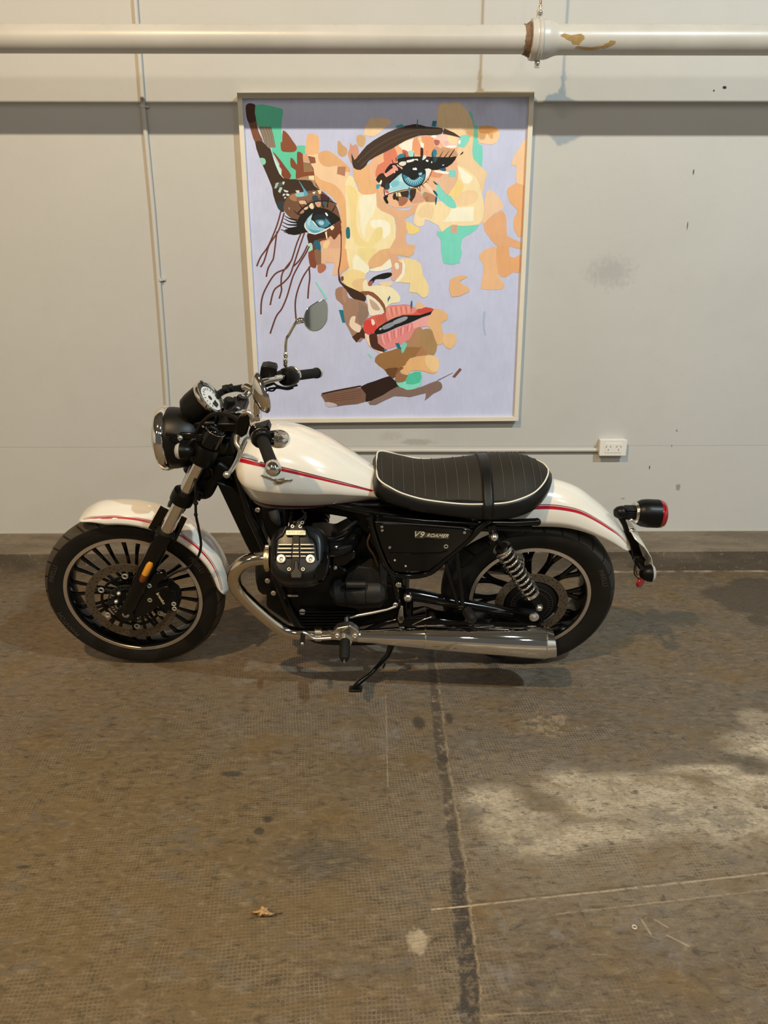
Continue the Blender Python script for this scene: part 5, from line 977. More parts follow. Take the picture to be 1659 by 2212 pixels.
# ------------------------------------------------------------------ handlebar and controls
GL0, GL1 = cb('N', 1020, 1360, -0.27), cb('N', 1115, 1610, -0.415); GR0, GR1 = cb('N', 1300, 797, 0.265), cb('N', 1515, 770, 0.405)
bar = MB().tube([GL1, GL0, V3((-0.345, -0.215, 1.062)), V3((-0.385, -0.13, 1.070)), V3((-0.425, -0.06, 1.040)), V3((-0.430, 0, 1.035)), V3((-0.425, 0.06, 1.040)), V3((-0.375, 0.12, 1.070)), V3((-0.325, 0.19, 1.062)), GR0, GR1], 0.0115, 18, smooth=6).build('handlebar', chrome, moto, smooth=60)
for s in (-1, 1):
    MB().lathe([(0, 0.026), (0.016, 0.026), (0.019, 0.020), (0.019, -0.03), (0, -0.03)], V3((-0.428, s*0.045, 1.03)), (0.3, 0, 1), 20).build('bar_riser', gloss, moto)
def grip(a, b, endm, ball):
    d = (b-a).normalized(); L_ = (b-a).length
    pr = [(0.0215, 0.0), (0.0215, 0.006), (0.0165, 0.010)]
    n = 16
    for i in range(n): h = 0.014+(L_-0.034)*i/n; pr += [(0.0165, h), (0.0172, h+0.002), (0.0172, h+0.004), (0.0165, h+0.0055)]
    pr += [(0.0175, L_-0.014), (0.0195, L_-0.010), (0.0195, L_-0.004), (0.016, L_)]
    g = MB().lathe(pr, a, d, 28).build('grip', rub, bar)
    if ball: MB().lathe([(0.014, -0.004), (0.0205, -0.003), (0.0215, 0.006), (0.0205, 0.014), (0.017, 0.022), (0.010, 0.028), (0, 0.030)], b, d, 32).build('bar_end', chrome, bar, smooth=60)
    else: MB().lathe([(0.014, -0.002), (0.0185, 0.0), (0.0185, 0.010), (0.014, 0.013), (0, 0.013)], b, d, 28).build('bar_end', endm, bar)
grip(GL0, GL1, chrome, True); grip(GR0, GR1, mat('grey_plastic_end', (0.45, 0.44, 0.41), 0.5), False)
dL = (GL1-GL0).normalized(); dR = (GR1-GR0).normalized()
hs = MB().lathe([(0.013, -0.052), (0.026, -0.050), (0.030, -0.040), (0.031, -0.008), (0.029, 0.004), (0.024, 0.010), (0.013, 0.012)], GL0, dL, 32)
hs.box(GL0-dL*0.03+V3((0.008, 0, 0.020)), (0.046, 0.04, 0.020), Matrix.Rotation(R(-18), 3, 'Y')); hs.build('switch_housing', satin, bar, bevel=0.003)
hs.build('switch_housing', satin, bar) if False else None
MB().torus(GL0-dL*0.006, dL, 0.0305, 0.0012, 32, 6).build('housing_seam', chrome2, bar)
MB().box(GL0-dL*0.012+V3((0.032, 0, 0.008)), (0.012, 0.016, 0.018)).build('switch_button', satin, bar, bevel=0.003)
MB().box(GL0-dL*0.006+V3((0.030, -0.004, -0.012)), (0.012, 0.016, 0.014)).build('switch_button', satin, bar, bevel=0.003)
icn = MB()
for i in range(3): icn.box(cb('K', 985+i*18, 318+i*30, -0.262)+V3((0.001, -0.03, 0.024)), (0.0035, 0.0015, 0.002))
icn.build('switch_icons', pipm, bar, smooth=0)
hs = MB().lathe([(0.013, -0.062), (0.027, -0.058), (0.031, -0.048), (0.032, -0.012), (0.029, 0.0), (0.022, 0.006), (0.013, 0.008)], GR0, dR, 32); hs.build('switch_housing', satin, bar)
MB().lathe([(0.030, -0.012), (0.0335, -0.010), (0.034, -0.002), (0.026, 0.006), (0.020, 0.008)], GR0, dR, 32, a0=0, a1=180).build('housing_seam', chrome2, bar)
# brake master cylinder on the far side
rv = MB(); c = cb('N', 1080, 755, 0.19)
rv.prism([cb('N', x, y, 0.19) for x, y in ((1018, 690), (1075, 683), (1150, 700), (1158, 735), (1130, 820), (1040, 845), (1003, 790))], -0.024, 0.024); rv.build('brake_reservoir', satin, bar, bevel=0.004)
MB().tube([cb('N', 1130, 790, 0.19), cb('N', 1180, 780, 0.215), cb('N', 1220, 760, 0.24)], 0.012, 12).build('master_cylinder', satin, bar)
MB().tube([cb('N', 1090, 830, 0.2), cb('N', 1150, 880, 0.24), cb('N', 1240, 900, 0.29), cb('N', 1330, 880, 0.34)], [0.006, 0.005, 0.004, 0.006], 10, smooth=4, sy=0.7).build('brake_lever', satin, bar)
# clutch lever and perch (near side)
MB().prism([cb('K', x, y, -0.235) for x, y in ((690, 200), (740, 130), (860, 90), (900, 130), (900, 270), (860, 420), (780, 470), (690, 480), (680, 330))], -0.010, 0.014).build('lever_perch', satin, bar, bevel=0.003)
MB().tube([cb('K', 800, 95, -0.235), cb('K', 880, 80, -0.24), cb('K', 930, 150, -0.245), cb('K', 960, 240, -0.25)], [0.007, 0.008, 0.007, 0.006], 12, smooth=5).build('perch_arm', alu, bar)
lv = MB().tube([cb('K', 700, 480, -0.25), cb('K', 690, 590, -0.27), cb('K', 745, 680, -0.285), cb('K', 720, 800, -0.31), cb('K', 660, 930, -0.345), cb('K', 590, 1040, -0.385), cb('K', 545, 1085, -0.40)], [0.009, 0.008, 0.0065, 0.006, 0.006, 0.0055, 0.005], 14, smooth=5, sy=1.2); lv.build('clutch_lever', alu, bar, smooth=60)
MB().sphere(cb('K', 525, 1098, -0.405), 0.0098, 20).build('lever_ball', alu, bar)
MB().tube([cb('K', 845, 560, -0.262), cb('K', 790, 680, -0.285), cb('K', 720, 850, -0.325), cb('K', 665, 960, -0.35)], [0.0035, 0.004, 0.004, 0.003], 8, smooth=4).build('lever_edge', alu, bar)
# mirrors
def mirror(stem, ctr, nrm, up, w, h, glassdir):
    nrm = V3(nrm).normalized(); up = (V3(up)-nrm*V3(up).dot(nrm)).normalized(); rt = up.cross(nrm); c = V3(ctr)
    def outl(k, d):
        P = []
        for i in range(40):
            a = 2*PI*i/40; x, y = math.cos(a), math.sin(a); yy = y; xx = x*(1.0-0.30*y) if y > 0 else x*(1.0+0.0*y); xx = xx*(1-0.22*(y+1)/2)
            P.append(c+rt*(xx*w/2*k)+up*(yy*h/2*k)+nrm*d)
        return P
    st = MB().tube(stem, [0.0052]*len(stem), 14, smooth=6).build('mirror_stem', chrome, bar, smooth=60)
    mb = MB(); mb.rings([outl(0.12, -0.022), outl(0.55, -0.017), outl(0.86, -0.010), outl(1.0, -0.001), outl(1.0, 0.003), outl(0.95, 0.004)]); mb.build('mirror_shell', chrome, st, smooth=60)
    g = MB(); g.rings([outl(0.945, 0.0042), outl(0.94, 0.005)]); g.build('mirror_glass', mat('mirror_glass', (0.66, 0.70, 0.68), 0.03, 1.0), st, smooth=0)
    return st
rsb = V3((-0.302, 0.245, 1.070)); rtop = cb('N', 1345, 305, 0.27)
rm = mirror([rsb, cb('N', 1232, 620, 0.25), cb('N', 1236, 480, 0.255), cb('N', 1262, 425, 0.26), cb('N', 1320, 325, 0.265), cb('N', 1360, 300, 0.27), cb('N', 1400, 295, 0.275)], cb('N', 1512, 250, 0.285), (0.42, -0.88, 0.18), (0.62, 0, 0.78), 0.090, 0.112, 1)
for x, y, r_ in ((1228, 690, 0.0075), (1230, 660, 0.0085), (1232, 610, 0.0080)): MB().sphere(cb('N', x, y, 0.247), r_, 16, (1, 1, 1.5)).build('stem_joint', chrome, rm)
MB().tube([cb('N', 1325, 320, 0.265), cb('N', 1360, 298, 0.27), cb('N', 1405, 300, 0.276)], [0.0075, 0.0105, 0.0085], 14, smooth=4).build('head_joint', chrome, rm)
lsb = cb('N', 972, 1190, -0.26)
lm_ = mirror([lsb, cb('N', 975, 1110, -0.268), cb('N', 970, 1010, -0.278), cb('N', 930, 930, -0.292), cb('N', 900, 905, -0.30), cb('N', 935, 905, -0.31)], cb('N', 1012, 948, -0.325), (0.84, 0.50, 0.10), (-0.18, 0.05, 1.0), 0.100, 0.112, 1)
MB().tube([cb('N', 972, 1195, -0.262), cb('N', 973, 1170, -0.262), cb('N', 974, 1150, -0.265), cb('N', 973, 1130, -0.266), cb('N', 973, 1080, -0.27), cb('N', 972, 1010, -0.278)], [0.0085, 0.0095, 0.0065, 0.009, 0.0085, 0.007], 16, smooth=3).build('stem_joint', chrome, lm_, smooth=60)
MB().tube([cb('N', 850, 905, -0.300), cb('N', 885, 890, -0.303), cb('N', 935, 915, -0.315)], [0.0075, 0.0105, 0.0095], 14, smooth=4).build('head_joint', chrome, lm_, smooth=60)
# cables
def cable(pts, r=0.0036, m=None, par=None): return MB().tube(pts, r, 8, smooth=6).build('cable', m or rub, par or moto, smooth=60)
K_ = lambda x, y, w: cb('K', x, y, w)
M_ = lambda x, y, w: cb('M', x, y, w)
for dw in (0, 1):
    cable([K_(20, 420+dw*30, -0.10), K_(110, 260+dw*22, -0.125), K_(250, 130+dw*20, -0.15), K_(420, 90+dw*24, -0.17), K_(600, 130+dw*24, -0.20), K_(700, 180+dw*24, -0.225), K_(760, 260, -0.235)], 0.0042)
for a in range(3):
    cable([M_(400, 345+a*25, 0.02), M_(480, 300+a*22, 0.06), M_(600, 280+a*18, 0.11), M_(700, 265+a*30, 0.15), M_(860, 270+a*12, 0.19), M_(1000, 230+a*8, 0.22)], 0.005)
for x, y, w in ((490, 300, 0.06), (545, 290, 0.09)): MB().tube([M_(x-22, y+8, w), M_(x+22, y-4, w)], 0.013, 12).build('cable_tie', rub, moto)
cable([M_(900, 290, 0.20), M_(960, 320, 0.22), M_(1010, 320, 0.24), M_(1050, 270, 0.25)], 0.003)
cable([M_(960, 300, 0.22), M_(1060, 290, 0.26), M_(1160, 305, 0.30), M_(1220, 290, 0.32)], 0.004)
cable([K_(20, 1060, -0.09), K_(15, 1250, -0.13), K_(20, 1500, -0.135), K_(25, 1750, -0.13), K_(70, 1980, -0.125), cb('A', 1335, 440, -0.12), cb('A', 1310, 540, -0.115), cb('A', 1240, 620, -0.11), cb('A', 1130, 665, -0.115), cb('A', 1040, 720, -0.12)], 0.0042)
for y, r_ in ((1560, 0.008), (1745, 0.0065)): MB().sphere(K_(22, y, -0.132), r_, 12).build('hose_clip', rub, moto)
# stuff between gauge and bars: ignition lock, clamps, small lamps
MB().lathe([(0, 0.010), (0.014, 0.010), (0.017, 0.006), (0.018, -0.02)], M_(530, 440, 0.0), (0.3, -0.1, 1), 24).build('ignition_lock', satin, moto)
ct = MB(); ct.box(V3((-0.43, 0, 1.035)), (0.05, 0.13, 0.028)); ct.box(V3((-0.455, 0, 1.005)), (0.06, 0.17, 0.03)); ct.build('bar_clamp', satin, moto, bevel=0.006)
for s in (-1, 1): MB().cyl(V3((-0.425, s*0.05, 1.045)), V3((-0.42, s*0.05, 1.056)), 0.006, 10).build('clamp_bolt', chrome2, moto)
ct = MB(); ct.box(V3((-0.53, 0, 0.985)), (0.07, 0.10, 0.05)); ct.box(V3((-0.49, 0, 0.93)), (0.09, 0.12, 0.07)); ct.box(V3((-0.50, 0, 0.86)), (0.10, 0.11, 0.08)); ct.build('steering_shroud', satin, moto, bevel=0.01)
MB().box(K_(120, 300, -0.12), (0.016, 0.004, 0.004), Matrix.Rotation(R(35), 3, 'Y')).build('cable_guide', chrome2, moto)
ho = MB().prism([K_(x, y, -0.04) for x, y in ((20, 1190), (180, 900), (420, 820), (620, 960), (560, 1080), (420, 1180), (360, 1300), (300, 1410), (210, 1445), (60, 1440))], -0.03, 0.10).build('horn', satin, moto, bevel=0.012, bseg=3)
MB().torus(K_(160, 1060, -0.075), (0.3, 1, 0), 0.028, 0.004, 28, 8).build('horn_ring', gloss, ho)
# ------------------------------------------------------------------ fuel tank
def curve_x(pts):                         # list of local points -> z(x)
    P = sorted([(p.x, p.z) for p in pts])
    def f(x):
        if x <= P[0][0]: return P[0][1]
        for (x0, z0), (x1, z1) in zip(P, P[1:]):
            if x <= x1: return z0+(z1-z0)*(x-x0)/(x1-x0)
        return P[-1][1]
    return f
def smooth_curve(pts): return curve_x(catmull(pts, 8))
XT0, XT1 = -0.447, 0.012
Wt = il([(0, 0.0), (1, 0.085), (4, 0.122), (10, 0.143), (22, 0.152), (50, 0.148), (75, 0.122), (92, 0.094), (100, 0.084)])
wt = lambda x: Wt(R((x-XT0)/(XT1-XT0)*100))
top = smooth_curve([V3((-0.447, 0, 0.868)), V3((-0.435, 0, 0.905)), V3((-0.415, 0, 0.936)), V3((-0.375, 0, 0.962)), V3((-0.322, 0, 0.974)), V3((-0.28, 0, 0.970)), V3((-0.23, 0, 0.955)), V3((-0.165, 0, 0.924)), V3((-0.119, 0, 0.896)), V3((-0.06, 0, 0.852)), V3((-0.009, 0, 0.816)), V3((0.02, 0, 0.80))])
crz = smooth_curve([cb('T', x, y, w) for x, y, w in ((92, 585, -0.13), (150, 650, -0.14), (230, 692, -0.148), (330, 712, -0.15), (500, 728, -0.15), (700, 738, -0.148), (900, 746, -0.142), (1100, 754, -0.12), (1330, 770, -0.09))])
btz = smooth_curve([cb('T', x, y, w) for x, y, w in ((92, 600, -0.08), (150, 665, -0.08), (200, 730, -0.085), (250, 785, -0.088), (300, 830, -0.090), (380, 855, -0.092), (500, 868, -0.093), (700, 868, -0.092), (900, 850, -0.087), (1100, 826, -0.075), (1330, 790, -0.056))])
tk = MB(); rings = []
NS = 70
for i in range(NS+1):
    u = i/NS; x = XT0+(XT1-XT0)*(u**1.6 if u < 0.5 else u**1.6); W0 = max(wt(x), 0.01); zt, zc, zb = top(x), crz(x), btz(x); zb = min(zb, zc-0.002)
    half = []
    for j in range(15):
        th = j/14*PI/2; half.append((W0*math.sin(th)**0.90, zc+(zt-zc)*math.cos(th)**0.92))
    half += [(W0*0.985, zc-0.004 if zc-zb > 0.02 else zc-(zc-zb)*0.3), (W0*0.82, zc+(zb-zc)*0.48), (W0*0.66, zc+(zb-zc)*0.94), (W0*0.60, zb), (W0*0.25, zb+0.01)]
    ring = [V3((x, -w, z)) for w, z in half]+[V3((x, w, z)) for w, z in half[::-1]]
    rings.append(ring)
tk.rings(rings); tree_t = bvh(tk)
tank = tk.build('fuel_tank', white, moto, smooth=38)
for nm, pts, mm in (('pinstripe', [(150, 448, 34), (260, 475, 31), (370, 500, 27), (600, 552, 22), (850, 612, 18), (1050, 660, 14), (1180, 690, 12), (1280, 715, 9)], red), ('pinstripe', [(158, 423, 7), (260, 447, 8), (370, 478, 8), (600, 532, 8), (850, 595, 8), (1050, 645, 7), (1285, 709, 6)], dred),
                    ('pinstripe', [(255, 785, 5), (300, 806, 8), (400, 832, 10), (560, 843, 10), (760, 843, 10), (950, 828, 8), (1120, 808, 7), (1280, 785, 6)], dred), ('pinstripe', [(300, 820, 4), (400, 843, 5), (560, 853, 5), (760, 853, 5), (950, 838, 5), (1120, 817, 5), (1280, 792, 4)], dred)):
    decal_strip(tree_t, 'T', pts, 0.0009, 8).build(nm, mm, tank, smooth=60)
# eagle emblem in relief
em = MB()
for poly in ([(330, 576), (355, 577), (400, 590), (440, 603), (462, 618), (458, 628), (436, 622), (395, 606), (350, 590)], [(450, 606), (475, 612), (500, 603), (530, 600), (560, 607), (604, 612), (600, 622), (560, 622), (530, 632), (505, 642), (470, 642), (452, 630)], [(462, 640), (500, 638), (512, 648), (478, 652), (452, 650)]):
    m_ = decal_poly(tree_t, 'T', poly, 0.003); em.add(m_.v, m_.f)
em.build('eagle_emblem', mat('emblem_silver', (0.55, 0.50, 0.38), 0.25, 1.0, bump=0.8, bscale=400), tank, smooth=30, solid=0.003)
cc = hit(tree_t, 'T', 482, 262, 0.0); cn = V3((0.12, -0.12, 1)).normalized()
cap = MB().lathe([(0, 0.016), (0.016, 0.016), (0.024, 0.013), (0.030, 0.012), (0.034, 0.006), (0.036, -0.002), (0.036, -0.01)], cc, cn, 40).build('fuel_cap', chrome2, tank)
cr_ = MB()
for i in range(8): a = 2*PI*i/8; x_, y_, _z = frame_of(cn); e = x_*math.cos(a)+y_*math.sin(a); cr_.tube([cc+cn*0.017+e*0.004, cc+cn*0.0135+e*0.026], 0.0016, 6)
cr_.build('cap_ridges', chrome, cap)
# ------------------------------------------------------------------ seat
pip = [(95, 150, 0), (92, 195, -0.05), (101, 240, -0.09), (135, 280, -0.112), (200, 320, -0.125), (300, 370, -0.135), (450, 415, -0.142), (600, 440, -0.148), (800, 460, -0.153), (970, 462, -0.156), (1150, 452, -0.154), (1270, 425, -0.148), (1400, 368, -0.125), (1480, 290, -0.085), (1518, 215, -0.04), (1520, 170, 0)]
P_ = catmull([cb('S', x, y, w) for x, y, w in pip], 6)
topz = smooth_curve([cb('S', x, y, 0) for x, y in ((95, 150), (140, 142), (200, 144), (310, 159), (400, 162), (560, 155), (740, 130), (910, 105), (1000, 95), (1100, 83), (1230, 79), (1350, 95), (1450, 130), (1510, 172), (1525, 185))])
botz = smooth_curve([V3((-0.01, 0, 0.775)), V3((0.02, 0, 0.755)), V3((0.062, 0, 0.745)), V3((0.16, 0, 0.727)), V3((0.264, 0, 0.713)), V3((0.349, 0, 0.704)), V3((0.43, 0, 0.707)), V3((0.49, 0, 0.722)), V3((0.553, 0, 0.762)), V3((0.585, 0, 0.79))])
NP = len(P_); smx = 0.5*(P_[0].x+P_[-1].x); stn = []; 
def seat_ring(i, lift=0.0):
    p = P_[i]; x, w, z = p.x, -p.y, p.z; w = max(w, 0.001)
    u = (x-P_[0].x)/(P_[-1].x-P_[0].x); dx = (u-0.5)*2
    zb = botz(x); zt = max(topz(x), z+0.001); L_ = []
    ex = 0.012*(1 if i < NP/2 else 1.4)
    L_.append((x*0.96+0.04*0.28, w*0.80, zb)); L_.append((x, w*0.93+0.0, zb+0.006+0.0)); L_.append((x+dx*0.012, w+0.010*min(1, w/0.05), zb+(z-zb)*0.30)); L_.append((x+dx*0.014, w+0.011*min(1, w/0.05), zb+(z-zb)*0.62)); L_.append((x+dx*0.004, w+0.004*min(1, w/0.05), zb+(z-zb)*0.92)); L_.append((x, w, z))
    for r_ in (0.93, 0.82, 0.66, 0.48, 0.3, 0.14): L_.append((x, w*r_, z+(zt-z)*(1-r_**2.3)))
    return L_
R2 = [seat_ring(i) for i in range(NP)]
def seat_mesh(lo, hi, rng, lift=0.0, groove=False):
    rows = []
    for i in rng:
        h = R2[i][lo:hi]; L_ = [V3((x, -w, z)) for x, w, z in h]; Rr = [V3((x, w, z)) for x, w, z in h]
        full = L_+([V3((h[-1][0], 0, max(topz(h[-1][0]), h[-1][2])))] if hi >= 12 else [])+Rr[::-1]
        if hi < 12: rows.append((L_, Rr))
        else: rows.append(full)
    return rows
side = MB()
rw_ = [([V3((x, -w, z)) for x, w, z in R2[i][:6]], [V3((x, w, z)) for x, w, z in R2[i][:6]]) for i in range(NP)]
loop = [a for a, b in rw_]+[b for a, b in rw_][::-1]
side.rings([[c for c in col] for col in zip(*loop)], cap=True)
seat = side.build('seat', leather2, moto, smooth=60)
tp = MB(); tp.sheet(seat_mesh(5, 12, range(NP))); tree_s = bvh(tp)
# fine quilted top: grooves across
top_p = tp.build('seat_top', leather, seat, smooth=60)
pp = [V3((r[5][0], -r[5][1], r[5][2]+0.001)) for r in R2]+[V3((r[5][0], r[5][1], r[5][2]+0.001)) for r in R2[::-1]]
MB().tube(pp, 0.0027, 8, closed=True).build('piping', pipm, seat, smooth=60)
qs = MB()
def across(x, w0=1.0, lift=0.0012):
    # points over the seat top at station x
    best = min(range(NP), key=lambda i: abs(P_[i].x-x)); i0 = best if P_[best].x <= x else best-1; i0 = max(0, min(NP-2, i0)); t = (x-P_[i0].x)/(P_[i0+1].x-P_[i0].x)
    return [V3((x, -(a[1]+(b[1]-a[1])*t), a[2]+(b[2]-a[2])*t+lift)) for a, b in zip(R2[i0], R2[i0+1])]
for k, sx_ in enumerate([135, 225, 312, 400, 487, 575, 665, 755, 845, 1020, 1125, 1210, 1300, 1385, 1450]):
    x = cb('S', sx_, 150, -0.03).x; L_ = across(x)[5:12]; Z = V3((x, 0, topz(x)+0.0012)); F_ = L_+[Z]+[V3((p.x, -p.y, p.z)) for p in L_[::-1]]
    MB().tube(F_[1:-1], 0.0009, 5).build('stitch_line', stm, top_p)
rows = []
for x in [0.3335+0.034*i/4 for i in range(5)]:
    A_ = across(x, lift=0.003)
    A_ = [V3((p.x, p.y*1.022-0.001, p.z)) for p in A_]; Z = V3((x, 0, topz(x)+0.004)); rows.append(A_[1:]+[Z]+[V3((p.x, -p.y, p.z)) for p in A_[:0:-1]])
strap = MB().sheet(rows).build('seat_strap', leather2, seat, smooth=60, solid=0.003)
# seams in the strap
for dx in (0.0045, 0.0295): MB().tube([V3((0.3335+dx, p.y-0.0012, p.z+0.0012)) for p in [V3((q.x, q.y, q.z)) for q in rows[0][1:12]]], 0.0008, 5).build('strap_seam', satin, strap)
# ------------------------------------------------------------------ frame
D_ = lambda x, y, w: cb('D', x, y, w)
C_ = lambda x, y, w: cb('C', x, y, w)
fr_ = MB()
def tb(pts, r, sm=5): fr_.tube(pts, r, 14, smooth=sm)
for s in (-1, 1):
    # front down-tubes, cradle, seat rails, rear triangle
    tb([V3((-0.455, s*0.035, 0.86)), V3((-0.42, s*0.075, 0.72)), V3((-0.375, s*0.10, 0.60)), V3((-0.335, s*0.11, 0.45)), V3((-0.29, s*0.115, 0.30)), V3((-0.23, s*0.115, 0.215)), V3((-0.15, s*0.115, 0.195)), V3((0.02, s*0.115, 0.20)), V3((0.10, s*0.12, 0.25)), V3((0.11, s*0.125, 0.40))], 0.016)
    tb([V3((-0.45, s*0.03, 0.84)), V3((-0.30, s*0.06, 0.76)), V3((-0.10, s*0.09, 0.725)), V3((0.10, s*0.11, 0.70)), V3((0.34, s*0.13, 0.675)), V3((0.50, s*0.132, 0.672))], 0.014)
    q = lambda x, y: V3((D_(x, y, -0.15).x, s*0.15, D_(x, y, -0.15).z))
    tb([q(315, 190), q(345, 300), q(395, 440), q(440, 530), q(500, 575), q(620, 585), q(730, 560), q(820, 485), q(920, 400), q(1010, 320), q(1090, 240), q(1150, 200)], 0.0115)
    tb([q(470, 570), q(500, 700), q(520, 800)], 0.011)
fr_.cyl(V3((-0.455, 0, 0.72)), V3((-0.53, 0, 0.98)), 0.036, 20)
frame = fr_.build('frame', gloss, moto, smooth=60)
fp_ = MB().prism([cb('0', x, y, -0.06) for x, y in ((468, 1034), (500, 1046), (522, 1068), (548, 1098), (566, 1130), (572, 1200), (548, 1200), (532, 1170))], -0.02, 0.14).build('front_frame_cover', satin, moto, bevel=0.006)
gr = MB().tube([D_(1060, 218, -0.135), D_(1300, 222, -0.14), D_(1465, 215, -0.142)], [0.012, 0.0125, 0.0125], 16); gr.sphere(D_(1468, 215, -0.142), 0.013, 16); gr.build('grab_rail', gloss, moto, smooth=60)
MB().tube([V3((0.02, -0.125, 0.712)), V3((0.16, -0.135, 0.702)), V3((0.38, -0.14, 0.690))], 0.009, 12).build('seat_rail', gloss, moto)
# side panel with badge
sd = MB().prism([D_(x, y, -0.155) for x, y in ((348, 228), (362, 210), (420, 212), (960, 252), (1005, 262), (1020, 285), (985, 330), (900, 400), (780, 500), (720, 545), (520, 552), (470, 540), (440, 480), (400, 390))], -0.010, 0.06).build('side_panel', gloss, moto, bevel=0.004, bseg=3)
MB().tube([D_(x, y, -0.167) for x, y in ((352, 216), (420, 217), (700, 236), (960, 256), (1008, 270))], 0.0014, 6).build('panel_edge', mat('edge_glint_grey', (0.12, 0.12, 0.115), 0.25, 0.6), sd)
MB().tube([D_(x, y, -0.1665) for x, y in ((450, 430), (640, 436), (800, 430), (850, 415))], 0.0016, 6).build('panel_crease', gloss, sd)
for x, y, r_ in ((398, 250, 0.0055), (400, 275, 0.0050), (452, 392, 0.0052), (968, 290, 0.0058)): MB().sphere(D_(x, y, -0.168), r_, 14, (1, 0.6, 1)).build('panel_screw', chrome2, sd)
MB().torus(D_(840, 385, -0.166), (0, 1, 0), 0.0058, 0.0018, 20, 8).build('panel_lock', boltm, sd)
for x, y in ((487, 480), (562, 520)): MB().sphere(D_(x, y, -0.166), 0.004, 12).build('panel_screw', boltm, sd)
bdg = mat('badge_silver', (0.80, 0.78, 0.68), 0.4, 0.35); bdk = mat('badge_backing', (0.10, 0.085, 0.055), 0.4, 0.5)
bp = MB().prism([D_(x, y, -0.1665) for x, y in ((622, 277), (668, 277), (690, 282), (705, 290), (858, 294), (864, 302), (856, 330), (790, 330), (700, 320), (680, 327), (625, 325))], -0.0012, 0.0).build('badge_plate', bdk, sd)
text_part('V', 'D', (626, 301), (664, 303), -0.1678, 0.03, bdg, bp, 'badge_letter', 0.35, extr=0.0012)
text_part('9', 'D', (664, 304), (692, 305), -0.1678, 0.03, bdg, bp, 'badge_letter', 0.25, extr=0.0012)
text_part('ROAMER', 'D', (706, 309), (858, 313), -0.1678, 0.02, bdg, bp, 'badge_letter', 0.45, extr=0.0012)
# black boxes that fill the belly of the frame
MB().prism([V3((x, 0, z)) for x, z in ((-0.42, 0.80), (-0.05, 0.735), (0.10, 0.735), (0.30, 0.70), (0.33, 0.64), (0.20, 0.50), (0.05, 0.47), (-0.02, 0.60), (-0.10, 0.68), (-0.30, 0.72), (-0.40, 0.74))], -0.08, 0.08).build('battery_box', satin, moto, bevel=0.01)
# ------------------------------------------------------------------ engine
en = MB(); en.prism([V3((x, 0, z)) for x, z in ((-0.385, 0.33), (-0.375, 0.43), (-0.33, 0.50), (-0.26, 0.54), (-0.16, 0.54), (-0.08, 0.47), (-0.02, 0.44), (0.10, 0.42), (0.12, 0.34), (0.06, 0.27), (-0.02, 0.25), (-0.08, 0.235), (-0.26, 0.235), (-0.31, 0.26))], -0.105, 0.105)
eng = en.build('crankcase', satin, moto, bevel=0.016, bseg=3)
al = MB(); al.lathe([(0, -0.02), (0.05, -0.02), (0.075, -0.012), (0.085, 0.0), (0.088, 0.03), (0.088, 0.06)], V3((-0.40, 0, 0.42)), (1, 0, 0), 40); al.build('alternator_cover', satin, eng)
fn = MB()
for i in range(7): fn.box(V3((-0.17+0.0*i, -0.0, 0.242-0.0*i+0.0145*i)), (0.22-0.004*i, 0.226+0.004*i, 0.005))
fn.build('sump_fins', satin, eng, bevel=0.001)
for x, y, w in ((490, 887, -0.112), (543, 997, -0.112), (800, 1165, -0.118)): bolt(eng, C_(x, y, w), (0, -1, 0), 0.009 if x < 700 else 0.011)
MB().box(C_(708, 1024, -0.113), (0.042, 0.004, 0.006)).build('casting_tag', boltm, eng)
# gearbox / starter with turned end
st = MB(); a_ = C_(1090, 1000, -0.125); b_ = C_(1545, 985, -0.125)
st.tube([a_+V3((0, 0, -0.005)), a_+V3((0.005, 0, 0.0)), a_*0.8+b_*0.2, a_*0.55+b_*0.45, a_*0.3+b_*0.7, a_*0.1+b_*0.9, b_], [0.030, 0.038, 0.038, 0.044, 0.046, 0.044, 0.030], 28)
st.tube([C_(1190, 925, -0.155), C_(1370, 925, -0.155)], 0.012, 16)
st.prism([C_(x, y, -0.115) for x, y in ((1210, 800), (1300, 740), (1430, 745), (1490, 790), (1500, 880), (1560, 930), (1570, 1010), (1500, 1100), (1300, 1110), (1110, 1080), (1080, 1040), (1085, 910), (1180, 880))], -0.02, 0.10)
st.build('gearbox', greyblk, moto, bevel=0.006, bseg=3)
for f_ in (0.24, 0.62): MB().torus(a_*(1-f_)+b_*f_, b_-a_, 0.0445, 0.002, 32, 6).build('gearbox_band', satin, moto)
MB().prism([C_(x, y, -0.03) for x, y in ((860, 430), (980, 420), (1090, 440), (1300, 330), (1380, 420), (1480, 600), (1500, 760), (1240, 760), (1000, 780), (860, 700))], -0.05, 0.05).build('air_box', satin, moto, bevel=0.01)
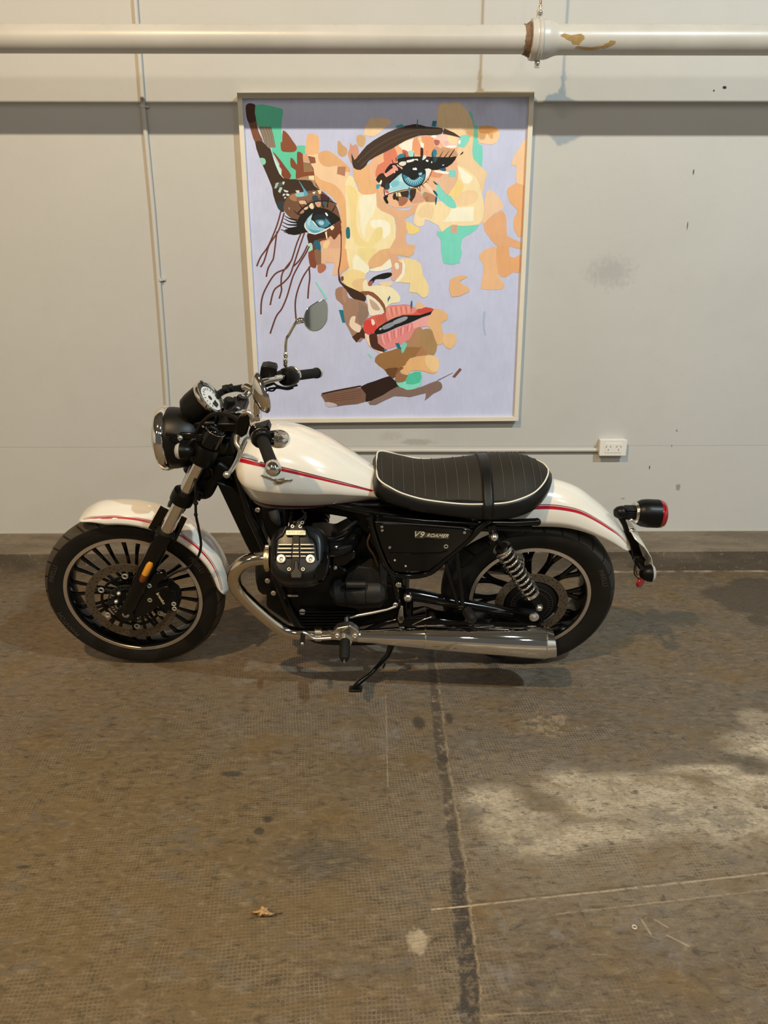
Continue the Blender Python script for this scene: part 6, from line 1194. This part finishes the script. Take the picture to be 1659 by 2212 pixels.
def cylhead(s):
    Hn = V3((0, s*0.7071, 0.7071)); Hv = V3((0, -s*0.7071, 0.7071)); Hx = V3((1, 0, 0)); Hc = V3((-0.242, s*0.268, 0.672))
    def hp(u, v, h): return Hc+Hx*u+Hv*v+Hn*h
    def outl(k, h, e=3.2, du=0.0, dv=0.0, ku=1.0, kv=1.0):
        P = []
        for i in range(48):
            a = 2*PI*i/48; c, s_ = math.cos(a), math.sin(a); P.append(hp(du+math.copysign(abs(c)**(2/e), c)*0.090*k*ku*(1.0+0.03*s_), dv+math.copysign(abs(s_)**(2/e), s_)*0.092*k*kv, h))
        return P
    # cylinder barrel and fins down to the crankcase
    cy = MB(); cy.tube([hp(0, 0, -0.30), hp(0, 0, -0.09)], 0.060, 32)
    cyo = cy.build('cylinder', satin, moto)
    fi = MB()
    for i in range(9):
        h = -0.105-i*0.0155; fi.rings([outl(0.90-0.02*i, h, 4), outl(0.90-0.02*i, h+0.004, 4)])
    fi.build('cooling_fins', satin, cyo, smooth=30)
    hd = MB(); hd.rings([outl(1.0, -0.10), outl(1.03, -0.094), outl(1.03, -0.075), outl(1.00, -0.070), outl(1.00, -0.062)]); head = hd.build('cylinder_head', greyblk if s > 0 else satin, moto, smooth=40)
    cv = MB(); cv.rings([outl(1.0, -0.062), outl(1.0, -0.040), outl(0.97, -0.024), outl(0.90, -0.008), outl(0.80, 0.0, 3.0, kv=0.98), outl(0.74, 0.002, 3.0, kv=0.95)])
    cov = cv.build('valve_cover', mat('satin_cover_black', (0.0075, 0.0078, 0.008), 0.34, spec=0.35), head, smooth=50)
    if s > 0: return
    # recess, spine, nameplate, louvres, bolts
    def pl(name, pts, h0, h1, m, par=cov, bev=0.0015):
        b = MB(); b.prism([hp(u, v, 0) for u, v in pts], h0, h1, axis=Hn); return b.build(name, m, par, bevel=bev)
    # convert close-up pixels to the plane of the cover face
    def hq(x, y, h=0.004):
        a, b, sc = CROP['H']; d = rayL(a+x/sc, b+y/sc); t = (Hc+Hn*h-EL).dot(Hn)/d.dot(Hn); p = EL+d*t-Hc; return (p.dot(Hx), p.dot(Hv))
    Q = lambda L_: [hq(x, y) for x, y in L_]
    pl('cover_rib', Q([(520, 700), (560, 720), (470, 900), (380, 950), (340, 1020), (320, 1380), (290, 1380), (300, 1000), (360, 920), (440, 870)]), 0.0, 0.008, satin)
    pl('cover_rib', Q([(930, 720), (975, 720), (1030, 890), (1120, 960), (1160, 1060), (1190, 1380), (1155, 1380), (1130, 1060), (1080, 970), (1000, 910)]), 0.0, 0.008, satin)
    spine = pl('cover_spine', Q([(640, 690), (680, 610), (830, 600), (860, 690), (900, 800), (800, 900), (800, 1500), (870, 1600), (870, 1720), (620, 1720), (600, 1600), (650, 1500), (665, 900), (590, 800)]), 0.0, 0.009, satin)
    pl('spine_boss', Q([(700, 1400), (740, 1380), (780, 1420), (785, 1560), (860, 1640), (850, 1760), (640, 1760), (620, 1650), (690, 1560)]), 0.006, 0.016, cov.data.materials[0], bev=0.003)
    npl = pl('name_plate', Q([(548, 800), (920, 800), (932, 812), (932, 890), (920, 898), (548, 898), (538, 890), (538, 812)]), 0.004, 0.014, mat('name_plate_metal', (0.80, 0.76, 0.62), 0.25, 0.9))
    V, F = glyphs('MOTO GUZZI', 0.0085, 0, 0.0004); u0, v0 = hq(735, 848); mx = max(v.x for v in V); wq = (hq(905, 848)[0]-hq(565, 848)[0])/2
    MB().add([hp(u0+v.x*wq/mx, v0+v.y*1.1, 0.0146+v.z) for v in V], F).build('plate_lettering', mat('plate_letter_dark', (0.10, 0.07, 0.03), 0.5), npl, smooth=0)
    for y, segs in ((1083, ((385, 650), (683, 790), (822, 1088))), (1161, ((370, 645), (675, 790), (822, 1098))), (1238, ((360, 640), (670, 792), (822, 1102))), (1314, ((528, 634), (662, 796), (828, 930)))):
        for xa, xb in segs: pl('chrome_louvre', Q([(xa, y-14), (xb, y-14), (xb, y+14), (xa, y+14)]), 0.004, 0.013, mat('louvre_silver', (0.86, 0.84, 0.78), 0.22, 0.7) if 'louvre_silver' not in bpy.data.materials else bpy.data.materials['louvre_silver'], bev=0.001)
    for x, y in ((440, 1362), (1022, 1366)):
        u, v = hq(x, y); MB().lathe([(0, 0.006), (0.003, 0.006), (0.0035, 0.010), (0.006, 0.012), (0.013, 0.011), (0.0145, 0.006), (0.0145, 0)], hp(u, v, 0), Hn, 28).build('cover_bolt', mat('pale_bolt', (0.62, 0.60, 0.54), 0.35, 0.9) if 'pale_bolt' not in bpy.data.materials else bpy.data.materials['pale_bolt'], cov)
    for x, y in ((666, 718), (820, 720), (860, 645), (598, 1570), (875, 1570)):
        u, v = hq(x, y); MB().torus(hp(u, v, 0.010), Hn, 0.0042, 0.0018, 16, 6).build('small_bolt', boltm, cov)
    # plug-side gloss cover at lower right
    pl('plug_cover', Q([(1310, 1180), (1390, 1170), (1400, 1400), (1370, 1600), (1280, 1750), (1120, 1790), (1090, 1650), (1130, 1500), (1240, 1370)]), -0.055, 0.002, gloss, par=head, bev=0.006)
cylhead(-1); cylhead(1)
# exhaust flange and header, both sides
def exhaust(s):
    w = lambda p, ww: V3((p.x, s*ww, p.z))
    X = lambda x, y, ww: w(C_(x, y, -ww), ww)
    XD = lambda x, y, ww: w(D_(x, y, -ww), ww)
    hp_ = MB().tube([X(520, 690, 0.235), X(440, 690, 0.24), X(350, 700, 0.243), X(265, 735, 0.245), X(205, 800, 0.245), X(187, 870, 0.243), X(215, 960, 0.24), X(300, 1060, 0.237), X(430, 1180, 0.235), X(560, 1285, 0.232), X(640, 1335, 0.232), X(730, 1358, 0.232), X(860, 1362, 0.232), X(1080, 1362, 0.232), XD(240, 1000, 0.232)], 0.0215, 26, smooth=6).build('exhaust_pipe', mat('browned_chrome', (0.70, 0.62, 0.50), 0.10, 1.0) if 'browned_chrome' not in bpy.data.materials else bpy.data.materials['browned_chrome'], moto, smooth=60)
    MB().lathe([(0.022, -0.010), (0.036, -0.008), (0.038, 0.0), (0.036, 0.008), (0.024, 0.012)], X(488, 688, 0.236), (1, 0, 0.0), 28).build('exhaust_flange', mat('gold_flange', (0.72, 0.60, 0.38), 0.3, 1.0) if 'gold_flange' not in bpy.data.materials else bpy.data.materials['gold_flange'], hp_)
    for y in (585, 790): MB().cyl(X(500, y, 0.24), X(470, y, 0.24), 0.006, 10).build('flange_nut', boltm, hp_)
    MB().lathe([(0.0225, -0.012), (0.0262, -0.010), (0.0262, 0.010), (0.0225, 0.012)], X(945, 1362, 0.232), (1, 0, -0.02), 28).build('pipe_clamp', chrome2, hp_)
    A0, A1, A2 = XD(235, 1000, 0.232), XD(692, 1007, 0.235), XD(1512, 1045, 0.240); ax = (A2-A1).normalized()
    mf = MB().tube([A0, A0*0.7+A1*0.3, A0*0.3+A1*0.7, A1, A1+ax*0.002, A1*0.6+A2*0.4, A2, A2+ax*0.003], [0.022, 0.026, 0.034, 0.0395, 0.0405, 0.0475, 0.056, 0.0545], 40).build('muffler', chrome, moto, smooth=40)
    MB().torus(A1, ax, 0.0400, 0.0022, 40, 8).build('muffler_seam', chrome, mf)
    e0 = A2+ax*0.002; x_, y_, d_ = frame_of(ax); P0, P1, P2, P3 = [], [], [], []
    for i in range(40):
        a = 2*PI*i/40; e = x_*math.cos(a)+y_*math.sin(a)
        P0.append(e0+e*0.0555); sl = 0.034-0.010*e.z; P1.append(e0+ax*(sl)+e*0.047-V3((0, 0, 0.0))); P2.append(e0+ax*sl+e*0.043); P3.append(e0+ax*(-0.05)+e*0.035)
    MB().rings([P0, P1, P2, P3], cap=True).build('muffler_tip', chrome, mf, smooth=30)
    MB().torus(A2, ax, 0.0562, 0.0016, 40, 6).build('tip_seam', chrome2, mf)
exhaust(-1); exhaust(1)
# throttle body / intake elbow
it = MB().tube([C_(1035, 610, -0.17), C_(1110, 600, -0.16), C_(1200, 570, -0.13), C_(1260, 500, -0.10), C_(1280, 430, -0.07)], [0.026, 0.028, 0.030, 0.028, 0.022], 22, smooth=5).build('intake_manifold', gloss, moto, smooth=60)
MB().prism([C_(x, y, -0.13) for x, y in ((1050, 640), (1150, 610), (1280, 590), (1290, 660), (1180, 740), (1070, 755))], -0.02, 0.05).build('throttle_body', gloss, it, bevel=0.012, bseg=3)
for x, y in ((1075, 635), (1097, 770)): bolt(it, C_(x, y, -0.155), (0, -1, 0), 0.006)
cable([C_(1130, 470, -0.13), C_(1190, 430, -0.13), C_(1240, 390, -0.11), C_(1300, 350, -0.08)], 0.006)
cable([C_(1480, 760, -0.12), C_(1440, 660, -0.13), C_(1395, 590, -0.13), C_(1390, 520, -0.13), C_(1440, 420, -0.12)], 0.0035, mat('brown_hose', (0.06, 0.035, 0.018), 0.6))
cable([C_(720, 380, -0.22), C_(800, 330, -0.18), C_(830, 280, -0.13)], 0.0035); cable([C_(790, 400, -0.22), C_(830, 320, -0.17), C_(800, 260, -0.12)], 0.0035)
hz = MB().tube([C_(540, 260, -0.11), C_(560, 330, -0.12), C_(590, 390, -0.12)], [0.018, 0.016, 0.006], 14, smooth=4).build('ribbed_hose', mat('grey_corrugated_hose', (0.022, 0.022, 0.021), 0.5, bump=1, bscale=250), moto)
bolt(moto, C_(402, 252, -0.10), (0, -1, 0), 0.009, m=chrome2)
# black coils / regulator in front of the engine
MB().prism([V3((x, 0, z)) for x, z in ((-0.375, 0.735), (-0.30, 0.725), (-0.30, 0.60), (-0.345, 0.585), (-0.365, 0.65))], -0.10, 0.10).build('ignition_coil', satin, moto, bevel=0.008)
# ------------------------------------------------------------------ swingarm, shocks, pegs, linkage, stand
def swing(s):
    q = lambda x, y, w=0.14: V3((D_(x, y, -w).x, s*w, D_(x, y, -w).z))
    b = MB(); b.tube([q(560, 715), q(650, 722), q(900, 770), q(1160, 815), q(1300, 840)], [0.024, 0.022, 0.019, 0.018, 0.017], 16, smooth=4, sy=1.0)
    b.prism([q(1160, 800), q(1480, 835), q(1500, 880), q(1470, 915), q(1390, 905), q(1300, 870), q(1160, 850)], -0.016, 0.016); b.build('swingarm', gloss, moto, bevel=0.003)
    MB().lathe([(0, 0.010), (0.006, 0.010), (0.008, 0.004), (0.012, 0.006), (0.0165, 0.004), (0.0165, -0.004)], q(1447, 870, 0.158), (0, s, 0), 24).build('rear_axle_nut', boltm, moto)
    MB().lathe([(0, 0.012), (0.008, 0.011), (0.013, 0.006), (0.016, 0.0), (0.016, -0.01)], q(577, 738, 0.166), (0, s, 0), 24).build('pivot_nut', chrome2, moto)
    # shock absorber
    a, b2 = V3((D_(1168, 305, -0.17).x, s*0.17, D_(1168, 305, -0.17).z)), V3((D_(1477, 788, -0.17).x, s*0.17, D_(1477, 788, -0.17).z)); d = (b2-a).normalized(); L_ = (b2-a).length
    sh = MB(); sh.tube([a, a+d*L_*0.25], 0.0075, 14); sh.tube([a+d*L_*0.16, a+d*L_*0.19], 0.022, 20); sh.tube([a+d*L_*0.22, a+d*L_*0.80], 0.015, 18); sh.tube([a+d*L_*0.80, a+d*L_*0.90, a+d*L_], [0.021, 0.017, 0.015], 18); so_ = sh.build('shock_absorber', satin, moto)
    turns, N_ = 9.5, 190; x_, y_, _ = frame_of(d); hx = []
    for i in range(N_+1):
        u = i/N_; an = 2*PI*turns*u; hx.append(a+d*L_*(0.195+0.625*u)+(x_*math.cos(an)+y_*math.sin(an))*(0.0265-0.001*u))
    MB().tube(hx, 0.0046, 10).build('coil_spring', chrome, so_, smooth=60)
    MB().lathe([(0.012, 0), (0.031, 0.001), (0.031, 0.008), (0.024, 0.012)], a+d*L_*0.175, d, 28).build('spring_seat', chrome, so_)
    MB().lathe([(0.012, 0), (0.030, -0.001), (0.030, -0.010), (0.020, -0.014)], a+d*L_*0.835, d, 28).build('spring_seat', chrome, so_)
    MB().lathe([(0, 0.016), (0.004, 0.016), (0.009, 0.0125), (0.0145, 0.004), (0.016, -0.006), (0.012, -0.014)], a+V3((0, s*0.012, 0)), (0, s, 0), 26).build('shock_cap', chrome2, so_, smooth=60)
    MB().lathe([(0, 0.016), (0.004, 0.016), (0.008, 0.0125), (0.013, 0.004), (0.0145, -0.006), (0.011, -0.014)], b2+V3((0, s*0.012, 0)), (0, s, 0), 26).build('shock_cap', chrome2, so_, smooth=60)
    MB().tube([q(1150, 235, 0.15), V3((a.x, s*0.155, a.z))], 0.014, 14).build('shock_mount', gloss, moto)
    # passenger peg on its two stays
    st_ = MB(); st_.tube([q(842, 500, 0.155), q(855, 560, 0.165), q(925, 800, 0.195)], 0.0065, 12); st_.tube([q(915, 440, 0.155), q(925, 500, 0.165), q(955, 800, 0.195)], 0.0075, 12); st_.tube([q(925, 800, 0.195), q(960, 800, 0.195)], 0.012, 12)
    pg_o = st_.build('passenger_peg_stay', gloss, moto)
    P0, P1 = q(980, 825, 0.20), V3((D_(1030, 895, -0.25).x, s*0.25, D_(1030, 895, -0.25).z)); dd = (P1-P0)
    MB().tube([P0, P0+dd*0.1, P0+dd*0.8, P1], [0.013, 0.016, 0.017, 0.012], 16, sy=1.1).build('passenger_peg', rub, pg_o)
    for i in range(5): MB().torus(P0+dd*(0.12+0.15*i), dd, 0.0165, 0.0016, 20, 6).build('peg_rib', rub, pg_o)
swing(-1); swing(1)
# rider peg bracket, peg, shifter
RB = lambda L_, w: [C_(x, y, w) for x, y in L_]
bk = MB().prism(RB([(1080, 1345), (1110, 1300), (1160, 1290), (1215, 1280), (1250, 1290), (1310, 1335), (1305, 1385), (1270, 1415), (1120, 1410), (1085, 1385)], -0.262), -0.010, 0.020).build('peg_bracket', alu, moto, bevel=0.004, bseg=3)
MB().prism(RB([(1150, 1340), (1225, 1285), (1300, 1335)], -0.272), -0.004, 0.002).build('bracket_gusset', alu, bk, bevel=0.002)
for x, y in ((1112, 1385), (1273, 1385)): MB().torus(C_(x, y, -0.275), (0, 1, 0), 0.0055, 0.0026, 18, 6).build('bracket_bolt', boltm, bk)
MB().prism(RB([(1150, 1380), (1180, 1370), (1250, 1420), (1235, 1450), (1160, 1440)], -0.27), -0.014, 0.004).build('peg_hinge', alu, bk, bevel=0.002)
g0, g1 = C_(1183, 1420, -0.285), C_(1178, 1595, -0.375); dg_ = g1-g0
pg = MB().tube([g0, g0+dg_*0.08, g0+dg_*0.9, g1, g1+dg_*0.03], [0.011, 0.0145, 0.016, 0.012, 0.006], 20).build('footpeg', rub, moto)
for i in range(9): MB().torus(g0+dg_*(0.10+0.09*i), dg_, 0.0148, 0.0022, 22, 6).build('peg_rib', rub, pg)
MB().tube([g1, g1+dg_*0.10, g1+dg_*0.16], [0.003, 0.004, 0.002], 10).build('peg_feeler', chrome2, pg)
sl_ = MB().tube([C_(808, 1352, -0.262), C_(850, 1366, -0.262), C_(905, 1405, -0.262), C_(1060, 1400, -0.262)], [0.0085, 0.0075, 0.0075, 0.0085], 14, smooth=3, sy=0.8).build('shift_lever', alu, moto, smooth=60)
MB().tube([C_(805, 1375, -0.265), C_(800, 1445, -0.315)], [0.0085, 0.0085], 14).build('shift_toe_peg', rub, sl_); MB().sphere(C_(800, 1452, -0.318), 0.0065, 14).build('toe_peg_tip', chrome2, sl_)
ln_ = MB().tube([C_(1210, 1225, -0.20), C_(1300, 1200, -0.195), C_(1420, 1178, -0.19), C_(1560, 1148, -0.18), C_(1640, 1118, -0.17)], [0.0035, 0.005, 0.0055, 0.0045, 0.005], 12).build('shift_linkage', alu, moto)
MB().tube([C_(1195, 1225, -0.205), C_(1195, 1300, -0.235)], [0.007, 0.006], 12).build('linkage_arm', alu, ln_)
MB().tube([C_(1190, 1222, -0.2), C_(1225, 1218, -0.2)], 0.0085, 12).build('linkage_boot', rub, ln_)
MB().prism([D_(x, y, -0.165) for x, y in ((508, 880), (516, 820), (530, 795), (545, 800), (550, 880), (540, 905), (518, 910))], -0.006, 0.004).build('linkage_lever', chrome2, ln_, bevel=0.003)
for x, y, r_ in ((492, 782, 0.009), (513, 645, 0.010), (535, 798, 0.006)): bolt(moto, D_(x, y, -0.168), (0, -1, 0), r_, m=chrome2)
MB().tube([D_(230, 1000, -0.14), D_(430, 905, -0.14), D_(640, 880, -0.14), D_(740, 870, -0.14)], 0.010, 12, smooth=3).build('lower_frame_rail', gloss, moto)
MB().lathe([(0, 0.004), (0.008, 0.006), (0.016, 0.0), (0.018, -0.02)], D_(742, 885, -0.155), (0, -1, 0), 24).build('frame_boss', satin, moto)
MB().prism([D_(x, y, -0.13) for x, y in ((500, 880), (700, 850), (780, 880), (930, 900), (1400, 900), (1500, 930), (1000, 960), (520, 950))], -0.004, 0.05).build('heat_shield', gloss, moto, bevel=0.003)
cable([D_(610, 925, -0.19), D_(680, 890, -0.19), D_(740, 870, -0.185)], 0.0018, chrome2)
# side stand
s0, s1, s2 = D_(465, 1060, -0.15), D_(440, 1130, -0.165), cb('D', 195, 1380, -0.227)
gz = lambda v: v
foot = V3((s2.x, -0.229, 0.229*math.tan(LEAN)+0.0245))
ss = MB().tube([s0+V3((0.01, 0, 0.02)), s0, s1, s1*0.5+foot*0.5+V3((0.006, 0, -0.004)), foot*0.8+s1*0.2, foot], [0.014, 0.015, 0.0115, 0.0085, 0.012, 0.0085], 16, sy=0.8).build('side_stand', gloss, moto, smooth=50)
MB().box(foot+V3((0.012, 0.0, 0.001)), (0.045, 0.034, 0.008), Matrix.Rotation(-LEAN, 3, 'X')).build('stand_foot', satin, ss, bevel=0.003)
MB().tube([D_(420, 1190, -0.185), D_(405, 1225, -0.20)], [0.004, 0.003], 8).build('stand_stub', satin, ss)
# ------------------------------------------------------------------ tail
L_c = lambda x, y, w=0: cb('L', x, y, w)
ta = V3((1, 0, -0.05)).normalized(); t0 = L_c(780, 458)
tl = MB().lathe([(0, 0.0), (0.034, 0.001), (0.040, 0.010), (0.046, 0.022), (0.0485, 0.042), (0.0485, 0.080)], t0, ta, 44).build('tail_light', satin, moto, smooth=50)
MB().lathe([(0.0475, 0.078), (0.048, 0.088), (0.043, 0.098), (0.030, 0.104), (0.0, 0.106)], t0, ta, 44).build('red_lens', redl, tl, smooth=60)
MB().lathe([(0, -0.004), (0.034, -0.004), (0.037, 0.0), (0.037, 0.004), (0.03, 0.006)], t0, ta, 36).build('lamp_backplate', chrome2, tl)
fbk = MB(); c = L_c(700, 440)
for i in range(5): fbk.box(c+V3((-0.004, 0, 0.014-0.008*i)), (0.034, 0.036, 0.0055))
fbk.box(c+V3((-0.002, 0, -0.002)), (0.024, 0.030, 0.040)); fbk.build('lamp_mount', satin, tl, bevel=0.001)
acorn(tl, L_c(705, 610, -0.02), 0.008, m=chrome2)
arm = MB().prism([L_c(x, y, 0) for x, y in ((400, 520), (560, 545), (630, 720), (700, 860), (790, 900), (830, 1000), (850, 1100), (950, 1380), (985, 1560), (930, 1700), (880, 1560), (800, 1480), (740, 1380), (710, 1180), (660, 1080), (580, 900), (530, 740), (450, 600))], -0.012, 0.012).build('plate_bracket', satin, moto, bevel=0.003)
acorn(arm, L_c(715, 820, -0.014), 0.010, m=chrome2)
pl_rows = []
for x, y in ((640, 720), (720, 800), (830, 895), (910, 1010), (975, 1110), (995, 1200), (1005, 1380), (1020, 1520)):
    a = L_c(x, y, 0); pl_rows.append([V3((a.x, w, a.z)) for w in (-0.085, -0.03, 0.03, 0.085)])
MB().sheet(pl_rows).build('licence_plate', mat('plate_metal', (0.70, 0.68, 0.60), 0.4, 0.3), moto, solid=0.0025)
for x, y in ((740, 1400), (760, 1430)): MB().tube([L_c(x, y, -0.03), L_c(x+110, y-5, -0.04), L_c(x+210, y+10, -0.03)], 0.007, 10).build('cable_bundle', rub, arm)
def rsig(s):
    c = L_c(1110, 1712, -0.115); c.y = s*0.115
    t = MB().lathe([(0, -0.038), (0.012, -0.036), (0.022, -0.026), (0.029, -0.010), (0.0305, 0.0), (0.029, 0.001)], c, (1, 0, 0), 32).build('turn_signal', satin, moto, smooth=60)
    MB().lathe([(0.0305, 0.0), (0.030, 0.005), (0.024, 0.011), (0.012, 0.014), (0, 0.015)], c, (1, 0, 0), 32).build('signal_lens', clearl, t, smooth=60)
    MB().tube([c+V3((-0.02, -s*0.01, 0)), V3((c.x-0.035, s*0.05, c.z+0.01)), V3((L_c(900, 1600).x, s*0.0, L_c(900, 1600).z))], 0.007, 12, smooth=4).build('signal_stalk', satin, t)
rsig(-1); rsig(1)
fs = L_c(440, 450, 0.0)
b = MB().lathe([(0, -0.024), (0.012, -0.022), (0.020, -0.012), (0.0225, 0.0), (0.0225, 0.010), (0.018, 0.014)], fs+V3((0.008, 0.0, 0)), (1, 0, 0.1), 28).build('bracket_end_cap', satin, moto, smooth=60)
rfl = MB().lathe([(0, 0.006), (0.020, 0.006), (0.022, 0.0), (0.022, -0.004), (0, -0.004)], L_c(900, 1895, 0.0), (0.62, -0.72, 0.0), 28).build('rear_reflector', redl, moto)
cable([L_c(800, 1480, -0.03), L_c(770, 1620, -0.03), L_c(780, 1740, -0.02), L_c(860, 1830, 0.0)], 0.0022); cable([L_c(830, 1490, -0.03), L_c(800, 1640, -0.03), L_c(840, 1760, -0.02)], 0.0022, mat('dark_red_wire', (0.12, 0.02, 0.015), 0.5))
acorn(moto, L_c(830, 1700, -0.02), 0.0055, m=chrome2)
